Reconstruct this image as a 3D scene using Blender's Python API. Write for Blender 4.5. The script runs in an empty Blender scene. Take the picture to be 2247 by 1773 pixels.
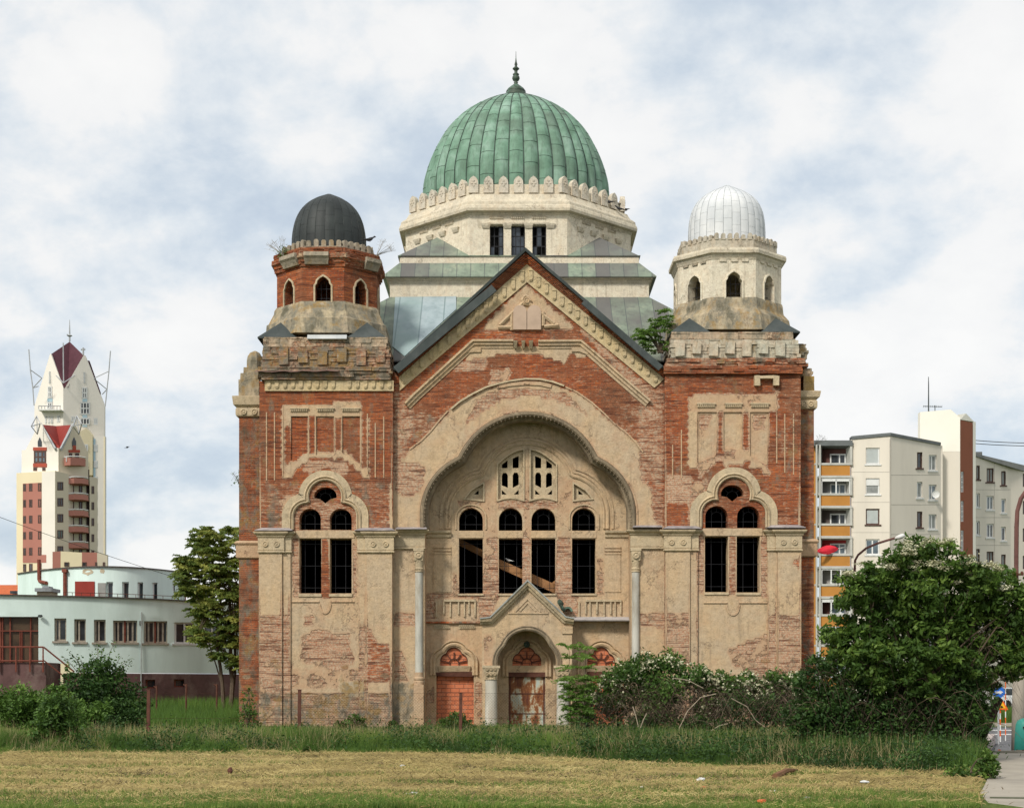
import bpy, bmesh, math, random
import numpy as np
from mathutils import Vector, Matrix
from mathutils.geometry import delaunay_2d_cdt
R = math.radians
random.seed(7)
rng = np.random.default_rng(11)
C = bpy.context.scene.collection
SC = bpy.context.scene
# ------------------------------------------------------------------ camera
F, HX, HY, CZ = 3410.0, 1123.5, 1495.0, 1.95      # focal length, principal column, horizon row in photo pixels; eye height
cam = bpy.data.cameras.new("camera"); co = bpy.data.objects.new("camera", cam); C.objects.link(co)
co.location = (0, 0, CZ); co.rotation_euler = (R(90), 0, 0)
cam.sensor_width = 36; cam.lens = 36 * F / 2247.0; cam.shift_y = (HY - 886.5) / 2247.0
cam.clip_start = 0.5; cam.clip_end = 3000
SC.camera = co
# ------------------------------------------------------------------ view, world, sun
SC.view_settings.view_transform = 'Standard'; SC.view_settings.look = 'None'
SC.view_settings.exposure = 0.06; SC.view_settings.gamma = 1.0
SUN_AZ, SUN_EL = R(213), R(40)      # azimuth of the sun measured from +Y towards +X
w = bpy.data.worlds.new("World"); SC.world = w; w.use_nodes = True
nt = w.node_tree; nt.nodes.clear()
def N(nt, t, **k):
    n = nt.nodes.new(t)
    for a, b in k.items(): setattr(n, a, b)
    return n
def L(nt, a, b): nt.links.new(a, b)
def math_(nt, op, a, b=None, c=None, clamp=False):
    n = N(nt, 'ShaderNodeMath', operation=op); n.use_clamp = clamp
    for i, v in enumerate((a, b, c)):
        if v is None: continue
        if isinstance(v, (int, float)): n.inputs[i].default_value = v
        else: L(nt, v, n.inputs[i])
    return n.outputs[0]
def ramp(nt, fac, stops, interp='LINEAR'):
    n = N(nt, 'ShaderNodeValToRGB'); n.color_ramp.interpolation = interp
    e = n.color_ramp.elements
    while len(e) < len(stops): e.new(0.5)
    for i, (p, c) in enumerate(stops):
        e[i].position = p
        if isinstance(c, (int, float)): c = (c, c, c)
        e[i].color = (c[0], c[1], c[2], 1)
    L(nt, fac, n.inputs[0]); return n.outputs[0]
def mix(nt, f, a, b, mode='MIX'):
    n = N(nt, 'ShaderNodeMix', data_type='RGBA', blend_type=mode)
    n.clamp_factor = True
    for s, v in ((0, f), (6, a), (7, b)):
        if isinstance(v, (int, float)): n.inputs[s].default_value = v
        elif isinstance(v, tuple): n.inputs[s].default_value = (v[0], v[1], v[2], 1)
        else: L(nt, v, n.inputs[s])
    return n.outputs[2]
def noise(nt, vec, scale, detail=6, rough=0.6, dist=0.0, out=0):
    n = N(nt, 'ShaderNodeTexNoise'); n.inputs['Scale'].default_value = scale; n.inputs['Detail'].default_value = detail
    n.inputs['Roughness'].default_value = rough; n.inputs['Distortion'].default_value = dist
    if vec is not None: L(nt, vec, n.inputs['Vector'])
    return n.outputs[out]
def mapping(nt, vec, loc=(0, 0, 0), rot=(0, 0, 0), sc=(1, 1, 1)):
    n = N(nt, 'ShaderNodeMapping'); n.inputs[1].default_value = loc; n.inputs[2].default_value = rot; n.inputs[3].default_value = sc
    L(nt, vec, n.inputs[0]); return n.outputs[0]
sky = N(nt, 'ShaderNodeTexSky', sky_type='NISHITA'); sky.sun_disc = False
sky.sun_elevation = SUN_EL; sky.sun_rotation = SUN_AZ
bgA = N(nt, 'ShaderNodeBackground'); bgA.inputs[1].default_value = 0.13; L(nt, sky.outputs[0], bgA.inputs[0])
tc = N(nt, 'ShaderNodeTexCoord')
sx = N(nt, 'ShaderNodeSeparateXYZ'); L(nt, tc.outputs['Generated'], sx.inputs[0])
den = math_(nt, 'ADD', math_(nt, 'MAXIMUM', sx.outputs[2], 0.0), 0.50)
cv = N(nt, 'ShaderNodeCombineXYZ')
L(nt, math_(nt, 'DIVIDE', sx.outputs[0], den), cv.inputs[0]); L(nt, math_(nt, 'DIVIDE', sx.outputs[1], den), cv.inputs[1])
v1 = mapping(nt, cv.outputs[0], loc=(3.35, 1.7, 0), rot=(0, 0, R(12)), sc=(1.35, 1.35, 1))
n1 = noise(nt, v1, 3.2, 6, 0.52, 0.0); n2 = noise(nt, v1, 7.5, 8, 0.62, 0.15); n3 = noise(nt, v1, 1.1, 3, 0.5)
cl = math_(nt, 'ADD', math_(nt, 'MULTIPLY', n1, 0.60), math_(nt, 'ADD', math_(nt, 'MULTIPLY', n2, 0.28), math_(nt, 'MULTIPLY', n3, 0.12)))
ccol = ramp(nt, cl, [(0.36, (0.57, 0.655, 0.76)), (0.425, (0.68, 0.76, 0.84)), (0.475, (0.83, 0.88, 0.92)), (0.525, (0.97, 0.97, 0.965)), (0.60, (1.02, 1.015, 1.0))])
bgB = N(nt, 'ShaderNodeBackground'); L(nt, ccol, bgB.inputs[0]); bgB.inputs[1].default_value = 0.93
fac = ramp(nt, cl, [(0.38, 0.84), (0.52, 0.95)])
ms = N(nt, 'ShaderNodeMixShader'); L(nt, fac, ms.inputs[0]); L(nt, bgA.outputs[0], ms.inputs[1]); L(nt, bgB.outputs[0], ms.inputs[2])
wo = N(nt, 'ShaderNodeOutputWorld'); L(nt, ms.outputs[0], wo.inputs[0])
sl = bpy.data.lights.new("sun", 'SUN'); sl.energy = 3.1; sl.angle = R(9); sl.color = (1.0, 0.95, 0.86)
so = bpy.data.objects.new("sun", sl); C.objects.link(so)
sd = Vector((math.sin(SUN_AZ) * math.cos(SUN_EL), math.cos(SUN_AZ) * math.cos(SUN_EL), math.sin(SUN_EL)))
so.rotation_euler = sd.to_track_quat('Z', 'Y').to_euler(); so.location = sd * 200
# ------------------------------------------------------------------ pixel helpers
def X(px, Y): return (px - HX) * Y / F
def Z(py, Y): return CZ + (HY - py) * Y / F
def zoomf(x0, y0, s): return lambda u, v: (x0 + s * u, y0 + s * v)
q1 = zoomf(800, 80, .3513); q2 = zoomf(500, 380, .2928); q3 = zoomf(1400, 380, .3045); q4 = zoomf(820, 540, .3141)
q5 = zoomf(500, 820, .2928); q6 = zoomf(840, 860, .3048); q7 = zoomf(840, 1240, .3048); q8 = zoomf(500, 1280, .2342)
r1 = zoomf(0, 700, .3513); r2 = zoomf(0, 1130, .322); r3 = zoomf(1400, 820, .41); r4 = zoomf(1760, 840, .2927)
r5 = zoomf(1200, 1350, .2771); r6 = zoomf(1700, 1150, .3647)
def W(pts, Y):                    # photo pixels to (x, z) at depth Y
    return [(X(a, Y), Z(b, Y)) for a, b in pts]
def WQ(q, pts, Y): return W([q(a, b) for a, b in pts], Y)
# ------------------------------------------------------------------ object helpers
ORIG = {}
def thing(name, label, cat, loc, group=None):
    o = bpy.data.objects.new(name, None); C.objects.link(o); o.location = loc; o.empty_display_size = 0.3
    o['label'] = label; o['category'] = cat
    if group: o['group'] = group
    return o
def tag(o, label=None, cat=None, group=None, kind=None):
    for k, v in (('label', label), ('category', cat), ('group', group), ('kind', kind)):
        if v: o[k] = v
    return o
def wloc(o):
    v = Vector(o.location)
    while o.parent: o = o.parent; v = v + Vector(o.location)
    return v
def link(name, me, mat, parent=None, origin=None):
    """mesh in world coordinates; origin moves the object's own origin there"""
    o = bpy.data.objects.new(name, me); C.objects.link(o)
    for m in (mat if isinstance(mat, (list, tuple)) else [mat]): me.materials.append(m)
    if origin is not None:
        me.transform(Matrix.Translation(-Vector(origin))); o.location = origin
    if parent:
        o.parent = parent
        if origin is None: me.transform(Matrix.Translation(-wloc(parent)))
        else: o.location = Vector(origin) - wloc(parent)
    return o
def mesh_np(name, V, Fc, mat, parent=None, tint=None, smooth=False, origin=None, matidx=None):
    me = bpy.data.meshes.new(name); V = np.asarray(V, np.float32); Fc = np.asarray(Fc, np.int32)
    k = Fc.shape[1]; me.vertices.add(len(V)); me.vertices.foreach_set('co', V.ravel())
    me.loops.add(Fc.size); me.loops.foreach_set('vertex_index', Fc.ravel())
    me.polygons.add(len(Fc)); me.polygons.foreach_set('loop_start', np.arange(0, Fc.size, k, dtype=np.int32))
    me.polygons.foreach_set('loop_total', np.full(len(Fc), k, np.int32))
    if matidx is not None: me.polygons.foreach_set('material_index', np.asarray(matidx, np.int32))
    me.update(calc_edges=True)
    if smooth: me.polygons.foreach_set('use_smooth', np.ones(len(Fc), bool))
    if tint is not None:
        a = me.attributes.new('tint', 'FLOAT', 'POINT'); a.data.foreach_set('value', np.asarray(tint, np.float32))
    return link(name, me, mat, parent, origin)
def copy_tree(o, parent=None, loc=None, label=None):
    c = o.copy(); C.objects.link(c); c.parent = parent
    if loc is not None: c.location = loc
    if label: c['label'] = label
    for ch in [x for x in SC.objects if x.parent == o]: copy_tree(ch, c)
    return c
class MB:
    def __init__(s): s.v = []; s.f = []; s.m = []; s.mi = 0; s.marks = []
    def nxt(s): s.marks.append((len(s.v), len(s.f))); return s
    def add(s, V, Fc):
        b = len(s.v); s.v += [tuple(p) for p in V]; s.f += [tuple(i + b for i in f) for f in Fc]; s.m += [s.mi] * len(Fc); return s
    def box(s, x0, x1, y0, y1, z0, z1, j=0.0):
        P = [(x, y, z) for z in (z0, z1) for x, y in ((x0, y0), (x1, y0), (x1, y1), (x0, y1))]
        if j: P = [(a + random.uniform(-j, j), b + random.uniform(-j, j), c + random.uniform(-j, j)) for a, b, c in P]
        return s.add(P, [(3, 2, 1, 0), (4, 5, 6, 7), (0, 1, 5, 4), (1, 2, 6, 5), (2, 3, 7, 6), (3, 0, 4, 7)])
    def loft(s, rings, cap0=True, cap1=True, close=True):
        n = len(rings[0]); V = [p for r in rings for p in r]; Fc = []
        for i in range(len(rings) - 1):
            for k in range(n if close else n - 1):
                a, b = i * n + k, i * n + (k + 1) % n
                Fc.append((a, b, b + n, a + n))
        if cap0: Fc.append(tuple(range(n))[::-1])
        if cap1: Fc.append(tuple(range((len(rings) - 1) * n, len(rings) * n)))
        return s.add(V, Fc)
    def rects(s, levels):         # (x0,x1,y0,y1,z) levels
        return s.loft([[(a, c, z), (b, c, z), (b, d, z), (a, d, z)] for a, b, c, d, z in levels])
    def octs(s, cx, cy, levels, n=8, cap0=True, cap1=True):    # (apothem, z)
        k = 1 / math.cos(math.pi / n)
        return s.loft([[(cx + a * k * math.cos(-math.pi / 2 - math.pi / n + 2 * math.pi * i / n), cy + a * k * math.sin(-math.pi / 2 - math.pi / n + 2 * math.pi * i / n), z) for i in range(n)] for a, z in levels], cap0, cap1)
    def lathe(s, cx, cy, prof, n=24, cap0=True, cap1=True):
        return s.loft([[(cx + r * math.cos(2 * math.pi * i / n), cy + r * math.sin(2 * math.pi * i / n), z) for i in range(n)] for r, z in prof], cap0, cap1)
    def prism(s, poly, y0, y1, mp=None):      # polygon (x,z) convex-ish n-gon
        mp = mp or (lambda u, v, w: (u, w, v)); n = len(poly)
        V = [mp(a, b, y0) for a, b in poly] + [mp(a, b, y1) for a, b in poly]
        area = sum(poly[i][0] * poly[(i + 1) % n][1] - poly[(i + 1) % n][0] * poly[i][1] for i in range(n))
        Fc = [tuple(range(n)), tuple(range(2 * n - 1, n - 1, -1))] + [(i, i + n, (i + 1) % n + n, (i + 1) % n) for i in range(n)]
        if area < 0: Fc = [f[::-1] for f in Fc]
        return s.add(V, Fc)
    def tube(s, pts, r, n=6, cap=True):
        pts = [Vector(p) for p in pts]; rr = r if isinstance(r, (list, tuple)) else [r] * len(pts); rings = []
        up = Vector((0.13, 0.31, 0.94))
        for i, p in enumerate(pts):
            d = (pts[min(i + 1, len(pts) - 1)] - pts[max(i - 1, 0)])
            if d.length < 1e-9: d = Vector((0, 0, 1))
            d.normalize(); a = d.cross(up)
            if a.length < 1e-3: a = d.cross(Vector((1, 0, 0)))
            a.normalize(); b = a.cross(d)
            rings.append([tuple(p + (a * math.cos(t) + b * math.sin(t)) * rr[i]) for t in [2 * math.pi * k / n for k in range(n)]])
        return s.loft(rings, cap, cap)
    def sweep(s, path, prof, closed=False, mp=None):
        """path: (x,z) points; prof: (normal offset, y) points; normal is to the left of the path"""
        mp = mp or (lambda u, v, w: (u, w, v)); n = len(path); rings = []
        for i in range(n):
            p = Vector(path[i])
            if closed: a = Vector(path[i - 1]); b = Vector(path[(i + 1) % n])
            else: a = Vector(path[max(i - 1, 0)]); b = Vector(path[min(i + 1, n - 1)])
            d1 = (p - a); d2 = (b - p)
            if d1.length < 1e-9: d1 = d2
            if d2.length < 1e-9: d2 = d1
            d1.normalize(); d2.normalize(); n1 = Vector((-d1.y, d1.x)); n2 = Vector((-d2.y, d2.x)); m = n1 + n2
            if m.length < 0.2: m = n1
            m.normalize(); k = 1 / max(0.35, m.dot(n1))
            rings.append([mp(p.x + m.x * o * k, p.y + m.y * o * k, y) for o, y in prof])
        if closed: rings.append(rings[0])
        return s.loft(rings, not closed, not closed)
    def build(s, name, mat, parent=None, smooth=False, origin=None, recalc=True, bevel=0):
        if s.marks:
            mk = [(0, 0)] + s.marks + [(len(s.v), len(s.f))]; out = []
            for (v0, f0), (v1, f1) in zip(mk[:-1], mk[1:]):
                if f1 <= f0: continue
                t = MB(); t.v = s.v[v0:v1]; t.f = [tuple(i - v0 for i in f) for f in s.f[f0:f1]]; t.m = s.m[f0:f1]; out.append(t.build(name, mat, parent, smooth, origin, recalc, bevel))
            return out[0]
        me = bpy.data.meshes.new(name); me.from_pydata(s.v, [], s.f)
        if isinstance(mat, (list, tuple)): me.polygons.foreach_set('material_index', s.m)
        if recalc:
            bm = bmesh.new(); bm.from_mesh(me); bmesh.ops.recalc_face_normals(bm, faces=bm.faces); bm.to_mesh(me); bm.free()
        if smooth: me.polygons.foreach_set('use_smooth', [True] * len(me.polygons))
        me.update()
        o = link(name, me, mat, parent, origin)
        if bevel:
            b = o.modifiers.new('bevel', 'BEVEL'); b.width = bevel; b.segments = 2; b.limit_method = 'ANGLE'
        return o
def inpoly(P, poly):
    x, y = P[:, 0], P[:, 1]; r = np.zeros(len(P), bool); n = len(poly)
    for i in range(n):
        x1, y1 = poly[i]; x2, y2 = poly[(i + 1) % n]
        if y1 == y2: continue
        c = ((y1 > y) != (y2 > y)) & (x < (x2 - x1) * (y - y1) / (y2 - y1) + x1); r ^= c
    return r
def panel(name, outline, holes, y0, y1, mat, parent, grid=None, wear=None, mp=None, back=True, sides=True, jitter=0):
    """a wall slab: outline and holes as (u,v) loops, front at depth y0, back at y1"""
    pts = []; edges = []
    for lp in [outline] + holes:
        b = len(pts); pts += list(lp); edges += [(b + i, b + (i + 1) % len(lp)) for i in range(len(lp))]
    nb = len(pts)
    if grid:
        A = np.array(outline); gx = np.arange(A[:, 0].min() + grid / 2, A[:, 0].max(), grid); gz = np.arange(A[:, 1].min() + grid / 2, A[:, 1].max(), grid)
        G = np.array([(x + (grid / 2 if k % 2 else 0), z) for k, z in enumerate(gz) for x in gx])
        ok = inpoly(G, outline)
        for h in holes: ok &= ~inpoly(G, h)
        G = G[ok]; B = np.array(pts)
        if len(G):
            d = np.full(len(G), 9.0)
            for (i, j) in edges:
                a, b = B[i], B[j]; ab = b - a; t = np.clip(((G - a) @ ab) / max(1e-9, ab @ ab), 0, 1)
                d = np.minimum(d, np.hypot(*(G - (a + t[:, None] * ab)).T))
            G = G[d > grid * 0.3]
        pts += [tuple(g) for g in G]
    vs, es, fs, ov, oe, of = delaunay_2d_cdt([Vector(p) for p in pts], edges, [], 0, 1e-5)
    V2 = np.array([(v.x, v.y) for v in vs]); T = np.array([f for f in fs]); cen = V2[T].mean(axis=1)
    ok = inpoly(cen, outline)
    for h in holes: ok &= ~inpoly(cen, h)
    T = T[ok]
    a, b, c = V2[T[:, 0]], V2[T[:, 1]], V2[T[:, 2]]
    ar = (b[:, 0] - a[:, 0]) * (c[:, 1] - a[:, 1]) - (c[:, 0] - a[:, 0]) * (b[:, 1] - a[:, 1])
    T[ar < 0] = T[ar < 0][:, ::-1]
    mp = mp or (lambda u, v, w: (u, w, v))
    n = len(V2); verts = [mp(p[0], p[1], y0) for p in V2]; faces = [tuple(int(i) for i in t) for t in T]
    uv = list(V2)
    if back:
        verts += [mp(p[0], p[1], y1) for p in V2]; uv += list(V2); faces += [tuple(int(i) + n for i in t[::-1]) for t in T]
    if sides:
        for k, lp in enumerate([outline] + holes):
            m = len(lp); area = sum(lp[i][0] * lp[(i + 1) % m][1] - lp[(i + 1) % m][0] * lp[i][1] for i in range(m))
            if (area < 0) != (k > 0): lp = lp[::-1]
            b = len(verts)
            for w_ in (y0, y1): verts += [mp(p[0], p[1], w_) for p in lp]; uv += list(lp)
            faces += [(b + i, b + i + m, b + (i + 1) % m + m, b + (i + 1) % m) for i in range(m)]
    me = bpy.data.meshes.new(name); me.from_pydata([tuple(v) for v in verts], [], faces); me.update()
    if wear is not None:
        U = np.array([(p[0], p[1]) for p in uv]); cl = wear(U); cl = np.concatenate([cl, np.ones((len(cl), 1))], 1).astype(np.float32)
        at = me.attributes.new('wear', 'FLOAT_COLOR', 'POINT'); at.data.foreach_set('color', cl.ravel())
    return link(name, me, mat, parent)
# ------------------------------------------------------------------ outlines
def arc(cx, cy, r, a0, a1, n=16, ry=None):
    ry = ry or r
    return [(cx + r * math.cos(R(a0 + (a1 - a0) * i / n)), cy + ry * math.sin(R(a0 + (a1 - a0) * i / n))) for i in range(n + 1)]
def arched(x0, x1, yt, ys, yb, n=12):      # pixel rows: top, springing, bottom (rows grow downwards)
    cx, r = (x0 + x1) / 2, (x1 - x0) / 2
    return [(x0, yb)] + [(cx - r * math.cos(math.pi * i / n), ys - (ys - yt) * math.sin(math.pi * i / n)) for i in range(n + 1)] + [(x1, yb)]
def trefoil(cx, ct, rt, dx, cs, rs, yb, n=72):
    """pixel outline: top circle (cx,ct,rt), side circles (cx+-dx,cs,rs), straight down to yb; from bottom left over the top to bottom right"""
    o = (cx, cs); pts = []
    for i in range(n + 1):
        a = math.pi - math.pi * i / n; d = (math.cos(a), -math.sin(a)); best = 0
        for (ex, ey, r) in ((cx, ct, rt), (cx - dx, cs, rs), (cx + dx, cs, rs)):
            fx, fy = o[0] - ex, o[1] - ey; B = fx * d[0] + fy * d[1]; D = B * B - (fx * fx + fy * fy - r * r)
            if D >= 0: best = max(best, -B + math.sqrt(D))
        pts.append((o[0] + d[0] * best, o[1] + d[1] * best))
    return [(pts[0][0], yb)] + pts + [(pts[-1][0], yb)]
# ------------------------------------------------------------------ materials
def newmat(name):
    m = bpy.data.materials.new(name); m.use_nodes = True; t = m.node_tree; t.nodes.clear()
    o = N(t, 'ShaderNodeOutputMaterial'); b = N(t, 'ShaderNodeBsdfPrincipled'); L(t, b.outputs[0], o.inputs[0])
    b.inputs['Roughness'].default_value = 0.85; b.inputs['Specular IOR Level'].default_value = 0.25
    g = N(t, 'ShaderNodeNewGeometry')
    return m, t, b, g.outputs['Position']
def bump(t, b, h, dist=0.02, strength=1.0):
    n = N(t, 'ShaderNodeBump'); n.inputs['Distance'].default_value = dist; n.inputs['Strength'].default_value = strength
    L(t, h, n.inputs['Height']); L(t, n.outputs[0], b.inputs['Normal'])
def plain(name, col, var=0.25, scale=2.5, rough=0.85, metal=0.0, streak=False, dirt=None, bmp=0.006, spec=0.25):
    """painted or bare material with uneven colour"""
    m, t, b, pos = newmat(name)
    v = mapping(t, pos, sc=(1, 1, 0.25)) if streak else pos
    n = noise(t, v, scale, 7, 0.62); n2 = noise(t, pos, scale * 9, 4, 0.6)
    dk = tuple(c * (1 - var) for c in col); lt = tuple(min(1, c * (1 + var * 0.6)) for c in col)
    c = ramp(t, n, [(0.32, dk), (0.5, col), (0.70, lt)])
    c = mix(t, math_(t, 'MULTIPLY', n2, var * 0.6), c, tuple(x * 0.55 for x in col))
    if dirt:
        dm = ramp(t, noise(t, v, scale * 0.6, 8, 0.7), [(0.50, 0.0), (0.64, 0.85)]); c = mix(t, dm, c, dirt)
    L(t, c, b.inputs['Base Color']); b.inputs['Roughness'].default_value = rough; b.inputs['Metallic'].default_value = metal
    b.inputs['Specular IOR Level'].default_value = spec
    if bmp: bump(t, b, noise(t, pos, scale * 6, 6, 0.6), bmp)
    return m
def masonry(name, const=None, plaster=(0.52, 0.375, 0.228), grey=(0.45, 0.375, 0.285), brick=((0.44, 0.115, 0.034), (0.25, 0.055, 0.024)), amp=0.75, edge=0.03):
    """brick under broken plaster.  wear.r = plaster, wear.g = lime wash left on the brick, wear.b = lichen and soot"""
    m, t, b, pos = newmat(name)
    if const is None:
        at = N(t, 'ShaderNodeAttribute'); at.attribute_name = 'wear'; sp = N(t, 'ShaderNodeSeparateColor'); L(t, at.outputs[0], sp.inputs[0])
        r_, g_, b_ = sp.outputs[0], sp.outputs[1], sp.outputs[2]
    else:
        r_, g_, b_ = [math_(t, 'ADD', c, 0.0) for c in const]
    s = N(t, 'ShaderNodeSeparateXYZ'); L(t, pos, s.inputs[0]); cb = N(t, 'ShaderNodeCombineXYZ')
    L(t, math_(t, 'ADD', s.outputs[0], math_(t, 'MULTIPLY', s.outputs[1], 0.45)), cb.inputs[0]); 
    wob = math_(t, 'MULTIPLY', noise(t, pos, 0.9, 2, 0.5), 0.03)
    L(t, math_(t, 'ADD', s.outputs[2], wob), cb.inputs[1])
    br = N(t, 'ShaderNodeTexBrick'); L(t, cb.outputs[0], br.inputs['Vector'])
    br.inputs['Scale'].default_value = 1; br.inputs['Brick Width'].default_value = 0.29; br.inputs['Row Height'].default_value = 0.085
    br.inputs['Mortar Size'].default_value = 0.011; br.inputs['Mortar Smooth'].default_value = 0.35; br.inputs['Bias'].default_value = -0.1
    br.inputs['Color1'].default_value = (*brick[0], 1); br.inputs['Color2'].default_value = (*brick[1], 1); br.inputs['Mortar'].default_value = (0.20, 0.11, 0.07, 1)
    n0 = noise(t, pos, 0.55, 5, 0.6); n1 = noise(t, pos, 3.2, 6, 0.65); n4 = noise(t, pos, 13, 4, 0.65)
    bc = mix(t, ramp(t, n0, [(0.42, 0.0), (0.60, 0.8)]), br.outputs[0], (0.22, 0.095, 0.05))     # browner areas
    bc = mix(t, ramp(t, n1, [(0.52, 0.0), (0.70, 0.6)]), bc, (0.44, 0.19, 0.10))                     # faded bricks
    bc = mix(t, ramp(t, n4, [(0.60, 0.0), (0.72, 0.65)]), bc, (0.09, 0.05, 0.035))                   # spalled dark bricks
    strk = mapping(t, pos, sc=(2.0, 2.0, 9.0)); nr = noise(t, strk, 2.0, 6, 0.7)
    jag = math_(t, 'ADD', math_(t, 'MULTIPLY', math_(t, 'SUBTRACT', noise(t, pos, 1.15, 9, 0.68), 0.5), amp * 1.7), math_(t, 'MULTIPLY', math_(t, 'SUBTRACT', noise(t, pos, 8, 5, 0.7), 0.5), 0.25))
    mk = math_(t, 'ADD', r_, jag)
    g_ = math_(t, 'ADD', g_, ramp(t, mk, [(0.12, 0.0), (0.5, 0.32)]))
    wm = math_(t, 'MULTIPLY', ramp(t, math_(t, 'ADD', nr, math_(t, 'MULTIPLY', math_(t, 'SUBTRACT', g_, 0.5), 0.55)), [(0.50, 0.0), (0.66, 0.9)]), 1.0)
    bc = mix(t, wm, bc, mix(t, ramp(t, n4, [(.4, 0), (.6, 1)]), (0.47, 0.25, 0.15), (0.56, 0.43, 0.30)))
    rowv = noise(t, mapping(t, pos, sc=(0.9, 0.9, 12.0)), 1.0, 3, 0.7)
    bc = mix(t, ramp(t, rowv, [(0.49, 0.0), (0.64, 0.85)]), bc, (0.10, 0.036, 0.022))                # darker courses
    spk = noise(t, mapping(t, pos, sc=(7, 7, 15)), 1.0, 3, 0.8)
    bc = mix(t, ramp(t, spk, [(0.63, 0.0), (0.72, 0.75)]), bc, (0.55, 0.42, 0.31))                   # lime specks
    vs = N(t, 'ShaderNodeTexVoronoi'); vs.inputs['Scale'].default_value = 2.1; vs.inputs['Randomness'].default_value = .9
    wv0 = N(t, 'ShaderNodeVectorMath', operation='MULTIPLY'); L(t, cb.outputs[0], wv0.inputs[0]); wv0.inputs[1].default_value = (1, 1.9, 1); L(t, wv0.outputs[0], vs.inputs['Vector'])
    sv = N(t, 'ShaderNodeSeparateColor'); L(t, vs.outputs['Color'], sv.inputs[0])
    stone = math_(t, 'MULTIPLY', math_(t, 'MULTIPLY', math_(t, 'GREATER_THAN', sv.outputs[0], .62), ramp(t, vs.outputs[0], [(.34, .95), (.44, 0.0)])), ramp(t, math_(t, 'DIVIDE', s.outputs[2], 10.0), [(.17, .95), (.42, 0.0)]))
    bc = mix(t, stone, bc, ramp(t, sv.outputs[1], [(.2, (.26, .15, .06)), (.5, (.34, .27, .18)), (.8, (.22, .16, .10))]))   # rubble stones in the footing
    # plaster
    p0 = noise(t, pos, 0.8, 7, 0.62); p1 = noise(t, mapping(t, pos, sc=(1, 1, 0.3)), 2.4, 7, 0.68); p2 = noise(t, pos, 20, 4, 0.7)
    pc = mix(t, ramp(t, p0, [(0.40, 0.0), (0.60, 0.85)]), plaster, tuple(0.5 * (a + g) * 0.96 for a, g in zip(plaster, grey)))
    pc = mix(t, ramp(t, p1, [(0.50, 0.0), (0.66, 0.5)]), pc, (0.55, 0.43, 0.29))
    pc = mix(t, ramp(t, p1, [(0.28, 0.55), (0.42, 0.0)]), pc, (0.30, 0.245, 0.165))
    pc = mix(t, ramp(t, noise(t, pos, 1.9, 7, 0.7), [(0.54, 0.0), (0.66, 0.30)]), pc, tuple(p * k for p, k in zip(plaster, (.98, .85, .80))))
    p3 = noise(t, pos, 5.5, 8, 0.75)
    pc = mix(t, ramp(t, p3, [(0.34, 0.55), (0.50, 0.0)]), pc, tuple(v_ * .52 for v_ in plaster))
    pc = mix(t, ramp(t, p3, [(0.54, 0.0), (0.68, 0.5)]), pc, tuple(min(.8, v_ * 1.32) for v_ in plaster))
    pc = mix(t, ramp(t, p2, [(0.30, 0.6), (0.44, 0.0)]), pc, (0.24, 0.18, 0.12))
    run = noise(t, mapping(t, pos, sc=(2.6, 2.6, .14)), 2.0, 6, .7)
    pc = mix(t, ramp(t, run, [(0.56, 0.0), (0.72, 0.5)]), pc, (0.22, 0.17, 0.12))                      # run-off stains
    mask = ramp(t, mk, [(0.5 - edge, 0.0), (0.5 + edge, 1.0)])
    lip = ramp(t, mk, [(0.5 - edge * 1.2, 0.0), (0.5 - edge * 0.2, 0.34), (0.5 + edge * 1.6, 0.0)])    # broken plaster edge is bare grey mortar
    thin = ramp(t, math_(t, 'ADD', mk, math_(t, 'MULTIPLY', math_(t, 'SUBTRACT', n4, .5), .35)), [(0.50, 0.60), (0.90, 0.0)])
    pc = mix(t, math_(t, 'MULTIPLY', thin, g_), pc, (0.45, 0.27, 0.165))                                # brick ghosting through thin render
    c = mix(t, mask, bc, pc); c = mix(t, lip, c, (0.20, 0.15, 0.10))
    # hairline cracks in the plaster
    vo = N(t, 'ShaderNodeTexVoronoi', feature='DISTANCE_TO_EDGE'); vo.inputs['Scale'].default_value = 0.42
    wv = N(t, 'ShaderNodeVectorMath', operation='ADD'); L(t, pos, wv.inputs[0])
    sc_ = N(t, 'ShaderNodeVectorMath', operation='SCALE'); L(t, noise(t, pos, 1.6, 6, 0.7, out=1), sc_.inputs[0]); sc_.inputs['Scale'].default_value = 1.6
    L(t, sc_.outputs[0], wv.inputs[1]); L(t, wv.outputs[0], vo.inputs['Vector'])
    ck = math_(t, 'MULTIPLY', ramp(t, vo.outputs[0], [(0.0, 1.0), (0.012, 0.0)]), ramp(t, n0, [(0.45, 0.0), (0.55, 0.8)]))
    c = mix(t, ck, c, (0.10, 0.07, 0.05))
    # lichen / soot
    ln = noise(t, mapping(t, pos, sc=(1, 1, 0.45)), 2.2, 8, 0.72)
    lm = ramp(t, math_(t, 'ADD', ln, math_(t, 'MULTIPLY', math_(t, 'SUBTRACT', b_, 0.5), 0.6)), [(0.46, 0.0), (0.62, 0.88)])
    lc = ramp(t, noise(t, pos, 1.7, 6, 0.65), [(0.36, (0.085, 0.08, 0.055)), (0.5, (0.20, 0.185, 0.145)), (0.60, (0.27, 0.17, 0.06)), (0.72, (0.36, 0.33, 0.27))])
    c = mix(t, lm, c, lc)
    L(t, c, b.inputs['Base Color']); b.inputs['Roughness'].default_value = 0.93; b.inputs['Specular IOR Level'].default_value = 0.12
    brh = math_(t, 'MULTIPLY', math_(t, 'SUBTRACT', 1.0, br.outputs[1]), math_(t, 'SUBTRACT', 1.0, mask))
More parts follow.
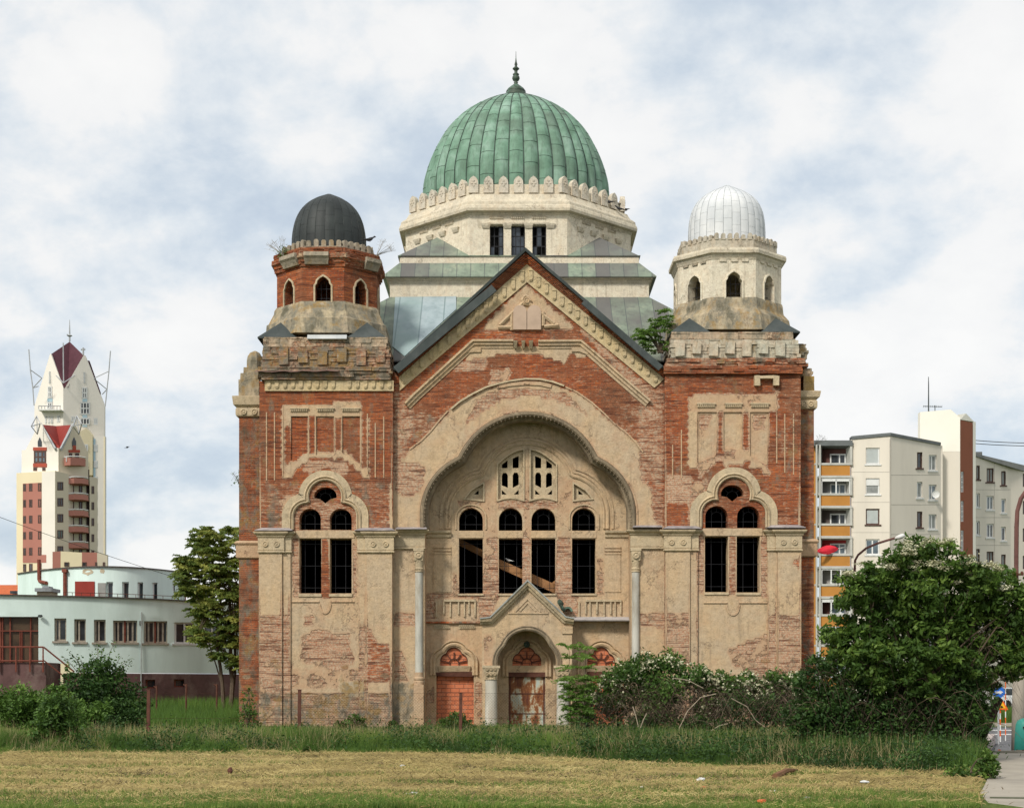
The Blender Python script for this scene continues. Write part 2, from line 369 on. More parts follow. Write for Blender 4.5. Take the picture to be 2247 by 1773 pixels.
    hh = math_(t, 'ADD', math_(t, 'MULTIPLY', brh, 0.35), math_(t, 'ADD', math_(t, 'MULTIPLY', mask, 1.0), math_(t, 'MULTIPLY', n4, 0.55)))
    hh = math_(t, 'ADD', hh, math_(t, 'ADD', math_(t, 'MULTIPLY', p1, 0.35), math_(t, 'MULTIPLY', p3, .8)))
    bump(t, b, hh, 0.035, 1.0)
    return m
def sheetmetal(name, cols, seam=0.0, seam_h=0.0, rough=0.6, streak=1.0, lo=(0.02, 0.03, 0.03), vert=True):
    """patinated sheet roofing: panels of slightly different colour"""
    m, t, b, pos = newmat(name)
    n = noise(t, pos, 1.1, 6, 0.6); n2 = noise(t, mapping(t, pos, sc=(2.2, 2.2, 0.35)), 2.2, 7, 0.65)
    c = ramp(t, n, [(0.34, cols[0]), (0.50, cols[1]), (0.66, cols[2])])
    at = N(t, 'ShaderNodeAttribute'); at.attribute_name = 'tint'
    c = mix(t, math_(t, 'MULTIPLY', at.outputs['Fac'], 0.8), c, cols[3])
    c = mix(t, ramp(t, n2, [(0.50, 0.0), (0.68, 0.5 * streak)]), c, lo)
    if seam:
        s = N(t, 'ShaderNodeSeparateXYZ'); L(t, pos, s.inputs[0])
        fr = math_(t, 'FRACT', math_(t, 'DIVIDE', s.outputs[0], seam)); 
        ln = math_(t, 'LESS_THAN', fr, 0.055)
        sn = N(t, 'ShaderNodeTexWhiteNoise', noise_dimensions='1D'); L(t, math_(t, 'FLOOR', math_(t, 'DIVIDE', s.outputs[0], seam)), sn.inputs['W'])
        c = mix(t, ramp(t, math_(t, 'ADD', math_(t, 'MULTIPLY', sn.outputs[0], .5), math_(t, 'MULTIPLY', noise(t, pos, .35, 3), .5)), [(.45, 0), (.62, .9)]), c, cols[3])
        c = mix(t, math_(t, 'MULTIPLY', ln, 0.75), c, lo)
    L(t, c, b.inputs['Base Color']); b.inputs['Roughness'].default_value = rough; b.inputs['Specular IOR Level'].default_value = 0.35
    bump(t, b, n2, 0.01)
    return m
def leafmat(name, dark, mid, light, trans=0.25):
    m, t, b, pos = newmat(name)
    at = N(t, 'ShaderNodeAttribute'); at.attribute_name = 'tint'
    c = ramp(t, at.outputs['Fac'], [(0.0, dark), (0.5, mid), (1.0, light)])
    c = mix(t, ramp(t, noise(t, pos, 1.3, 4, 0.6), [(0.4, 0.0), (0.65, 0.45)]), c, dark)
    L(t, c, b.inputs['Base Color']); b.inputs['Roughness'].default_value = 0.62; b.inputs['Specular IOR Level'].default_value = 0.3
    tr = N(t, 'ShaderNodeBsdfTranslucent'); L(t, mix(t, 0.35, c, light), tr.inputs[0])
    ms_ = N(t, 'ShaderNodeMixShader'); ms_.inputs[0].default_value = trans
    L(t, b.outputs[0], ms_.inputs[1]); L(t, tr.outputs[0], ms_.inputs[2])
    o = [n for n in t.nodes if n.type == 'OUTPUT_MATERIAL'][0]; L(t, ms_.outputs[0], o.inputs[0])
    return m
M = {}
M['wall'] = masonry('worn_brick_and_plaster')
M['brick'] = masonry('bare_red_brick', const=(0.02, 0.22, 0.24))
M['brick_dirty'] = masonry('weathered_brick', const=(0.22, 0.45, 0.42))
M['ruin'] = masonry('crumbling_cornice_masonry', const=(0.38, 0.5, 0.66), plaster=(0.46, 0.39, 0.28))
M['ruin_pale'] = masonry('crumbling_pale_masonry', const=(0.60, 0.5, 0.52), plaster=(0.50, 0.42, 0.30))
M['lichen'] = masonry('lichened_stone', const=(0.95, 0.5, 0.62), plaster=(0.42, 0.35, 0.23))
M['plaster'] = masonry('tan_render', const=(1.15, 0.5, 0.05), plaster=(0.53, 0.38, 0.23))
M['plaster_worn'] = masonry('patchy_tan_render', const=(0.66, 0.6, 0.15), plaster=(0.53, 0.38, 0.23))
M['trim'] = masonry('pale_stone_trim', const=(1.3, 0.5, 0.16), plaster=(0.53, 0.42, 0.27), grey=(0.40, 0.34, 0.25))
M['carved'] = masonry('carved_stone_rope', const=(1.4, 0.5, 0.22), plaster=(0.21, 0.165, 0.11), grey=(0.15, 0.125, 0.09))  # base colour darkened to carry the shade of the downward-facing carving
M['cream'] = masonry('cream_drum_render', const=(1.25, 0.5, 0.10), plaster=(0.70, 0.62, 0.48), grey=(0.60, 0.55, 0.45))
M['cream_worn'] = masonry('stained_cream_cornice', const=(1.25, 0.5, 0.27), plaster=(0.62, 0.55, 0.42), grey=(0.42, 0.38, 0.31))
M['grey_stone'] = masonry('grey_parapet_stone', const=(1.3, 0.5, 0.46), plaster=(0.36, 0.31, 0.235), grey=(0.28, 0.25, 0.20))
M['column'] = plain('grey_column_stone', (0.50, 0.48, 0.42), 0.22, 3.0, streak=True, dirt=(0.30, 0.26, 0.2))
M['copper'] = sheetmetal('green_copper', [(0.105, 0.19, 0.13), (0.155, 0.275, 0.195), (0.24, 0.36, 0.285), (0.10, 0.13, 0.10)], lo=(0.055, 0.08, 0.06), rough=.7)
M['copper_roof'] = sheetmetal('green_copper_roof', [(0.15, 0.18, 0.135), (0.21, 0.26, 0.195), (0.29, 0.32, 0.235), (0.12, 0.112, 0.108)], rough=.7, seam=0.62, lo=(0.07, 0.08, 0.08))
M['seam'] = plain('dark_seam', (0.06, 0.085, 0.07), 0.3, 5)
M['copper_dark'] = plain('dark_bronze', (0.055, 0.075, 0.055), 0.5, 4, rough=0.5, dirt=(0.12, 0.22, 0.16))
M['zinc'] = sheetmetal('grey_zinc_patch', [(0.25, 0.31, 0.33), (0.31, 0.38, 0.40), (0.36, 0.42, 0.44), (0.24, 0.33, 0.31)], seam=1.0, lo=(0.14, 0.2, 0.2), streak=0.6)
M['tin_dark'] = sheetmetal('dark_tin', [(0.035, 0.045, 0.044), (0.05, 0.06, 0.058), (0.07, 0.08, 0.077), (0.03, 0.037, 0.037)], lo=(0.02, 0.024, 0.024), streak=0.5, rough=.85)
M['black_dome'] = sheetmetal('black_tin', [(0.020, 0.024, 0.023), (0.027, 0.032, 0.031), (0.035, 0.042, 0.04), (0.014, 0.017, 0.017)], lo=(0.012, 0.014, 0.014), streak=0.4)
M['white_dome'] = sheetmetal('white_tin', [(0.52, 0.54, 0.55), (0.60, 0.61, 0.615), (0.67, 0.675, 0.67), (0.52, 0.54, 0.56)], lo=(0.42, 0.43, 0.44), streak=0.5, rough=.8)
M['white_seam'] = plain('grey_seam', (0.36, 0.38, 0.39), 0.3, 5)
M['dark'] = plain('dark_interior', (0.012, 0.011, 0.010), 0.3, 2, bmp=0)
M['iron'] = plain('thin_window_iron', (0.014, 0.014, 0.017), 0.4, 6, rough=0.6)
M['glass_old'] = plain('dusty_old_glass', (0.035, 0.045, 0.06), 0.5, 3, rough=0.25, spec=0.5)
M['wood'] = plain('old_roof_timber', (0.33, 0.17, 0.075), 0.35, 3)
M['hollow_brick'] = None
def blockwork(name):
    m, t, b, pos = newmat(name)
    s = N(t, 'ShaderNodeSeparateXYZ'); L(t, pos, s.inputs[0]); cb = N(t, 'ShaderNodeCombineXYZ'); L(t, s.outputs[0], cb.inputs[0])
    L(t, math_(t, 'ADD', s.outputs[2], math_(t, 'MULTIPLY', noise(t, pos, 2.0, 3), 0.05)), cb.inputs[1])
    br = N(t, 'ShaderNodeTexBrick'); L(t, cb.outputs[0], br.inputs['Vector']); br.inputs['Scale'].default_value = 1
    br.inputs['Brick Width'].default_value = 0.36; br.inputs['Row Height'].default_value = 0.17; br.inputs['Mortar Size'].default_value = 0.013
    br.inputs['Color1'].default_value = (0.60, 0.19, 0.09, 1); br.inputs['Color2'].default_value = (0.50, 0.15, 0.07, 1); br.inputs['Mortar'].default_value = (0.27, 0.10, 0.06, 1)
    c = mix(t, ramp(t, noise(t, pos, 6, 5), [(0.5, 0.0), (0.7, 0.4)]), br.outputs[0], (0.52, 0.30, 0.2))
    L(t, c, b.inputs['Base Color']); bump(t, b, math_(t, 'SUBTRACT', 1.0, br.outputs[1]), 0.02); return m
M['hollow_brick'] = blockwork('orange_hollow_blocks')
def rusty(name):
    m, t, b, pos = newmat(name)
    n = noise(t, mapping(t, pos, sc=(2.2, 1, 0.7)), 1.6, 7, 0.6, 0.3); n2 = noise(t, pos, 9, 5, 0.7)
    c = ramp(t, math_(t, 'ADD', math_(t, 'MULTIPLY', n, 0.8), math_(t, 'MULTIPLY', n2, 0.2)), [(0.40, (0.42, 0.47, 0.42)), (0.47, (0.47, 0.40, 0.28)), (0.52, (0.26, 0.10, 0.035)), (0.62, (0.11, 0.035, 0.02))])
    L(t, c, b.inputs['Base Color']); b.inputs['Roughness'].default_value = 0.6; bump(t, b, n2, 0.004); return m
M['rust_door'] = rusty('rusty_painted_sheet')
M['rust'] = plain('rusty_steel', (0.11, 0.045, 0.03), 0.4, 6)
# ------------------------------------------------------------------ the synagogue
YF, YC, YR = 62.0, 62.28, 63.5        # tower fronts, gable wall, recessed window wall
GB = 1612                              # photo row where the walls meet the ground
syn = thing('synagogue', 'derelict brick and plaster synagogue with large green copper dome and two unequal corner turrets', 'synagogue', (X(1160, YF), YF, 0))
P_ = []                                # painted regions (plaster, wash, soot, polygon in photo pixels), later ones win
def A(r, g, b, q, *pts): P_.append((r, g, b, [q(*p) if q else p for p in pts]))
A(.10, .25, .12, None, (500, 500), (1900, 500), (1900, 1162), (500, 1162))
A(.88, .6, .05, None, (500, 1162), (1900, 1162), (1900, 1700), (500, 1700))
A(.05, .12, .15, None, (560, 845), (862, 845), (862, 905), (560, 905))
# left tower: ruined triple panel
A(.10, .45, .22, q5, (235, 800), (1225, 800), (1225, 1170), (235, 1170))
A(.80, .6, .1, q5, (405, 235), (1000, 212), (1000, 320), (860, 330), (700, 312), (480, 320), (470, 400), (405, 380))
for a, b in ((405, 425), (598, 612), (650, 664), (792, 806), (986, 1000), (1040, 1056)): A(.75, .7, 0, q5, (a, 300), (b, 300), (b, 700), (a, 700))
A(.80, .7, 0, q5, (408, 705), (470, 665), (560, 615), (600, 585), (660, 600), (800, 585), (860, 580), (930, 620), (995, 690), (1055, 705), (1055, 790), (1000, 760), (930, 690), (860, 640), (730, 615), (610, 640), (520, 720), (470, 775), (408, 780))
A(.25, .95, 0, q5, (590, 660), (870, 660), (910, 740), (840, 760), (730, 700), (620, 750), (560, 740))
A(.62, .6, 0, q5, (408, 320), (470, 330), (480, 360), (405, 380))
A(.25, .5, .1, q5, (470, 1000), (640, 960), (840, 960), (1000, 1060), (1000, 1170), (470, 1170))
A(.55, .8, 0, q5, (400, 940), (560, 900), (530, 1000), (400, 1160))
# left tower below the imposts
A(1.1, .5, 0, q5, (235, 1345), (410, 1345), (410, 1790), (235, 1790))
A(.98, .5, 0, q5, (410, 1345), (500, 1345), (500, 1700), (410, 1700))
A(.30, .6, .05, q5, (480, 1240), (535, 1240), (535, 1690), (480, 1690))
A(.22, .3, .05, q5, (700, 1240), (763, 1240), (763, 1690), (700, 1690))
A(.35, .7, .05, q5, (930, 1240), (965, 1300), (965, 1690), (930, 1690))
A(1.1, .5, 0, q5, (1040, 1340), (1230, 1340), (1230, 1800), (1040, 1800))
A(.22, .65, .1, q8, (300, 310), (590, 310), (590, 1010), (300, 1010))
A(.40, .95, .1, q8, (300, 730), (600, 730), (600, 1010), (300, 1010))
A(.80, .6, .12, q8, (590, 180), (1240, 180), (1240, 460), (590, 460))
A(.95, .5, .2, q8, (600, 200), (735, 200), (735, 560), (600, 560))
A(.28, .5, 0, q8, (720, 290), (800, 290), (790, 400), (720, 390))
A(.40, .6, .1, q8, (690, 460), (850, 430), (1140, 470), (1150, 640), (1210, 700), (1130, 790), (900, 800), (660, 740))
A(.62, .8, .2, q8, (590, 780), (1240, 780), (1240, 1000), (590, 1000))
A(.40, .7, .1, q8, (1240, 380), (1275, 400), (1275, 920), (1240, 920))
A(.85, .7, .0, q8, (1270, 280), (1535, 280), (1535, 500), (1400, 520), (1340, 400), (1270, 400))
A(.26, .45, .05, q8, (1315, 420), (1350, 430), (1420, 570), (1530, 560), (1530, 940), (1315, 930))
A(.40, .8, .35, q8, (0, 1010), (1560, 1010), (1560, 1500), (0, 1500))
A(1.1, .5, .45, q8, (1050, 905), (1310, 930), (1310, 1070), (1140, 1070), (1050, 1010))
# central bay
A(.22, .35, .12, None, (862, 800), (1460, 800), (1460, 1160), (862, 1160))
A(.85, .8, .08, q4, (1060, 250), (1420, 580), (730, 590))
A(.10, .35, .1, q4, (700, 575), (1450, 575), (1480, 640), (680, 640))
A(.35, .7, .12, q4, (1420, 560), (1500, 640), (1930, 1100), (1940, 1000), (1500, 590))
A(.05, .2, .15, q4, (180, 1015), (800, 520), (760, 600), (640, 680), (240, 1100), (150, 1080))
A(1.0, .4, .05, q4, (690, 690), (1430, 690), (1500, 780), (1380, 740), (1330, 805), (1150, 740), (850, 755), (620, 830))
A(.30, .75, .05, q4, (560, 800), (800, 760), (780, 860), (520, 930))
A(.10, .30, .05, q4, (560, 860), (1640, 860), (1800, 1060), (1640, 1170), (1500, 1070), (1240, 950), (860, 960), (560, 1120), (420, 1180), (300, 1150), (250, 1110))
A(.10, .30, .05, q4, (880, 770), (1180, 745), (1320, 810), (1430, 760), (1540, 800), (1500, 930), (900, 900))
A(.50, .9, .05, q4, (830, 860), (960, 850), (900, 1000), (790, 960))
ring_o = [(110, 1700), (150, 1560), (230, 1440), (330, 1360), (430, 1250), (540, 1140), (660, 1050), (760, 1000), (860, 965), (1060, 935), (1250, 955), (1400, 1015), (1530, 1100), (1650, 1210), (1770, 1300), (1860, 1400), (1900, 1460), (2010, 1560), (2030, 2000), (110, 2000)]
A(.92, .7, .05, q4, *ring_o)
A(.30, .6, .05, q4, (800, 1010), (1060, 975), (1320, 1010), (1420, 1070), (1500, 1180), (1330, 1090), (1200, 1050), (1060, 1045), (900, 1060), (800, 1130), (640, 1230), (700, 1090))
A(.30, .5, .1, q6, (70, 0), (230, 0), (180, 420), (90, 560), (70, 560))
A(.36, .95, .0, q6, (70, 480), (320, 520), (280, 700), (200, 760), (80, 720))
A(.25, .55, .1, q6, (1830, 0), (2040, 0), (2040, 980), (1960, 940), (1930, 700), (1860, 620), (1850, 400))
A(.95, .5, .05, q6, (70, 760), (300, 760), (300, 1000), (70, 1000))
A(.28, .6, .15, q7, (70, 340), (230, 340), (230, 450), (70, 440))
A(.45, .9, .2, q7, (70, 620), (150, 620), (190, 850), (70, 850))
A(1.0, .5, .5, q7, (70, 850), (330, 850), (330, 1250), (70, 1250))
A(.45, .9, .1, q7, (1855, 350), (2040, 340), (2040, 460), (1855, 440))
# right tower
A(.10, .35, .12, r3, (145, 0), (870, 0), (870, 830), (145, 830))
A(.66, .7, .1, r3, (275, 120), (745, 100), (750, 190), (700, 210), (275, 205))
A(1.1, .6, 0, r3, (275, 200), (315, 200), (312, 500), (275, 500))
for a, b in ((318, 422), (456, 560), (598, 702)): A(.78, .7, 0, r3, (a, 205), (b, 205), (b, 480), (a, 500))
A(.25, .7, 0, r3, (330, 215), (395, 215), (370, 300), (335, 290)); A(.25, .7, 0, r3, (625, 220), (690, 220), (670, 300), (625, 300))
A(.60, .8, 0, r3, (310, 480), (420, 430), (560, 400), (640, 430), (720, 530), (690, 545), (600, 460), (420, 460), (330, 560))
A(.55, .9, 0, r3, (270, 600), (380, 560), (350, 660), (270, 820))
A(.35, .8, .05, r3, (150, 540), (290, 540), (270, 700), (150, 700))
A(1.1, .5, 0, r3, (145, 950), (275, 950), (275, 1280), (145, 1280))
A(1.0, .5, 0, r3, (690, 950), (860, 950), (872, 1150), (860, 1290), (690, 1290))
A(.15, .5, .1, r3, (820, 1010), (870, 970), (870, 1060), (840, 1040))
A(.35, .6, .05, r3, (315, 870), (355, 870), (355, 1180), (315, 1180)); A(.35, .6, .05, r3, (655, 870), (690, 870), (690, 1200), (655, 1200))
A(.28, .5, .05, r3, (483, 870), (528, 870), (528, 1180), (483, 1180))
A(.42, .95, .1, r3, (145, 1280), (275, 1280), (275, 1560), (145, 1560))
A(1.05, .6, .15, r3, (350, 1210), (695, 1210), (695, 1380), (560, 1430), (470, 1480), (350, 1560))
A(.45, .9, .15, r3, (470, 1480), (695, 1390), (695, 1640), (500, 1560))
A(.30, .85, .1, r3, (695, 1290), (880, 1290), (880, 1640), (695, 1640))
A(.42, .9, .3, None, (1400, 1480), (1800, 1480), (1800, 1700), (1400, 1700))
WEARY = [0.0]
P_ = [(r_, min(1, g_ + .08), b_ + (.24 if r_ < .45 else .13), p_) for r_, g_, b_, p_ in P_]
def wear(U):
    Pn = np.stack([HX + U[:, 0] * F / YF, HY - (U[:, 1] - CZ) * F / YF], 1)
    out = np.zeros((len(U), 3)); out[:, 0] = .2
    for r_, g_, b_, poly in P_:
        m = inpoly(Pn, poly); out[m] = (r_, g_, b_)
    return out + (rng.random((len(U), 3)) - .5) * 0.10
def fs(*lv): return lv
# --- tower bays
def window_bars(parent, outl, Y, cols, rows, arcs=None):
    m = MB(); xs = [p[0] for p in outl]; zs = [p[1] for p in outl]; x0, x1, z0, z1 = min(xs), max(xs), min(zs), max(zs); t = .009
    def top(x):   # height of the outline above x
        best = z1
        hits = []
        n = len(outl)
        for i in range(n):
            a, b = outl[i], outl[(i + 1) % n]
            if (a[0] - x) * (b[0] - x) < 0: hits.append(a[1] + (b[1] - a[1]) * (x - a[0]) / (b[0] - a[0]))
        return (min(hits), max(hits)) if len(hits) > 1 else (z0, z1)
    for c in cols:
        x = x0 + (x1 - x0) * c; a, b = top(x); m.box(x - t, x + t, Y, Y + .03, a, b)
    for r_ in rows:
        z = z0 + (z1 - z0) * r_; m.box(x0, x1, Y + .004, Y + .026, z - t, z + t)
    if arcs:
        cx, cz, r = arcs; pts = [(cx + r * math.cos(a), cz + r * math.sin(a)) for a in np.linspace(0, math.pi, 13)]
        m.sweep(pts, [(-t, Y + .002), (t, Y + .002), (t, Y + .028), (-t, Y + .028)])
        for a in (45, 90, 135):
            d = (math.cos(R(a)), math.sin(R(a))); m.sweep([(cx + d[0] * r, cz + d[1] * r), (cx + d[0] * r * 1.75, cz + d[1] * r * 1.75)], [(-t, Y), (t, Y), (t, Y + .03), (-t, Y + .03)])
    return m.build('window', M['iron'], parent)
def bay(x0, x1, q, wins, tre, tops, panels):
    Y = YF; G = GB
    outline = W([(x0, G), (x1, G), (x1, tops), (x0, tops)], Y)
    holes = [W(h, Y) for h in wins]; ph = [W(h, Y) for h in panels]
    panel('tower_wall', outline, [h[::-1] for h in holes + ph], Y, Y + .6, M['wall'], syn, grid=.14, wear=wear)
    for h in ph:
        xs = [p[0] for p in h]; zs = [p[1] for p in h]
        panel('blind_panel', [(min(xs) - .02, min(zs) - .02), (max(xs) + .02, min(zs) - .02), (max(xs) + .02, max(zs) + .02), (min(xs) - .02, max(zs) + .02)], [], Y + .07, Y + .12, M['wall'], syn, grid=.14, wear=wear)
    for k, h in enumerate(wins):
        o = W(h, Y + .3); xs = [p[0] for p in o]; zs = [p[1] for p in o]; cx = (min(xs) + max(xs)) / 2; r = (max(xs) - min(xs)) / 2
        if k == 0: window_bars(syn, o, Y + .3, [], [], (cx, min(zs) + .42 * r, r * .5))
        elif k < 3: window_bars(syn, o, Y + .3, [.27, .73], [.28], (cx, max(zs) - r, r * .46))
        else: window_bars(syn, o, Y + .3, [.27, .73], [.10, .5, .9])
def trim_path(path, w, y, proud, mat, name, parent=syn, two=True):
    a = w / 2
    pr = [(-a, y + .03), (-a, y - proud * .6), (-a * .55, y - proud), (-a * .1, y - proud * .45), (a * .1, y - proud * .45), (a * .5, y - proud), (a, y - proud * .7), (a, y + .03)] if two else [(-a, y + .03), (-a, y - proud), (a, y - proud), (a, y + .03)]
    m = MB(); m.sweep(path, pr); return m.build(name, mat, parent)
def oculus(q, cx, cy, r, vb, vd):
    return [q(cx - r, cy + (vd - cy) * .9)] + [q(cx - r * math.cos(math.pi * i / 14), cy - r * .78 * math.sin(math.pi * i / 14)) for i in range(15)] + [q(cx + r, cy + (vd - cy) * .9), q(cx + r * .45, cy + (vb - cy) * .45), q(cx, vb), q(cx - r * .45, cy + (vb - cy) * .45)]
def qq(q, pts): return [q(*p) for p in pts]
L5 = [oculus(q5, 731, 915, 84, 972, 930), qq(q5, arched(535, 697, 1010, 1090, 1170)), qq(q5, arched(763, 928, 1010, 1090, 1170)),
      qq(q5, [(535, 1645), (535, 1235), (700, 1235), (700, 1645)]), qq(q5, [(763, 1645), (763, 1235), (928, 1235), (928, 1645)])]
pan5 = [qq(q5, [(472, 650), (472, 318), (602, 318), (602, 590)]), qq(q5, [(660, 610), (660, 318), (795, 318), (795, 600)]), qq(q5, [(856, 590), (856, 318), (990, 318), (990, 680)])]
bay(569, 862, q5, L5, None, 852, pan5)
R3 = [oculus(r3, 504, 642, 60, 684, 655), qq(r3, arched(360, 481, 707, 765, 825)), qq(r3, arched(530, 651, 707, 765, 825)),
      qq(r3, [(358, 1168), (358, 870), (482, 870), (482, 1168)]), qq(r3, [(528, 1170), (528, 870), (652, 870), (652, 1170)])]
pan3 = [qq(r3, [(318, 480), (318, 205), (422, 205), (422, 440)]), qq(r3, [(458, 408), (458, 205), (558, 205), (558, 404)]), qq(r3, [(600, 440), (600, 205), (700, 205), (700, 500)])]
bay(1459, 1757, r3, R3, None, 826, pan3)
def tre(q, Y, *a, s=1): return [(X(px, Y), Z(py, Y)) for px, py in [q(u, v) for u, v in trefoil(*a)]]
for q, a, b in ((q5, (730, 925, 172, 148, 1070, 148, 1168), (730, 925, 140, 140, 1068, 112, 1168)), (r3, (512, 645, 124, 106, 750, 108, 822), (512, 645, 100, 100, 748, 82, 822))):
    trim_path(tre(q, YF, *a), .30, YF, .05, M['trim'], 'window_moulding', two=False)
    trim_path(tre(q, YF, *b), .20, YF, .13, M['trim'], 'window_moulding')
for q, (u0, u1, v0, v1) in ((q5, (512, 950, 1172, 1233)), (r3, (345, 665, 826, 868))):      # transoms
    m = MB(); (a, b), (c, d) = q(u0, v0), q(u1, v1); m.box(X(a, YF), X(c, YF), YF - .03, YF + .5, Z(d, YF) + .01, Z(b, YF) - .01); m.build('transom', M['plaster'], syn)
# window sills and surrounds, raised fillets
m = MB()
for q, u0, u1, v in ((q5, 530, 702, 1647), (q5, 758, 932, 1647), (r3, 355, 485, 1170), (r3, 524, 656, 1172)):
    m.nxt(); a, b = q(u0, v), q(u1, v + (22 if q is q5 else 12)); m.box(X(a[0], YF), X(b[0], YF), YF - .05, YF + .3, Z(b[1], YF), Z(a[1], YF) - .004)
m.build('window_sill', M['trim'], syn)
m = MB()
for q, us in ((q5, [(290, 290, 800), (350, 290, 800), (412, 240, 770), (1046, 300, 760), (1105, 370, 780), (1168, 320, 780)]), (r3, [(185, 380, 560), (232, 300, 560), (742, 190, 480), (785, 215, 530), (832, 215, 540)])):
    for u, va, vb in us:
        m.nxt(); a, b = q(u, va), q(u, vb); z0, z1 = Z(b[1], YF), Z(a[1], YF); z = z0
        while z < z1:
            h = random.uniform(.3, .9); m.box(X(a[0], YF) - .022, X(a[0], YF) + .022, YF - random.uniform(.015, .03), YF + .02, z, min(z1, z + h)); z += h + random.choice((0, 0, .03))
m.build('plaster_fillet', M['plaster_worn'], syn)
def teeth(m, q, u0, u1, v0, v1, Y, n):
    a, b = q(u0, v0), q(u1, v1); xa, xb, z1, z0 = X(a[0], Y), X(b[0], Y), Z(a[1], Y), Z(b[1], Y); h = z1 - z0
    m.box(xa - .03, xb + .03, Y - .09, Y + .02, z1 - .3 * h, z1); m.box(xa, xb, Y - .03, Y + .02, z0, z1 - .3 * h - .003)
    d = (xb - xa) / n
    for i in range(n): m.box(xa + d * (i + .1), xa + d * (i + .6), Y - .075, Y - .031, z0 + .1 * h, z1 - .32 * h)
m = MB()
for u0, u1 in ((470, 600), (670, 795), (857, 985)): m.nxt(); teeth(m, q5, u0, u1, 258, 285, YF, 9)
for u0, u1 in ((318, 412), (466, 556), (605, 700)): m.nxt(); teeth(m, r3, u0, u1, 158, 182, YF, 9)
m.build('dentil_band', M['trim'], syn)
# pilasters with imposts
def pil(x0, x1, yt, Y): panel('pilaster', W([(x0, GB), (x1, GB), (x1, yt), (x0, yt)], YF), [], Y, YF + .05, M['wall'], syn, grid=.14, wear=wear)
for x0, x1, yt, Y in ((569.4, 620, 1210, YF - .16), (620.4, 638, 1210, YF - .08), (805, 861, 1210, YF - .16), (787, 804.6, 1210, YF - .08),
                      (1459.6, 1513, 1205, YF - .16), (1513.4, 1531, 1205, YF - .08), (1705, 1756.6, 1205, YF - .16), (1684, 1704.6, 1205, YF - .08)): pil(x0, x1, yt, Y)
def impost(m, x0, x1, Yf, Yb, yt, yb, mid=None, ros=0):
    """capital between photo rows yt and yb with a cornice on top and a band below"""
    a, b = X(x0, Yf), X(x1, Yf); zt, zb = Z(yt, Yf), Z(yb, Yf); h = zt - zb
    lv = [(.03, zb - .10), (.07, zb - .07), (.07, zb - .03), (.02, zb), (.05, zb + .02), (.05, zt - .30 * h), (.10, zt - .27 * h), (.10, zt - .20 * h), (.19, zt - .12 * h), (.22, zt - .05 * h), (.22, zt)]
    m.rects([(a - p, b + p, Yf - p, Yb, z) for p, z in lv])
    for k in range(ros):
        cx = a + (b - a) * (.26 + .48 * k); cz = zb + .34 * h
        m.add(*ringdisc(cx, cz, Yf - .05, .115)); 
def ringdisc(cx, cz, y, r):
    prof = [(r, 0.02), (r, -.035), (r * .8, -.05), (r * .62, -.02), (r * .45, -.02), (r * .3, -.045), (0.005, -.05)]; n = 14; V = []; Fc = []
    for rr, d in prof: V += [(cx + rr * math.cos(2 * math.pi * i / n), y + d, cz + rr * math.sin(2 * math.pi * i / n)) for i in range(n)]
    for j in range(len(prof) - 1):
        for i in range(n): Fc.append((j * n + i, j * n + (i + 1) % n, (j + 1) * n + (i + 1) % n, (j + 1) * n + i))
    return V, Fc
for x0, x1, Yf, ros in ((569, 621, YF - .17, 2), (622, 637, YF - .09, 0), (804, 861.5, YF - .17, 2), (787, 803, YF - .09, 0), (1459.5, 1513, YF - .17, 2), (1514, 1530, YF - .09, 0), (1705, 1757, YF - .17, 2), (1686, 1704, YF - .09, 0)):
    m = MB(); off = -4 if x0 > 1400 else 0
    impost(m, x0, x1, Yf, YF + .02, 1167 + off, 1208 + off, ros=ros); m.build('capital', M['trim'], syn)
# flashing lying on the imposts, sloping back
m = MB()
for x0, x1, y in ((562, 645, 1166), (780, 868, 1166), (1453, 1537, 1162), (1680, 1764, 1160)):
    m.nxt(); a, b = X(x0, YF), X(x1, YF); z = Z(y, YF); m.rects([(a, b, YF - .42, YF, z), (a, b, YF - .42, YF, z + .02), (a + .25, b - .2, YF - .02, YF, z + .15)])
for x0, x1, y in ((869, 938, 1163), (1387, 1452, 1159)):
    m.nxt(); a, b = X(x0, YC), X(x1, YC); z = Z(y, YC); m.rects([(a, b, YC - .42, YC, z), (a, b, YC - .42, YC, z + .02), (a + .05, b - .05, YC - .02, YC, z + .12)])
m.build('impost_flashing', plain('mauve_grey_flashing', (0.28, 0.25, 0.25), .4, 3, dirt=(.45, .4, .38)), syn)
# --- central gable wall with the great arch
ct = trefoil(1045, 693, 548, 325, 885, 450, 990)          # q6
arch = [q6(*p) for p in ct]
archp = [q6(300, 1640 / .3048 * 0 + 990)] if 0 else []
low_l, low_r = q6(300, 0)[0], q6(1785, 0)[0]
aw = [(X(a, YC), Z(b, YC)) for a, b in arch]
gl = W([(857, GB)], YC)
outline = W([(low_l, GB), (low_l, 1162), (arch[0][0], 1162)], YC) + aw[1:-1] + W([(arch[-1][0], 1162), (low_r, 1162), (low_r, GB), (1464, GB), (1464, 812), (1450, 809), (1153, 558), (867, 815), (857, 820), (857, GB)], YC)
def mp_c(u, v, w): return (u, w, v)
panel('gable_wall', outline, [], YC, YC + .6, M['wall'], syn, grid=.14, wear=wear)
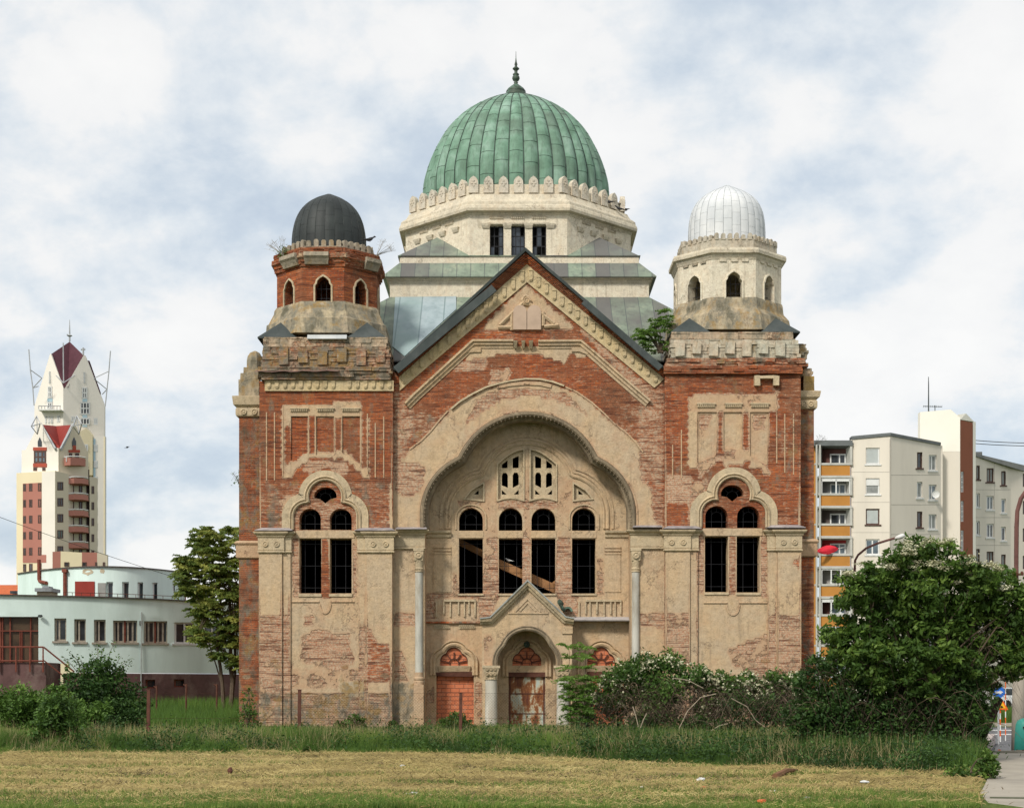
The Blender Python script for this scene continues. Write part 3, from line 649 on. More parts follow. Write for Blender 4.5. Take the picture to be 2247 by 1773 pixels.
# soffit of the arch behind the wall thickness
m = MB(); m.sweep(aw, [(-.001, YC + .59), (-.001, YR + .02), (.3, YR + .02), (.3, YC + .59)]); m.build('arch_reveal', M['plaster'], syn)
m = MB()
for s in (low_l, low_r):
    m.nxt(); a = X(s, YC); m.box(a - (.25 if s == low_l else -.001), a + (.25 if s == low_r else -.001), YC + .59, YR + .02, 0, Z(1164, YC))
m.build('arch_jamb', M['plaster_worn'], syn)
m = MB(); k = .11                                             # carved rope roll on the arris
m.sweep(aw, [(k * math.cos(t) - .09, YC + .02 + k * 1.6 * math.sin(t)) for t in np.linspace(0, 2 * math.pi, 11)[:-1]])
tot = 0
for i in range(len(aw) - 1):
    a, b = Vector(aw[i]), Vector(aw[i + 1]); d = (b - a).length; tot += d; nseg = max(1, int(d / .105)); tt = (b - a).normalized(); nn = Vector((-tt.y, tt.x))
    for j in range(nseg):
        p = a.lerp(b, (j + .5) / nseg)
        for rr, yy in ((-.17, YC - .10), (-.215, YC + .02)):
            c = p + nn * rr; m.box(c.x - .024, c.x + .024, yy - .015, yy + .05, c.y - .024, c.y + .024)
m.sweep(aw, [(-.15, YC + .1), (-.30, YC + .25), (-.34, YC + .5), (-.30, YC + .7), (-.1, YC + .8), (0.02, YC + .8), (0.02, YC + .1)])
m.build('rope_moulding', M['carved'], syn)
m = MB(); m.sweep(aw, [(.02, YC + .03), (.02, YC - .045), (.09, YC - .045), (.09, YC + .03)]); m.build('arch_fillet', M['plaster_worn'], syn)
# broken outer hood mould
op = WQ(q4, [(540, 1140), (600, 1090), (690, 1035), (780, 990), (850, 968), (950, 945), (1060, 930), (1160, 932), (1250, 950), (1330, 978)], YC)
trim_path(op, .07, YC, .10, M['trim'], 'hood_moulding', two=False)
trim_path(WQ(q4, [(860, 985), (950, 968), (1060, 958), (1160, 962), (1240, 980)], YC), .14, YC, .05, M['plaster_worn'], 'hood_moulding', two=False)
trim_path(WQ(q4, [(1340, 985), (1420, 1020), (1520, 1090), (1600, 1160), (1680, 1240), (1760, 1300), (1830, 1370), (1880, 1440)], YC), .06, YC, .035, M['plaster_worn'], 'hood_moulding', two=False)
trim_path(WQ(q4, [(520, 1150), (460, 1215), (400, 1290), (330, 1360), (250, 1420)], YC), .06, YC, .035, M['plaster_worn'], 'hood_moulding', two=False)
# inner sloping cornice of the gable
pr3 = [(-.16, YC + .02), (-.16, YC - .04), (-.06, YC - .05), (-.04, YC - .12), (.06, YC - .12), (.08, YC - .2), (.16, YC - .2), (.16, YC + .02)]
m = MB(); m.sweep(WQ(q4, [(235, 1118), (300, 1052), (700, 686), (975, 686)], YC), pr3); m.nxt(); m.sweep(WQ(q4, [(1150, 690), (1440, 688), (1560, 790), (1700, 915), (1915, 1100)], YC), pr3)
m.nxt()
m.sweep(WQ(q4, [(620, 735), (700, 725), (748, 725)], YC), [(-.10, YC + .02), (-.10, YC - .06), (.06, YC - .08), (.06, YC + .02)]); m.nxt(); m.sweep(WQ(q4, [(1383, 722), (1440, 722), (1500, 745)], YC), [(-.10, YC + .02), (-.10, YC - .06), (.06, YC - .08), (.06, YC + .02)])
m.build('gable_cornice', M['plaster'], syn)
m = MB()                                                       # small consoles at its middle
for u, wd in ((990, 24), (1045, 20), (1098, 24)):
    m.nxt(); a, b = q4(u - wd / 2, 672), q4(u + wd / 2, 722); m.rects([(X(a[0], YC) + .03, X(b[0], YC) - .03, YC - .12, YC, Z(b[1], YC)), (X(a[0], YC), X(b[0], YC), YC - .2, YC, Z(b[1], YC) + .1), (X(a[0], YC), X(b[0], YC), YC - .3, YC, Z(a[1], YC) - .06), (X(a[0], YC) - .02, X(b[0], YC) + .02, YC - .33, YC, Z(a[1], YC))])
m.build('console', M['trim'], syn)
# tablets of the law relief
m = MB()
for u0, u1 in ((975, 1068), (1072, 1168)):
    m.nxt(); ps = [(X(a, YC), Z(b, YC)) for a, b in [q4(*p) for p in arched(u0, u1, 418, 462, 588)]]
    m.prism(ps, YC - .13, YC + .02)
m.build('stone_tablet', [plain('pinkish_tan_tablet', (0.47, 0.345, 0.255), .16, 1.4)], syn)
m = MB()
prt = [(-.07, YC + .02), (-.07, YC - .07), (.0, YC - .12), (.07, YC - .07), (.07, YC + .02)]
m.sweep(WQ(q4, [(880, 555), (1000, 440), (1060, 385), (1130, 440), (1260, 545)], YC), prt)
m.sweep(WQ(q4, [(965, 470), (965, 590)], YC), prt); m.sweep(WQ(q4, [(1185, 465), (1185, 560)], YC), prt)
m.sweep(WQ(q4, [(870, 570), (960, 570)], YC), prt); m.sweep(WQ(q4, [(1190, 565), (1290, 555)], YC), prt)
m.sweep(WQ(q4, [(1048, 360), (1062, 352), (1078, 360), (1092, 385), (1075, 408), (1050, 405), (1040, 380), (1048, 360)], YC), prt)
a = q4(1070, 385); m.add(*ringdisc(X(a[0], YC), Z(a[1], YC), YC - .10, .12))
m.build('tablet_surround', M['plaster'], syn)
# painted frieze with hanging arches
def frieze(name, path_top, path_bot, n, Y, parent=syn, mat=None, gaps=()):
    """slab between two polylines of equal length plus n raised niches"""
    m = MB(); T = W(path_top, Y); B = W(path_bot, Y)
    for i in range(len(T) - 1): m.prism([B[i], B[i + 1], T[i + 1], T[i]], Y - .06, Y + .02)
    seg = [(Vector(T[i]) - Vector(T[i + 1])).length for i in range(len(T) - 1)]; tot = sum(seg)
    for k in range(n):
        if k in gaps: continue
        s = (k + .5) / n * tot; i = 0
        while s > seg[i] and i < len(seg) - 1: s -= seg[i]; i += 1
        f = s / seg[i]; a = Vector(T[i]).lerp(Vector(T[i + 1]), f); b = Vector(B[i]).lerp(Vector(B[i + 1]), f); h = a.y - b.y; w_ = .078; x = (a.x + b.x) / 2
        z1, z0 = a.y - .20 * h, b.y + .22 * h
        ps = [(x - w_, z1), (x + w_, z1), (x + w_, z0 + w_)] + [(x + w_ * math.cos(t), z0 + w_ + w_ * math.sin(t)) for t in np.linspace(-.3, -math.pi + .3, 6)] + [(x - w_, z0 + w_)]
        m.prism(ps[::-1], Y - .105, Y - .05); m.box(x - .05, x + .05, Y - .13, Y - .105, z0 + .05, z0 + .11); m.box(x - w_, x + w_, Y - .13, Y - .05, z1 + .003, z1 + .04)
    return m.build(name, mat or M['frieze'], parent)
M['frieze'] = masonry('old_yellow_frieze', const=(1.3, .5, .22), plaster=(0.56, 0.44, 0.25), grey=(0.48, 0.40, 0.28))
fr = [q4(180, 915), q4(1070, 130), q4(2030, 930)]; fb = [q4(182, 1012), q4(1070, 256), q4(1960, 992)]
frieze('gable_frieze', fr[:2], fb[:2], 14, YC, gaps=()); frieze('gable_frieze', fr[1:], fb[1:], 17, YC)
# brick corbel courses between frieze and coping
m = MB()
for k in range(5):
    t = k / 5; t2 = (k + 1) / 5 - .02
    l0 = [(a[0] + (b[0] - a[0]) * t, a[1] + (b[1] - a[1]) * t) for a, b in zip([q4(178, 912), q4(1070, 128), q4(2030, 926)], [q4(160, 880), q4(1060, 62), q4(2008, 868)])]
    l1 = [(a[0] + (b[0] - a[0]) * t2, a[1] + (b[1] - a[1]) * t2) for a, b in zip([q4(178, 912), q4(1070, 128), q4(2030, 926)], [q4(160, 880), q4(1060, 62), q4(2008, 868)])]
    for i in (0, 1):
        ns = 26
        for j in range(ns):
            f0, f1 = j / ns, (j + 1) / ns
            g = lambda l, f: (l[i][0] + (l[i + 1][0] - l[i][0]) * f, l[i][1] + (l[i + 1][1] - l[i][1]) * f)
            y = YC - .09 - .06 * k - random.uniform(0, .03)
            m.prism(W([g(l0, f0), g(l0, f1), g(l1, f1), g(l1, f0)], YC), y, YC + .3)
m.build('corbel_course', masonry('corbel_brick', const=(.05, .35, .22)), syn)
# coping and roof of the gable
m = MB()
m.sweep(WQ(q4, [(148, 880), (1060, 46), (2012, 866)], YC), [(-.05, YC - .48), (.05, YC - .5), (.07, YC + .1), (.07, 69.2), (-.05, 69.2)])
m.build('gable_roof', M['tin_dark'], syn)
m = MB()
m.sweep(WQ(q4, [(150, 872), (830, 302)], YC), [(-.28, YC - .55), (-.26, YC - .58), (.05, YC - .56), (.05, YC - .50)]); m.nxt(); m.sweep(WQ(q4, [(1470, 400), (2004, 862)], YC), [(-.22, YC - .55), (-.20, YC - .58), (.05, YC - .56), (.05, YC - .50)])
m.build('verge_flashing', M['tin_dark'], syn)
# impost cornice of the centre bay
m = MB()
for x0, x1, Yb in ((864, low_l - 2, YC + .02), (low_r + 2, 1457, YC + .02)):
    m.nxt(); impost(m, x0, x1, YC - .03, Yb, 1163, 1200)
for u0, u1 in ((308, 488), (1600, 1778)):
    m.nxt(); a, b = q6(u0, 1002), q6(u1, 1050); m.rects([(X(a[0], YR), X(b[0], YR), YR - p, YR + .02, Z(b[1], YR) + z) for p, z in ((.04, 0), (.08, .06), (.08, .12), (.18, .2), (.2, .27), (.03, .30))])
m.build('impost_cornice', M['trim'], syn)
m = MB()
for u0, u1 in ((365, 490), (1595, 1712)):
    m.nxt()
    for v0, v1 in ((1112, 1124), (1132, 1146), (1156, 1168)):
        a, b = q6(u0, v0), q6(u1, v1); m.box(X(a[0], YR), X(b[0], YR), YR - .06, YR + .02, Z(b[1], YR), Z(a[1], YR))
    a, b = q6(u0, 1168), q6(u1, 1440); m.box(X(a[0], YR), X(b[0], YR), YR - .03, YR + .02, Z(b[1], YR), Z(a[1], YR) - .003)
m.build('wall_panel', M['plaster'], syn)
# --- recessed window wall
def wear2(U):
    Pn = np.stack([HX + U[:, 0] * F / YR, HY - (U[:, 1] - CZ) * F / YR], 1); out = np.zeros((len(U), 3)); out[:] = (1.08, .5, .02)
    for r_, g_, b_, poly in P2: out[inpoly(Pn, poly)] = (r_, g_, b_)
    return out + (rng.random((len(U), 3)) - .5) * .1
P2 = [(r_, g_, b_, [q6(*p) for p in poly]) for r_, g_, b_, poly in [
    (.66, .85, .02, [(690, 640), (835, 600), (835, 1060), (720, 1060), (700, 800)]), (.60, .9, .02, [(1010, 560), (1065, 560), (1075, 1060), (1005, 1060)]), (.68, .85, .02, [(1245, 600), (1370, 620), (1500, 800), (1360, 1060), (1245, 1060)]),
    (.42, .7, .05, [(830, 770), (1250, 770), (1250, 850), (830, 850)]), (.52, .9, .05, [(535, 780), (720, 770), (720, 830), (560, 850)]), (.52, .9, .05, [(1370, 770), (1480, 790), (1540, 850), (1370, 830)]),
    (.42, .85, .1, [(720, 1050), (835, 1050), (835, 1480), (720, 1480)]), (.36, .75, .1, [(1005, 1050), (1070, 1050), (1070, 1480), (1005, 1480)]), (.34, .8, .1, [(1245, 1050), (1360, 1050), (1360, 1480), (1245, 1480)]), (.50, .8, .1, [(1535, 1200), (1590, 1200), (1590, 1470), (1535, 1470)]),
    (.55, .9, .1, [(500, 1300), (545, 1250), (545, 1460), (490, 1460)]), (.42, .8, .2, [(300, 1450), (860, 1450), (780, 1640), (300, 1640)]), (.40, .8, .2, [(1240, 1450), (1420, 1450), (1420, 1600), (1320, 1620)]),
    (.85, .6, .1, [(380, 1500), (680, 1480), (680, 1630), (380, 1630)]), (.92, .6, .1, [(1410, 1460), (1790, 1460), (1790, 1620), (1410, 1620)]),
    (.78, .7, .12, [(300, 1640), (720, 1640), (720, 2000), (300, 2000)]), (.55, .8, .25, [(300, 2060), (400, 2060), (400, 2500), (300, 2500)]), (.50, .8, .25, [(630, 2080), (760, 2080), (760, 2500), (630, 2500)])]]
xw = [(548, 720), (835, 1005), (1070, 1243), (1362, 1532)]
h6 = []
for a, b in xw: h6.append(('a', arched(a, b, 835, 920, 998))); h6.append(('r', [(a, 1450), (a, 1055), (b, 1055), (b, 1450)]))
s1 = [(830, 775), (830, 522)] + [(830 + 180 * t, 522 - 100 * math.sin(t * math.pi / 2)) for t in (.2, .4, .6, .8)] + [(1010, 418), (1010, 775), (960, 762), (920, 758), (880, 762)]
s2 = [(2075 - a, b) for a, b in s1][::-1]
s3 = [(598, 766), (640, 712), (722, 662), (722, 778)]; s4 = [(2098 - a, b) for a, b in s3][::-1]
holes = [WQ(q6, h, YR) for k, h in h6] + [WQ(q6, h, YR) for h in (s1, s2, s3, s4)]
doors = [[(385, 1100 + 60), (385, 795), (655, 795), (655, 1160)], [(1495, 1160), (1495, 795), (1740, 795), (1740, 1160)]]
dl = [trefoil(512, 650, 60, 42, 690, 58, 722), trefoil(1572, 648, 60, 42, 690, 58, 722)]
holes += [WQ(q7, h, YR) for h in doors + dl] + [WQ(q7, [(905, 1160), (905, 770), (1170, 770), (1170, 1160)], YR), WQ(q7, trefoil(1037, 650, 62, 44, 690, 60, 722), YR)]
xa, xb = X(low_l, YC) - .3, X(low_r, YC) + .3
panel('window_wall', [(xa, 0), (xb, 0), (xb, Z(1162, YR)), (xb + .15, Z(1162, YR)), (xb + .15, Z(890, YR)), (xa - .15, Z(890, YR)), (xa - .15, Z(1162, YR)), (xa, Z(1162, YR))], holes, YR, YR + .5, M['wall'], syn, grid=.14, wear=wear2)
for (k, h) in h6:
    o = WQ(q6, h, YR + .3); xs = [p[0] for p in o]; zs = [p[1] for p in o]; cx = (min(xs) + max(xs)) / 2; r = (max(xs) - min(xs)) / 2
    if k == 'a': window_bars(syn, o, YR + .3, [.27, .73], [.27], (cx, max(zs) - r, r * .46))
    else: window_bars(syn, o, YR + .3, [.24, .76], [.10, .5, .9])
trim_path(tre(q6, YR, 1037, 703, 343, 280, 880, 290, 985), .26, YR, .085, M['plaster'], 'trefoil_moulding')
trim_path(tre(q6, YR, 1037, 703, 385, 285, 880, 332, 985), .10, YR, .05, M['plaster'], 'trefoil_moulding', two=False)
trim_path(WQ(q6, [(1050, 1000)] and arched(526, 742, 812, 900, 990), YR), .06, YR, .05, M['plaster'], 'window_moulding', two=False)
trim_path(WQ(q6, arched(1342, 1553, 812, 900, 990), YR), .06, YR, .05, M['plaster'], 'window_moulding', two=False)
for a, b in xw:      # transom slabs and sills
    m = MB(); (c, d), (e, f) = q6(a - 5, 1002), q6(b + 5, 1050); m.box(X(c, YR), X(e, YR), YR - .025, YR + .4, Z(f, YR), Z(d, YR)); m.build('transom', M['plaster'], syn)
m = MB()
for a, b in xw:
    m.nxt(); (c, d), (e, f) = q6(a - 8, 1452), q6(b + 6, 1464); m.box(X(c, YR), X(e, YR), YR - .06, YR + .4, Z(f, YR), Z(d, YR) - .004)
m.build('window_sill', M['trim'], syn)
# stone tracery: two lights and two little side pieces
def mir(pts, c): return [(2 * c - a, b) for a, b in pts]
tr_h = [[(857, 548), (857, 522), (898, 492), (898, 548)], [(935, 548), (935, 478), (978, 460), (978, 548)],
        [(857, 672), (857, 600), (866, 582), (890, 582), (900, 600), (900, 690)], [(935, 690), (935, 600), (946, 580), (968, 580), (978, 600), (978, 668)],
        [(857, 738), (857, 705), (892, 738)], [(978, 738), (942, 738), (978, 705)]]
for o_, hs in ((s1, tr_h), (s2, [mir(h, 1037.5) for h in tr_h])):
    panel('tracery_window', WQ(q6, o_, YR + .12), [WQ(q6, h, YR + .12) for h in hs], YR + .12, YR + .3, M['column_pale'] if 'column_pale' in M else M['trim'], syn)
for o_, hs in ((s3, [[(655, 738), (690, 705), (690, 738)]]), (s4, [mir([(655, 738), (690, 705), (690, 738)], 1049)])):
    panel('tracery_window', WQ(q6, o_, YR + .12), [WQ(q6, h, YR + .12) for h in hs], YR + .12, YR + .3, M['trim'], syn)
for o_ in (s1, s2, s3, s4):
    m = MB(); pts = WQ(q6, o_, YR); ar_ = sum(pts[i - 1][0] * pts[i][1] - pts[i][0] * pts[i - 1][1] for i in range(len(pts)))
    m.sweep(pts if ar_ < 0 else pts[::-1], [(.0, YR + .02), (.0, YR - .05), (.06, YR - .05), (.06, YR + .02)], closed=True); m.build('tracery_frame', M['trim'], syn)
# relief panels below the windows
m = MB()
for us in ((388, 440, 486, 545, 588, 620, 664), (1412, 1460, 1490, 1540, 1592, 1640, 1672, 1712)):
    m.nxt()
    for i, u in enumerate(us):
        a, b = q7(u - 5, 262), q7(u + 5, 372 - 20 * (i % 2)); m.box(X(a[0], YR), X(b[0], YR), YR - .08, YR + .02, Z(b[1], YR), Z(a[1], YR), .004)
    a, b = q7(us[1], 256), q7(us[-1] + 5, 266); m.box(X(a[0], YR), X(b[0], YR), YR - .10, YR + .02, Z(b[1], YR) + .02, Z(a[1], YR) + .05)
for us in ((372, 480), (548, 662), (1418, 1532), (1598, 1708)):
    m.nxt(); n = 8
    for k in range(n):
        for r_ in (0, 1):
            u = us[0] + (us[1] - us[0]) * (k + .5 * r_) / n; a, b = q7(u, 430 + 14 * r_), q7(u + 7, 441 + 14 * r_); m.box(X(a[0], YR), X(b[0], YR), YR - .07, YR + .02, Z(b[1], YR), Z(a[1], YR))
    a, b = q7(us[0] - 4, 425), q7(us[1] + 4, 460); m.box(X(a[0], YR), X(b[0], YR), YR - .02, YR + .02, Z(b[1], YR), Z(a[1], YR))
m.build('relief_panel', M['trim'], syn)
m = MB(); a, b = q7(308, 405), q7(705, 418); m.box(X(a[0], YR), X(b[0], YR), YR - .12, YR + .02, Z(b[1], YR), Z(a[1], YR), .01); m.build('string_course', M['brick_dirty'], syn)
m = MB(); a, b = q7(1350, 372), q7(1788, 404); m.rects([(X(a[0], YR), X(b[0], YR) + .1, YR - .5, YR + .02, Z(b[1], YR)), (X(a[0], YR), X(b[0], YR) + .1, YR - .52, YR + .02, Z(b[1], YR) + .04), (X(a[0], YR), X(b[0], YR) + .1, YR - .06, YR + .02, Z(a[1], YR))])
m.build('ledge_flashing', plain('pale_zinc_ledge', (.42, .39, .38), .3, 3), syn)
# side doors, their bricked up fanlights
for k, (h, tl) in enumerate(zip(doors, dl)):
    p = WQ(q7, h, YR + .22); m = MB(); xs = [a for a, b in p]; m.box(min(xs) - .1, max(xs) + .1, YR + .22, YR + .4, 0, max(b for a, b in p) + .02); m.build('bricked_door', M['hollow_brick'], syn)
def fanlight(tl, Yb, name='fanlight'):
    p = WQ(q7, tl, Yb); xs = [a for a, b in p]; zs = [b for a, b in p]
    m = MB(); m.box(min(xs) - .1, max(xs) + .1, Yb + .12, Yb + .3, min(zs) - .05, max(zs) + .05); o = m.build(name, M['hollow_brick'], syn)
    cx = (min(xs) + max(xs)) / 2; z0 = min(zs) + .02; r = (max(xs) - min(xs)) * .17; m = MB(); t = .022; y = Yb + .04
    pr = [(-t, y), (t, y), (t, y + .05), (-t, y + .05)]
    m.sweep([(cx + r * math.cos(a), z0 + .35 * r + r * math.sin(a)) for a in np.linspace(-.3, math.pi + .3, 14)], pr)
    for a in (12, 52, 90, 128, 168):
        d = (math.cos(R(a)), math.sin(R(a))); e = 2.75 * r if a in (12, 168) else 2.35 * r; m.sweep([(cx + d[0] * r, z0 + .35 * r + d[1] * r), (cx + d[0] * e, z0 + .35 * r + d[1] * e)], pr)
    m.sweep(p[1:-1], [(-t * 1.6, y), (t, y), (t, y + .05), (-t * 1.6, y + .05)]); m.build('fanlight_bars', M['rust'], o)
    return o
for tl in dl: fanlight(tl, YR)
m = MB()
for c in (512, 1572):
    m.nxt(); m.sweep(tre(q7, YR, c, 655, 92, 60, 700, 88, 790), [(-.09, YR + .02), (-.09, YR - .07), (-.02, YR - .10), (.05, YR - .05), (.09, YR - .12), (.13, YR - .12), (.13, YR + .02)])
    a, b = q7(c - 112, 725), q7(c + 120, 765); m.rects([(X(a[0], YR) + .05, X(b[0], YR) - .05, YR - .06, YR + .3, Z(b[1], YR)), (X(a[0], YR), X(b[0], YR), YR - .14, YR + .3, Z(a[1], YR))])
m.build('door_moulding', M['plaster'], syn)
m = MB()
for c in (516, 1600): m.nxt(); a, b = q7(c - 130, 768), q7(c + 140, 800); m.box(X(a[0], YR), X(b[0], YR), YR - .05, YR + .3, Z(b[1], YR), Z(a[1], YR), .02)
m.build('lintel', M['rust'], syn)
# colonnettes in the angles of the arch
for u0, u1, vb in ((228, 292, 860), (1788, 1852, 900)):
    Yc = YC - .02; a, b = q6(u0, 1130), q6(u1, 1300); x0, x1 = X(a[0], Yc), X(b[0], Yc); cx, r = (x0 + x1) / 2, (x1 - x0) / 2 * .92
    zt = Z(q6(0, 1128)[1], Yc); zc = Z(q6(0, 1215)[1], Yc); zs = Z(q6(0, 1295)[1], Yc); zb = Z(q7(0, vb - 90)[1], Yc); z0 = Z(q7(0, vb)[1], Yc)
    m = MB(); m.lathe(cx, Yc, [(r * .92, zs), (r * .92, zs - 1), (r * .97, zb)], 20, False, False); col = m.build('colonnette', M['column'], syn, smooth=True)
    m = MB(); m.lathe(cx, Yc, [(r * .95, zs - .02), (r * 1.08, zs), (r * 1.08, zs + .04), (r * .92, zs + .06), (r * 1.1, zs + .10), (r * 1.1, zs + .14), (r * .92, zs + .17), (r * .98, zs + .3), (r * 1.1, zc)], 20)
    m.rects([(cx - r * 1.05, cx + r * 1.05, Yc - r * 1.05, Yc + r, zc), (cx - r * 1.15, cx + r * 1.15, Yc - r * 1.25, Yc + r, zt - .12), (cx - r * 1.3, cx + r * 1.3, Yc - r * 1.35, Yc + r, zt - .10), (cx - r * 1.3, cx + r * 1.3, Yc - r * 1.35, Yc + r, zt)])
    m.add(*ringdisc(cx, (zc + zt) / 2 - .04, Yc - r * 1.22, .14)); m.build('colonnette_capital', M['trim'], col)
    m = MB(); m.lathe(cx, Yc, [(r * 1.2, z0), (r * 1.2, z0 + .12), (r * 1.05, z0 + .16), (r * 1.22, z0 + .22), (r * 1.22, z0 + .27), (r, z0 + .33), (r, zb)], 20)
    m.box(cx - r * 1.2, cx + r * 1.2, Yc - r * 1.2, Yc + .1, 0, z0 + .002); m.build('colonnette_base', M['plaster_worn'], col)
m = MB()
for q, (ua, ub, uc, ud, v), (uo, vo, rx, ry) in ((q8, (600, 858, 962, 1185, 172), (912, 190, 50, 90)), (r3, (352, 478, 540, 690, 1226), (508, 1236, 34, 55))):
    for a_, b_ in ((ua, ub), (uc, ud)): m.nxt(); m.sweep(WQ(q, [(a_, v), (b_, v)], YF), [(-.03, YF + .02), (-.03, YF - .03), (0, YF - .05), (.03, YF - .03), (.03, YF + .02)])
    m.nxt(); m.sweep(WQ(q, [(uo + rx * math.cos(t), vo + ry * math.sin(t)) for t in np.linspace(math.pi, 0, 13)], YF), [(-.03, YF + .02), (-.03, YF - .04), (.03, YF - .04), (.03, YF + .02)])
m.build('sill_moulding', M['plaster_worn'], syn)
m = MB()
for u0, v0, u1, v1 in ((1255, 268, 1300, 282), (1268, 285, 1310, 330)): m.nxt(); a, b = q7(u0, v0), q7(u1, v1); m.loft([[(X(a[0] + (b[0] - a[0]) * f, YR), YR - .45 + r_ * math.cos(t), Z(a[1] + (b[1] - a[1]) * f, YR) + r_ * math.sin(t)) for t in np.linspace(0, 2 * math.pi, 9)[:-1]] for f, r_ in ((0, .05), (.3, .15), (.7, .12), (1, .03))])
m.nxt(); a = q7(1330, 335); m.sweep([(X(a[0], YR) + .16 * math.cos(t), Z(a[1], YR) + .16 * math.sin(t)) for t in np.linspace(0, math.pi, 10)], [(-.04, YR - .4), (.04, YR - .4), (.04, YR), (-.04, YR)])
m.build('broken_ornament', M['copper_dark'], syn)
# --- portal
YP = 62.15
def PQ(pts): return WQ(q7, pts, YP)
cut = trefoil(1038, 640, 172, 62, 700, 150, 800, n=40)
po = PQ([(cut[0][0], 1180)]) + PQ(cut) + PQ([(cut[-1][0], 1180), (1362, 1180), (1362, 405), (1310, 392), (1042, 130), (778, 396), (716, 405), (716, 1180)])
P3 = [(r_, g_, b_, [q7(*p) for p in poly]) for r_, g_, b_, poly in [(.60, .8, .1, [(715, 480), (790, 480), (820, 640), (800, 740), (715, 740)]), (.62, .8, .1, [(800, 640), (840, 560), (830, 740), (800, 740)])]]
def wear3(U):
    Pn = np.stack([HX + U[:, 0] * F / YP, HY - (U[:, 1] - CZ) * F / YP], 1); out = np.zeros((len(U), 3)); out[:] = (1.05, .5, .05)
    for r_, g_, b_, poly in P3: out[inpoly(Pn, poly)] = (r_, g_, b_)
    return out + (rng.random((len(U), 3)) - .5) * .1
panel('portal', po, [], YP, YR + .02, M['wall'], syn, grid=.16, wear=wear3)
portal = [o for o in SC.objects if o.name == 'portal'][0]
m = MB(); zz = [(-.16, YP + .02), (-.14, YP - .10), (-.05, YP - .14), (-.04, YP - .22), (.03, YP - .25), (.10, YP - .25)]
m.sweep(PQ([(700, 402), (775, 398), (1042, 136), (1310, 392), (1375, 402)]), zz + [(.10, YP + .3), (-.16, YP + .3)])
m.build('portal_cornice', M['trim'], portal)
m = MB(); m.sweep(PQ([(700, 388), (775, 380), (1042, 118), (1312, 376), (1375, 388)]), [(0, YP - .30), (.05, YP - .30), (.09, YR), (.02, YR)]); m.build('portal_roof', plain('weathered_grey_tin', (.30, .31, .29), .35, 3), portal)
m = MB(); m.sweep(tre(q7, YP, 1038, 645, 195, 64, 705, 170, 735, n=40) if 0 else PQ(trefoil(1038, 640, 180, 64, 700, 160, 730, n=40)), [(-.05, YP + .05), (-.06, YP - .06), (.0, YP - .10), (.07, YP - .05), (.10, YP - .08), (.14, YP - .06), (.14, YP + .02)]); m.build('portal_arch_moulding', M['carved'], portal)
m = MB()
for p in ([(950, 335), (1042, 240), (1135, 335)], [(985, 330), (1042, 268), (1100, 330)], [(900, 345), (1190, 345)]): m.sweep(PQ(p), [(-.03, YP + .02), (-.03, YP - .04), (.03, YP - .04), (.03, YP + .02)])
for u0, u1 in ((1290, 1372),):
    a, b = q7(u0, 440), q7(u1, 492); m.box(X(a[0], YP), X(b[0], YP) - .03, YP - .06, YP, Z(b[1], YP), Z(a[1], YP))
m.build('portal_relief', M['plaster'], portal)
# portal columns
for u0, u1 in ((735, 825), (1250, 1340)):
    Yc = YP + .32 - .34; a, b = q7(u0, 800), q7(u1, 800); x0, x1 = X(a[0], Yc), X(b[0], Yc); cx, r = (x0 + x1) / 2, (x1 - x0) / 2
    zt, zk, zs = Z(q7(0, 722)[1], Yc), Z(q7(0, 745)[1], Yc), Z(q7(0, 820)[1], Yc)
    m = MB(); m.lathe(cx, Yc, [(r * 1.1, 0), (r * 1.1, .18), (r, .25), (r * .97, 1.2), (r * .93, zs)], 24, False, False); col = m.build('portal_column', plain('pale_column_stone', (.50, .47, .40), .2, 3, streak=True, dirt=(.4, .35, .28)), portal, smooth=True)
    m = MB(); m.lathe(cx, Yc, [(r * .95, zs - .03), (r * 1.08, zs - .01), (r * 1.08, zs + .03), (r * .95, zs + .05)], 20)
    m.rects([(cx - r * .9, cx + r * .9, Yc - r * .9, YP + .8, zs + .05), (cx - r * 1.1, cx + r * 1.1, Yc - r * 1.1, YP + .8, zs + .25), (cx - r * 1.25, cx + r * 1.25, Yc - r * 1.25, YP + .8, zk), (cx - r * 1.42, cx + r * 1.42, Yc - r * 1.35, YP + .8, zk + .03), (cx - r * 1.42, cx + r * 1.42, Yc - r * 1.35, YP + .8, zt)])
    for k in (-1, 0, 1):
        for zz_ in (0, 1): m.add(*ringdisc(cx + k * r * .62, zs + .2 + .2 * zz_, Yc - r * (1.06 + .12 * zz_), .07))
    m.build('column_capital', M['trim'], col)
# door, fanlight and inner arch of the portal
p = PQ([(905, 1180), (1170, 1180)]); zt = Z(q7(0, 797)[1], YR)
a0, a1 = X(q7(905, 0)[0], YR), X(q7(1170, 0)[0], YR)
m = MB(); m.box(a0, a1, YR + .10, YR + .14, .1, zt, .0); dr = m.build('metal_door', M['rust_door'], syn, bevel=.01); tag(dr, 'rusty sheet metal door', None)
m = MB()
for v in (925, 1068): z = Z(q7(0, v)[1], YR); m.box(a0, a1, YR + .085, YR + .10, z - .02, z + .02)
for u in (915, 1160): x = X(q7(u, 0)[0], YR); m.box(x - .03, x + .03, YR + .08, YR + .10, .1, zt)
m.build('door_rail', M['rust'], dr)
m = MB(); b = q7(0, 768)[1]; m.box(a0 - .05, a1 + .05, YR - .02, YR + .3, zt - .03, Z(b, YR), .02); m.build('lintel', M['rust'], syn)
fanlight(trefoil(1037, 650, 62, 44, 690, 60, 722), YR)
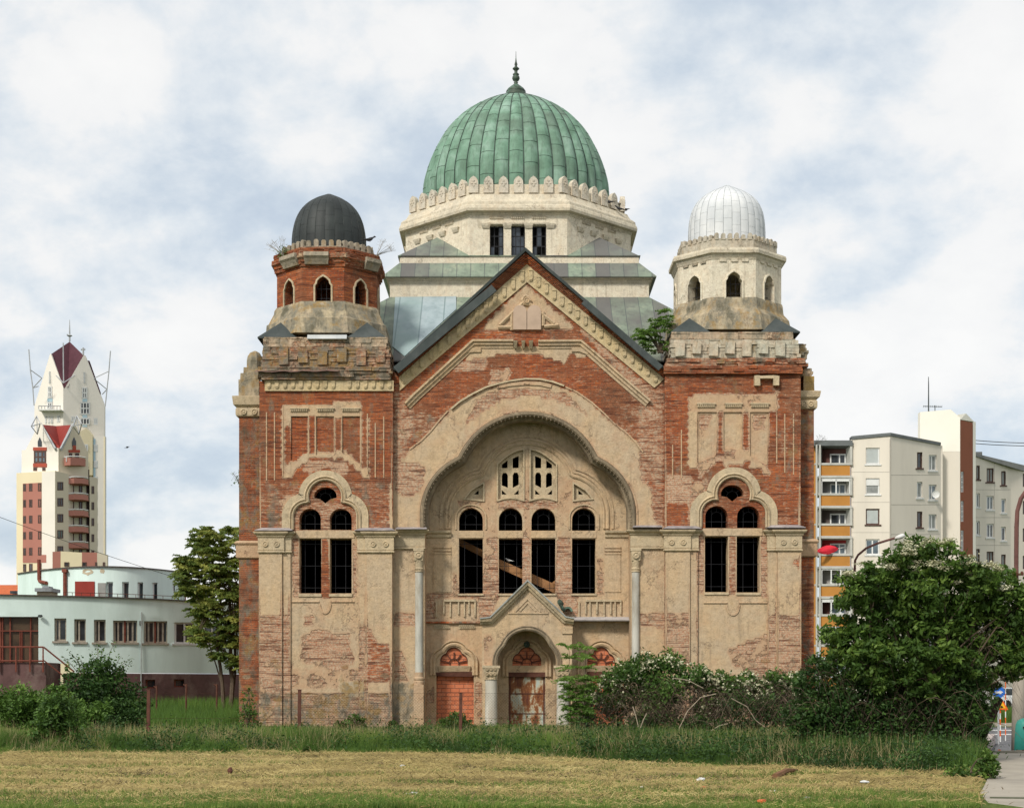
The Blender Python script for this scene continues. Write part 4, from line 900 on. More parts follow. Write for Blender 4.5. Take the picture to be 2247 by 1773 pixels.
m = MB(); m.sweep(tre(q7, YR, 1037, 652, 98, 58, 705, 92, 800), [(-.10, YR + .02), (-.10, YR - .10), (-.02, YR - .14), (.05, YR - .08), (.10, YR - .12), (.14, YR - .12), (.14, YR + .02)]); m.build('portal_inner_moulding', M['plaster'], portal)
m = MB(); m.add(*ringdisc(X(q7(1037, 0)[0], YR), Z(q7(0, 570)[1], YR), YR - .15, .13)); m.build('keystone_rosette', M['copper_dark'], portal)
# broken timber lying across the great window, roof trusses inside
def beam(pts, Y0, Y1, w_, name='roof_beam'):
    (a, b), (c, d) = [q6(*p) for p in pts]; m = MB(); A0 = Vector((X(a, Y0), Y0, Z(b, Y0))); B0 = Vector((X(c, Y1), Y1, Z(d, Y1))); dd = (B0 - A0).normalized(); up = Vector((0, 1, 0)).cross(dd).normalized()
    V = []
    for P0 in (A0, B0):
        for s, y in ((-1, -.12), (1, -.12), (1, .12), (-1, .12)): V.append(tuple(P0 + up * s * w_ + Vector((0, y, 0))))
    m.add(V, [(0, 1, 2, 3), (7, 6, 5, 4), (0, 4, 5, 1), (1, 5, 6, 2), (2, 6, 7, 3), (3, 7, 4, 0)]); return m.build(name, M['wood'], syn)
beam([(790, 1215), (1290, 1440)], YR + .68, YR + .75, .17); beam([(540, 1075), (800, 1205)], YR + 1.6, YR + 1.2, .13); beam([(1180, 1425), (1290, 1330)], YR + .9, YR + .95, .08)
# dark interior
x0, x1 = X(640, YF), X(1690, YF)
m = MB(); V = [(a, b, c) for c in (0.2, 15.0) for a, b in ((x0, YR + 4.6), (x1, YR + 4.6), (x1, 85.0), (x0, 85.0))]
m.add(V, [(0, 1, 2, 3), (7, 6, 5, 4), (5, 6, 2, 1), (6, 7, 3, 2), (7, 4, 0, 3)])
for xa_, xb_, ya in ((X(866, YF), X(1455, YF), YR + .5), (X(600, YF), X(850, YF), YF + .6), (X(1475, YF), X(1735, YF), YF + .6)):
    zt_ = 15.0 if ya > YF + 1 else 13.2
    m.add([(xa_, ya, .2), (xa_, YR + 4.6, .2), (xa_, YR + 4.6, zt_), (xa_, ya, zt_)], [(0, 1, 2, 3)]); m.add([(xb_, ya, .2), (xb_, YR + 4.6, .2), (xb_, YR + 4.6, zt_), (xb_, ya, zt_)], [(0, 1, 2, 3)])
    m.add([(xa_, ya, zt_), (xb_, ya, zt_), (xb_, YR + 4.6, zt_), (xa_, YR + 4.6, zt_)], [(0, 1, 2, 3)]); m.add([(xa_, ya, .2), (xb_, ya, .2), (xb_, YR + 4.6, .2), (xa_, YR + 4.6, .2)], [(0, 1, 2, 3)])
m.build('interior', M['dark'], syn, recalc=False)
# --- walls of the body behind
xl, xr = X(569, YF), X(1757, YF)
m = MB(); t = .6
m.box(xl, xl + t, YF + .601, 88, 0, 13.4); m.nxt(); m.box(xr - t, xr, YF + .601, 88, 0, 13.4); m.nxt(); m.box(xl + t, xr - t, 87.4, 88, 0, 13.4)
m.box(xl, X(862, YF), 67.0, 67.4, 5, 13.4) if 0 else None
m.build('side_wall', M['brick_dirty'], syn)
# ------------------------------------------------------------------ upper works of the synagogue
def ruin(name, x0, x1, y0, y1, z0, z1, mat, row=.13, jit=.10, core=.12, parent=syn, slope=(0, 0)):
    """uneven courses of broken masonry round a core; slope shrinks left and right ends towards the top"""
    m = MB(); m.box(x0 + core + slope[0], x1 - core - slope[1], y0 + core, y1, z0, z1 - .02); z = z0
    while z < z1 - .02:
        h = min(random.uniform(.7, 1.3) * row, z1 - z); f = (z - z0) / max(.01, z1 - z0); a, b = x0 + slope[0] * f + random.uniform(0, jit), x1 - slope[1] * f - random.uniform(0, jit); x = a
        while x < b:
            l = random.uniform(.25, .8); e = min(b, x + l); g = random.uniform(0, .012)
            m.box(x, e, y0 + random.uniform(0, jit), y0 + core + .25, z, z + h - g, .008); x = e
        for xs, s in ((a, 1), (b, -1)):
            y = y0 + .1
            while y < y1 - .1:
                l = random.uniform(.3, .8); d = random.uniform(0, jit); m.box(min(xs + s * d, xs + s * (core + .25)), max(xs + s * d, xs + s * (core + .25)), y, min(y1, y + l), z, z + h - g, .008); y += l
        z += h
    return m.build(name, mat, parent)
def XZ(q, u, v, Y): a, b = q(u, v); return X(a, Y), Z(b, Y)
TB = 67.3                               # back of the towers
# left tower top
xl_, xr_ = X(569, YF), X(862, YF)
z_f0, z_f1, z_c = Z(q2(0, 1636)[1], YF), Z(q2(0, 1556)[1], YF), Z(q2(0, 1492)[1], YF)
ruin('tower_band', xl_ - .02, xr_, YF + .02, TB, Z(853, YF), z_f1, M['brick'], jit=.03, core=.05)
frieze('tower_frieze', [q2(278, 1556), q2(1243, 1556)], [q2(278, 1634), q2(1243, 1634)], 16, YF - .02, mat=M['frieze'], gaps=(9,))
ruin('ruined_cornice', X(q2(228, 0)[0], YF), X(q2(1245, 0)[0], YF), YF - .28, TB, z_f1 + .01, z_c, M['ruin'], row=.10, jit=.16)
ruin('ruined_cornice', X(q2(215, 0)[0], YF), X(q2(1240, 0)[0], YF), YF - .34, TB, z_c, Z(q2(0, 1462)[1], YF), M['ruin'], row=.09, jit=.12)
m = MB(); a, b = XZ(q2, 203, 1492, YF - .4), XZ(q2, 830, 1470, YF - .4)
pts = [(a[0] + (b[0] - a[0]) * i / 14, a[1] + .02 * math.sin(i * 1.7) + (b[1] - a[1]) * .3 * i / 14) for i in range(15)]
m.sweep(pts, [(0, YF - .46), (.02, YF - .46), (.14, YF - .05), (.12, YF - .05)]); m.build('cornice_flashing', plain('reddish_tin', (.20, .12, .10), .35, 3), syn)
zp0, zp1 = Z(q2(0, 1462)[1], YF), Z(q2(0, 1300)[1], YF)
ruin('tower_parapet', X(q2(238, 0)[0], YF), X(q2(1228, 0)[0], YF), YF - .02, TB, zp0, zp1, M['ruin'], row=.12, jit=.07, slope=(.12, .05))
for i in range(6):
    u = 420 + i * 145; m = MB(); a, b = XZ(q2, u - 36, 1440 - 20 * (i % 2), YF), XZ(q2, u + 34, 1312 + 15 * (i % 3), YF); m.box(a[0], b[0], YF - .09, YF + .1, a[1], b[1], .02); m.build('broken_merlon', M['ruin'], syn)
ruin('tower_plinth', X(q2(262, 0)[0], YF), X(q2(1196, 0)[0], YF), YF + .02, TB, zp1, Z(q2(0, 1228)[1], YF), M['ruin_pale'], row=.14, jit=.05)
# right tower top
zr = lambda v: Z(q3(0, v)[1], YF)
ruin('tower_band', X(1459, YF), X(1757, YF), YF + .02, TB, Z(827, YF), zr(1450), M['brick'], jit=.03, core=.05)
ruin('ruined_cornice', X(q3(178, 0)[0], YF), X(q3(1182, 0)[0], YF), YF - .22, TB, zr(1450), zr(1395), masonry('dark_corbel_brick', const=(.08, .35, .35)), row=.09, jit=.08)
ruin('ruined_cornice', X(q3(190, 0)[0], YF), X(q3(1228, 0)[0], YF), YF - .08, TB, zr(1395), zr(1330), masonry('mossy_brick', const=(.22, .5, .5)), row=.10, jit=.16)
M['verdigris'] = masonry('pale_stained_parapet', const=(.85, .7, .42), plaster=(.56, .49, .38), grey=(.33, .38, .32))
ruin('tower_parapet', X(q3(228, 0)[0], YF), X(q3(1180, 0)[0], YF), YF + .0, TB, zr(1330), zr(1195), M['verdigris'], row=.14, jit=.08, slope=(.0, .15))
for i in range(7):
    u = 300 + i * 120; m = MB(); a, b = XZ(q3, u - 30, 1320 - 15 * (i % 2), YF), XZ(q3, u + 34, 1210 + 12 * (i % 3), YF); m.box(a[0], b[0], YF - .09, YF + .1, a[1], b[1], .02); m.build('broken_merlon', M['verdigris'], syn)
ruin('tower_plinth', X(q3(238, 0)[0], YF), X(q3(1120, 0)[0], YF), YF + .03, TB, zr(1195), zr(1142), M['ruin_pale'], row=.2, jit=.03)
m = MB()                                  # the one surviving frieze block
for u0, u1, v0, v1 in ((835, 875, 1465, 1535), (970, 1012, 1465, 1535), (870, 975, 1465, 1487)):
    a, b = XZ(q3, u0, v1, YF), XZ(q3, u1, v0, YF); m.box(a[0], b[0], YF - .2, YF + .05, a[1], b[1], .015)
m.build('frieze_fragment', M['trim'], syn)
def pyramid(m, cx, cy, sx, h, a, z0, z1):
    """corner roof: sx = -1/+1 side, front corner of a square of half side h, rising against an octagon of apothem a"""
    k = .414 * a; A_ = (cx + sx * h, cy - h, z0); B_ = (cx + sx * k, cy - h, z0); D_ = (cx + sx * h, cy - k, z0); T_ = (cx + sx * .70 * a, cy - .70 * a, z1)
    E_ = (cx + sx * k * .9, cy - a * .9, z0); G_ = (cx + sx * a * .9, cy - k * .9, z0)
    V = [A_, B_, D_, T_, E_, G_]; V += [(x, y, z - .05) for x, y, z in V[:3]]
    m.add(V, [(0, 1, 3), (0, 3, 2), (1, 4, 3), (2, 3, 5), (0, 6, 7, 1), (0, 2, 8, 6)])
def gore_dome(name, cx, cy, prof, n, mat, seammat, parent, bulge=.02, sw=.012, off=0, rows=None, sub=4):
    V = []; Fc = []; T = []; seams = MB(); nr = len(prof)
    tints = rng.random((n, 12)); phs = [(g % 2) * .5 + random.uniform(-.12, .22) for g in range(n)]
    for g in range(n):
        a0, a1 = 2 * math.pi * (g + off) / n, 2 * math.pi * (g + 1 + off) / n
        base = len(V)
        for j, (r, z) in enumerate(prof):
            for k in range(sub + 1):
                f = k / sub; a = a0 + (a1 - a0) * f; rr = r * (1 + bulge * math.sin(math.pi * f)); V.append((cx + rr * math.cos(a), cy + rr * math.sin(a), z))
                T.append(0)
        for j in range(nr - 1):
            for k in range(sub): b = base + j * (sub + 1) + k; Fc.append((b, b + 1, b + sub + 2, b + sub + 1))
        seams.tube([(cx + r * 1.004 * math.cos(a0), cy + r * 1.004 * math.sin(a0), z) for r, z in prof], sw, 4)
        if rows:
            ph = phs[g]
            for i_ in range(rows + 1):
                t = (i_ + ph) / rows
                if not 0.02 < t < .97: continue
                j = t * (nr - 1); j0 = int(j); f = j - j0; r = prof[j0][0] * (1 - f) + prof[min(nr - 1, j0 + 1)][0] * f; z = prof[j0][1] * (1 - f) + prof[min(nr - 1, j0 + 1)][1] * f
                seams.tube([(cx + r * (1.001 + bulge * math.sin(math.pi * e)) * math.cos(a0 + (a1 - a0) * e), cy + r * (1.001 + bulge * math.sin(math.pi * e)) * math.sin(a0 + (a1 - a0) * e), z) for e in (0, .25, .5, .75, 1)], sw * .42, 3)
    tt = np.zeros(len(V)); per = nr * (sub + 1)
    for g in range(n):
        ph = phs[g]
        for j in range(nr):
            row_ = int((j / (nr - 1)) * (rows or 1) + ph + 1e-6); tt[g * per + j * (sub + 1): g * per + (j + 1) * (sub + 1)] = tints[g, row_ % 12] ** 4 * .8
    d = mesh_np(name, V, Fc, mat, parent, tint=tt, smooth=True)
    seams.build(name.replace('dome', 'seam') if 'dome' in name else 'seam', seammat, d, recalc=False)
    return d
def resample(pr, n):
    pr = np.array(pr, float); d = np.r_[0, np.cumsum(np.hypot(*(pr[1:] - pr[:-1]).T))]; t = np.linspace(0, d[-1], n)
    # smooth cubic-ish
    out = np.stack([np.interp(t, d, pr[:, 0]), np.interp(t, d, pr[:, 1])], 1)
    for _ in range(3): out[1:-1] = (out[:-2] + 2 * out[1:-1] + out[2:]) / 4
    return [tuple(p) for p in out]
def octface(cx, cy, a, k):
    """mapping of local (u,v,w) onto face k of an octagon; face 0 looks to the camera"""
    th = -math.pi / 2 + k * math.pi / 4; nx, ny = math.cos(th), math.sin(th); tx, ty = -ny, nx
    return lambda u, v, w: (cx + nx * (a - w) + tx * u, cy + ny * (a - w) + ty * u, v)
def turret(name, label, q, cx, cy, a, vs, mats, dome, merlons):
    """vs: photo rows of wall bottom/top etc. measured on the front face"""
    yf = cy - a; z = lambda v: Z(q(0, v)[1], yf)
    wall, corn, par, trim_, bas = mats
    t = bpy.data.objects.new('turret', None); C.objects.link(t); t.parent = syn; t.location = Vector((cx, cy, z(vs['base'][-1][1]))) - Vector(syn.location); t['label'] = label
    m = MB(); m.octs(cx, cy, [(a + d, z(v)) for d, v in vs['base'][::-1]]); m.build('turret_base', bas, t)
    zb, zt = z(vs['wall'][0]), z(vs['wall'][1]); hw = a * math.tan(math.pi / 8)
    ow = vs['open']; uc = (ow[0] + ow[1]) / 2; sc = yf / F * (q(1, 0)[0] - q(0, 0)[0]); r = (ow[1] - ow[0]) / 2 * sc; oz0, oz1 = z(ow[3]), z(ow[2])
    zs = oz0 + (oz1 - oz0) * .55
    hole = [(-r, oz0 + .01), (-r, zs), (-r * 1.0, zs + .12), (-r * .80, zs + .20), (-r * .72, zs + .32), (-r * .4, zs + .42), (0, oz1), (r * .4, zs + .42), (r * .72, zs + .32), (r * .80, zs + .20), (r, zs + .12), (r, zs), (r, oz0 + .01)]
    for k in range(8):
        mp = octface(cx, cy, a, k)
        panel('turret_wall', [(-hw, zb), (hw, zb), (hw, zt), (-hw, zt)], [hole], 0, .42, wall, t, mp=mp)
        m = MB()
        m.sweep(hole, [(0.0, .02), (0.0, -.05), (.04, -.05), (.07, -.04), (.07, .02)], mp=mp); m.build('opening_trim', trim_, t)
        m = MB()
        for c in (-.34, .34): m.box(c * r - .01, c * r + .01, .26, .28, oz0, zs + .3)
        for zz_ in (.25, .6): zc_ = oz0 + (oz1 - oz0) * zz_; m.box(-r, r, .262, .278, zc_ - .01, zc_ + .01)
        m.v = [mp(x, z_, y) for x, y, z_ in m.v]; m.build('opening_grille', M['iron'], t)
    m = MB(); m.octs(cx, cy, [(a + d, z(v)) for d, v in vs['cornice'][::-1]]); 
    m.build('turret_cornice', corn, t)
    # floor and ceiling inside
    m = MB(); m.octs(cx, cy, [(a - .3, zb - .02), (a - .3, zb + .03)]); m.build('turret_floor', M['dark'], t)
    # parapet with merlons
    ap, v0, v1, vm = vs['parapet']; z0, z1, z2 = z(v0), z(v1), z(vm); hp = ap * math.tan(math.pi / 8)
    for k in range(8):
        mp = octface(cx, cy, ap, k); m = MB(); m.add([mp(u, v, w_) for v in (z0, z1) for u, w_ in ((-hp, 0), (hp, 0), (hp * .88, .22), (-hp * .88, .22))], [(3, 2, 1, 0), (4, 5, 6, 7), (0, 1, 5, 4), (1, 2, 6, 5), (2, 3, 7, 6), (3, 0, 4, 7)])
        nm = merlons
        for i in range(nm):
            u = -hp + 2 * hp * (i + .5) / nm; w2 = hp / nm * .62; top = z2 + random.uniform(-.05, .03)
            ps = [(u - w2, z1 - .05), (u + w2, z1 - .05), (u + w2, top - .05), (u + w2 * .5, top), (u - w2 * .5, top), (u - w2, top - .05)]
            m.prism(ps, .0, .18, mp=lambda a_, b_, c_: mp(a_, b_, c_ - .03))
        m.build('crenellated_parapet', par, t)
    dm, dseam, pr, n, rows = dome
    gore_dome('turret_dome', cx, cy, resample(pr, 22), n, dm, dseam, t, bulge=.012, sw=.010, rows=rows)
    return t
# left turret
cx, cy, a = X(721.8, 64.6), 64.65, 2.04
zf = lambda v: Z(q2(0, v)[1], cy - a)
Rr = 1.53; zc_ = lambda v: Z(q2(0, v)[1], cy)
prL = [(Rr * f, zc_(v)) for f, v in ((1.0, 640), (1.0, 512), (.98, 450), (.945, 400), (.88, 345), (.795, 298), (.65, 252), (.42, 207), (.18, 178), (.05, 162))]
t_left = turret('turret', 'bare red brick octagonal turret under a black tin dome', q2, cx, cy, a,
       dict(base=[(.02, 960), (.10, 985), (.12, 1010), (.32, 1090), (.40, 1100), (.42, 1150), (.52, 1215)], wall=(985, 668), open=(680, 797, 775, 980), cornice=[(-.30, 575), (-.02, 590), (.02, 600), (.20, 606), (.22, 640), (.14, 652), (.08, 668), (.03, 690)], parapet=(1.84, 585, 535, 487)),
       (M['brick'], masonry('broken_turret_cornice', const=(.38, .3, .3)), M['grey_stone'], M['trim'], M['lichen']),
       (M['black_dome'], M['black_dome'], prL, 24, 5), 5)
for k in range(-2, 3):                      # loose, uneven courses left where the cornice fell off
    mp = octface(cx, cy, a, k); hp_ = (a + .1) * math.tan(math.pi / 8); m2 = MB(); z = zf(700)
    for row_ in range(9):
        u = -hp_; pj = .02 + .028 * row_ if row_ < 6 else .10
        while u < hp_: l = random.uniform(.14, .45); m2.box(u, min(hp_, u + l), -pj - random.uniform(0, .07), .1, z, z + .075, .006); u += l
        z += .083
    m = MB(); m.add([mp(x, z_, y) for x, y, z_ in m2.v], m2.f); m.build('broken_course', masonry('loose_brick_course', const=(.1, .4, .28)) if k == -2 else bpy.data.materials['loose_brick_course'], t_left)
m = MB()
for s in (-1, 1): m.nxt(); pyramid(m, cx, cy, s, 2.56, 2.5, Z(q2(0, 1228)[1], cy - 2.56), Z(q2(0, 1120)[1], cy - 1.75))
m.build('corner_roof', M['tin_dark'], syn)
m = MB()                                   # surviving cornice stones on the brick turret
for k, (u0, u1) in ((0, (-.72, .22)), (-1, (-.2, .75)), (1, (.1, .8))):
    m.nxt(); mp = octface(cx, cy, a, k); m2 = MB(); m2.rects([(u0, u1, -.16, .2, zf(690)), (u0, u1, -.20, .2, zf(675)), (u0 - .03, u1 + .03, -.28, .2, zf(650)), (u0 - .03, u1 + .03, -.36, .2, zf(635)), (u0 - .03, u1 + .03, -.34, .2, zf(605))]); m.add([mp(x, z_, y) for x, y, z_ in m2.v], m2.f)
m.build('cornice_stone', M['grey_stone'], syn)
m = MB(); p, r_ = XZ(q2, 595, 1242, YF - .1), XZ(q2, 890, 1214, YF - .1); m.box(p[0], r_[0], YF - .12, YF + .3, p[1], r_[1] + .0, .01); m.build('white_board', M['white_dome'], syn)
# right turret
cx, cy, a = X(1595.6, 64.5), 64.65, 2.12
Rr = 1.58; zc_ = lambda v: Z(q3(0, v)[1], cy)
prR = [(Rr * f, zc_(v)) for f, v in ((1.0, 580), (1.0, 440), (.99, 380), (.955, 310), (.90, 260), (.79, 215), (.64, 178), (.45, 148), (.27, 124), (.10, 102), (.03, 92))]
turret('turret', 'cream rendered octagonal turret under a white tin dome', q3, cx, cy, a,
       dict(base=[(.03, 895), (.06, 915), (.08, 960), (.10, 975), (.30, 1020), (.36, 1080), (.44, 1142)], wall=(915, 605), open=(617, 732, 712, 905), cornice=[(-.30, 520), (-.02, 533), (.0, 540), (.17, 545), (.20, 560), (.19, 582), (.10, 588), (.08, 600), (.04, 612), (.02, 622)], parapet=(1.95, 535, 462, 428)),
       (M['cream'], M['cream_worn'], masonry('stained_parapet_stone', const=(1.3, .5, .40), plaster=(.46, .42, .34)), M['cream'], M['lichen']),
       (M['white_dome'], M['white_seam'], prR, 28, 7), 6)
m = MB()
for s in (-1, 1): m.nxt(); pyramid(m, cx, cy, s, 2.58, 2.5, Z(q3(0, 1142)[1], cy - 2.58), Z(q3(0, 1045)[1], cy - 1.75))
m.build('corner_roof', M['tin_dark'], syn)
m = MB()
for s in (-1, 1):
    for u in (-.5, .5):
        pass
mp = octface(cx, cy, a, 0)
for k in (0, -1, 1, 7, 2):
    mp = octface(cx, cy, a, k); m2 = MB()
    for u in (-.45, .02, .45): m2.nxt(); m2.box(u - .13, u + .13, -.05, .1, Z(q3(0, 640)[1], cy - a), Z(q3(0, 622)[1], cy - a))
    m2.v = [mp(x, z_, y) for x, y, z_ in m2.v]; m2.build('dentil_band', M['cream_worn'], syn)
# --- corner buttresses and pinnacles
def butt(x0, x1, side, qf, cap, corn, mat):
    a, b = X(x0, YF + .7), X(x1, YF + .7); zc0, zc1 = Z(cap[1], YF + .7), Z(cap[0], YF + .7)
    m = MB(); m.box(a, b, YF + .7, YF + 2.5, 0, zc1); m.build('buttress', mat, syn)
    m = MB(); m.rects([(a - p, b + p, YF + .7 - p, YF + 2.5, z) for p, z in ((.04, zc0), (.10, zc0 + .03), (.12, zc0 + .1), (.12, zc1 - .06), (.08, zc1 - .01), (.20, zc1 + .1), (.24, Z(corn, YF + .7) - .03), (.24, Z(corn, YF + .7)), (.03, Z(corn, YF + .7) + .05))])
    for i in range(2): m.add(*ringdisc(a + (b - a) * (.25 + .5 * i), (zc0 + zc1) / 2, YF + .58, .12))
    m.build('buttress_capital', M['trim'], syn)
butt(524.5, 571, -1, q5, (895, 915), 871, masonry('left_buttress_brick', const=(.12, .3, .52)))
butt(1755, 1786, 1, q3, (878, 898), 860, masonry('right_buttress_brick', const=(.14, .4, .48)))
for x0, x1, yt, yb in ((521, 567, 1192, 1226), (1757, 1790, 1188, 1222)):
    Yb = YF + .7; a, b = X(x0, Yb), X(x1, Yb); m = MB(); m.rects([(a - p, b + p, Yb - p - .04, Yb + 1.9, z) for p, z in ((0, Z(yb, Yb)), (.05, Z(yb, Yb) + .05), (.05, Z(yt, Yb) - .1), (.12, Z(yt, Yb)), (.02, Z(yt, Yb) + .1))]); m.build('buttress_band', masonry('worn_band', const=(.65, .7, .35)), syn)
def pin(levels, mat, cy_, dome_=None, name='pinnacle'):
    m = MB()
    for (x0, x1, y0, y1) in levels:
        a, b = X(x0, YF + .9), X(x1, YF + .9); h = (b - a) / 2; m.box(a, b, cy_ - h, cy_ + h, Z(y1, YF + .9), Z(y0, YF + .9) + .01, .02)
    if dome_:
        x0, x1, y0, y1 = dome_; a, b = X(x0, YF + .9), X(x1, YF + .9); r = (b - a) / 2; zt, zb = Z(y0, YF + .9), Z(y1, YF + .9)
        m.octs((a + b) / 2, cy_, [(r, zb), (r, zb + (zt - zb) * .45), (r * .9, zb + (zt - zb) * .68), (r * .62, zb + (zt - zb) * .88), (r * .15, zt)])
    return m.build(name, mat, syn)
pin([(524, 568, 833, 868), (527, 566, 818, 832), (533, 569, 806, 818)], M['lichen'], YF + 1.3, (539, 573, 766, 806))
ruin('pinnacle', X(1762, YF + .9), X(1786, YF + .9), YF + .8, YF + 2.0, Z(858, YF + .9), Z(826, YF + .9), masonry('ochre_lichen_block', const=(1.2, .5, .3), plaster=(.38, .25, .08)), row=.3, jit=.02)
ruin('pinnacle', X(1757, YF + .9), X(1782, YF + .9), YF + .8, YF + 2.0, Z(826, YF + .9), Z(808, YF + .9), M['ruin_pale'], row=.12, jit=.15)
ruin('pinnacle', X(1742, YF + .9), X(1776, YF + .9), YF + .7, YF + 2.0, Z(806, YF + .9), Z(756, YF + .9), M['lichen'], row=.12, jit=.15, slope=(.1, .25))
# --- hipped copper roof, tiers and drum
CD = 75.0; XT = .33
zT = Z(q1(0, 1628)[1], 69.2); hT = 5.77; hB = 10.5; zB = zT - .8 * (hB - hT)
m = MB(); m.rects([(XT - hB, XT + hB, CD - hB, CD + hB, zB - .06), (XT - hB, XT + hB, CD - hB, CD + hB, zB), (XT - hT, XT + hT, CD - hT, CD + hT, zT)]); m.build('hipped_roof', M['copper_roof'], syn)
m = MB(); m.box(xl + .05, xr - .05, TB - .3, 87.9, 13.3, zB - .04); m.build('upper_wall', M['cream_worn'], syn)
def on_hip(px, py, off=0.0):
    k = (HY - py) / F; Y = (zT + off - CZ - .8 * (CD - hT)) / (k - .8); return (X(px, Y), Y, Z(py, Y))
m = MB()
P4 = [on_hip(*q4(*p), off=.05) for p in ((150, 356), (576, 352), (576, 440), (216, 768), (130, 700))]
m.add(P4 + [(x, y + .02, z - .04) for x, y, z in P4], [(0, 1, 2, 3, 4), (5, 6, 7, 8, 9)] + [(i, (i + 1) % 5, (i + 1) % 5 + 5, i + 5) for i in range(5)])
m.build('zinc_patch', M['zinc'], syn)
zt = lambda v, Y=69.23: Z(q1(0, v)[1], Y)
m = MB(); m.rects([(XT - h, XT + h, CD - h, CD + h, z) for h, z in ((5.77, zt(1640)), (5.77, zt(1532)))]); m.build('lower_tier_wall', M['cream'], syn)
m = MB(); m.rects([(XT - h, XT + h, CD - h, CD + h, z) for h, z in ((5.78, zt(1545)), (5.83, zt(1534)), (5.83, zt(1525)), (5.93, zt(1521)), (5.95, zt(1512)), (6.02, zt(1509)), (6.04, zt(1505)))]); m.build('tier_cornice', M['cream_worn'], syn)
m = MB(); m.rects([(XT - h, XT + h, CD - h, CD + h, z) for h, z in ((6.08, zt(1505, 69.0)), (6.08, zt(1500, 69.0)), (5.38, zt(1416, 69.6)))]); m.build('tier_roof', M['copper_roof'], syn)
m = MB(); m.rects([(XT - h, XT + h, CD - h, CD + h, z) for h, z in ((5.36, zt(1430, 69.6)), (5.36, zt(1372, 69.6)))]); m.build('upper_tier_wall', M['cream'], syn)
m = MB(); m.rects([(XT - h, XT + h, CD - h, CD + h, z) for h, z in ((5.42, zt(1374, 69.6)), (5.43, zt(1369, 69.6)), (5.2, zt(1362, 69.6)))]); m.build('tier_ledge', M['copper_roof'], syn)
XD = .29; aD = 5.27; yD = CD - aD; zd = lambda v, Y=yD: Z(q1(0, v)[1], Y)
m = MB()
for s in (-1, 1): m.nxt(); pyramid(m, XD, CD, s, 5.40, 5.3, zt(1370, 69.6), zd(1225, 70.5))
m.build('corner_roof', M['copper_roof'], syn)
hw = aD * math.tan(math.pi / 8)
for k in range(8):
    mp = octface(XD, CD, aD, k); hs = []
    if k % 2 == 0:
        for u0, u1 in ((782, 868), (916, 1002), (1048, 1135)):
            a, b = X(q1(u0, 0)[0], yD) - XD, X(q1(u1, 0)[0], yD) - XD; hs.append([(a, zd(1372)), (b, zd(1372)), (b, zd(1180)), (a, zd(1180))])
    panel('drum_wall', [(-hw, zd(1380)), (hw, zd(1380)), (hw, zd(1100)), (-hw, zd(1100))], hs, 0, .5, M['cream'], syn, mp=mp)
    for i, h in enumerate(hs):
        m = MB(); a, b, z0, z1 = h[0][0], h[1][0], h[0][1], h[2][1]
        for x in (a + .01, b - .05): m.box(x, x + .04, .2, .24, z0, z1)
        for f in (.33, .66): m.box(a + (b - a) * f - .018, a + (b - a) * f + .018, .203, .237, z0, z1)
        for f in (.02, .35, .68, .97): m.box(a, b, .206, .234, z0 + (z1 - z0) * f - .018, z0 + (z1 - z0) * f + .018)
        m.v = [mp(x, z_, y) for x, y, z_ in m.v]; wn = m.build('drum_window', M['iron'], syn)
        m = MB()
        for fx in range(3):
            for fz in range(3):
                if random.random() < (.25 if i != 1 else .72): x0_, z0_ = a + (b - a) * fx / 3, z0 + (z1 - z0) * fz / 3; m.box(x0_ + .01, x0_ + (b - a) / 3 - .01, .215, .222, z0_ + .01, z0_ + (z1 - z0) / 3 - .01)
        if m.v: m.v = [mp(x, z_, y) for x, y, z_ in m.v]; m.build('pane', M['glass_old'], wn)
    m = MB(); m2 = MB()
    cs = ((782, 868), (916, 1002), (1048, 1135))
    for u0, u1 in cs:
        a, b = X(q1(u0, 0)[0], yD) - XD, X(q1(u1, 0)[0], yD) - XD; n = 7; d = (b - a) / n
        if k % 2: a, b = a * .9, b * .9; d = (b - a) / n
        m2.nxt(); m2.box(a, b, -.02, .02, zd(1142), zd(1118))
        for r_ in (0, 1):
            for i in range(n): m2.box(a + d * (i + .5 * r_), a + d * (i + .5 * r_ + .45), -.07, -.021, zd(1140 - 11 * r_), zd(1131 - 11 * r_))
        if k % 2 == 0: m2.nxt(); m2.box(a - .12, b + .12, -.10, .02, zd(1176), zd(1166))
    for u in (758, 892, 1025, 1160):
        a = X(q1(u, 0)[0], yD) - XD
        if k % 2: a *= .9
        m2.nxt(); m2.rects([(a - .16, a + .16, -.05, .02, zd(1200)), (a - .19, a + .19, -.1, .02, zd(1185)), (a - .22, a + .22, -.12, .02, zd(1172))])
    m2.v = [mp(x, z_, y) for x, y, z_ in m2.v]; m2.build('drum_ornament', M['cream_worn'], syn)
m = MB(); m.octs(XD, CD, [(aD - .45, zd(1378)), (aD - .45, zd(1105))], cap0=False, cap1=False); m.build('drum_lining', M['dark'], syn)
cz = lambda v, a_: Z(q1(0, v)[1], CD - a_)
lv = [(5.28, cz(1118, 5.3)), (5.34, cz(1106, 5.34)), (5.34, cz(1100, 5.34)), (5.44, cz(1094, 5.44)), (5.50, cz(1088, 5.5)), (5.56, cz(1086, 5.6)), (5.58, cz(1070, 5.6)), (5.54, cz(1052, 5.6)), (5.50, cz(1046, 5.56)), (5.48, cz(1030, 5.54)), (5.40, cz(1024, 5.4)), (5.26, cz(1018, 5.26)), (5.16, cz(1000, 5.16)), (5.12, cz(990, 5.1)), (4.98, cz(984, 5.0)), (4.6, cz(980, 4.8))]
m = MB(); m.octs(XD, CD, lv); m.build('drum_cornice', M['cream_worn'], syn)
aP = 4.90; z0, z1, z2 = cz(984, aP), cz(925, aP), cz(876, aP)
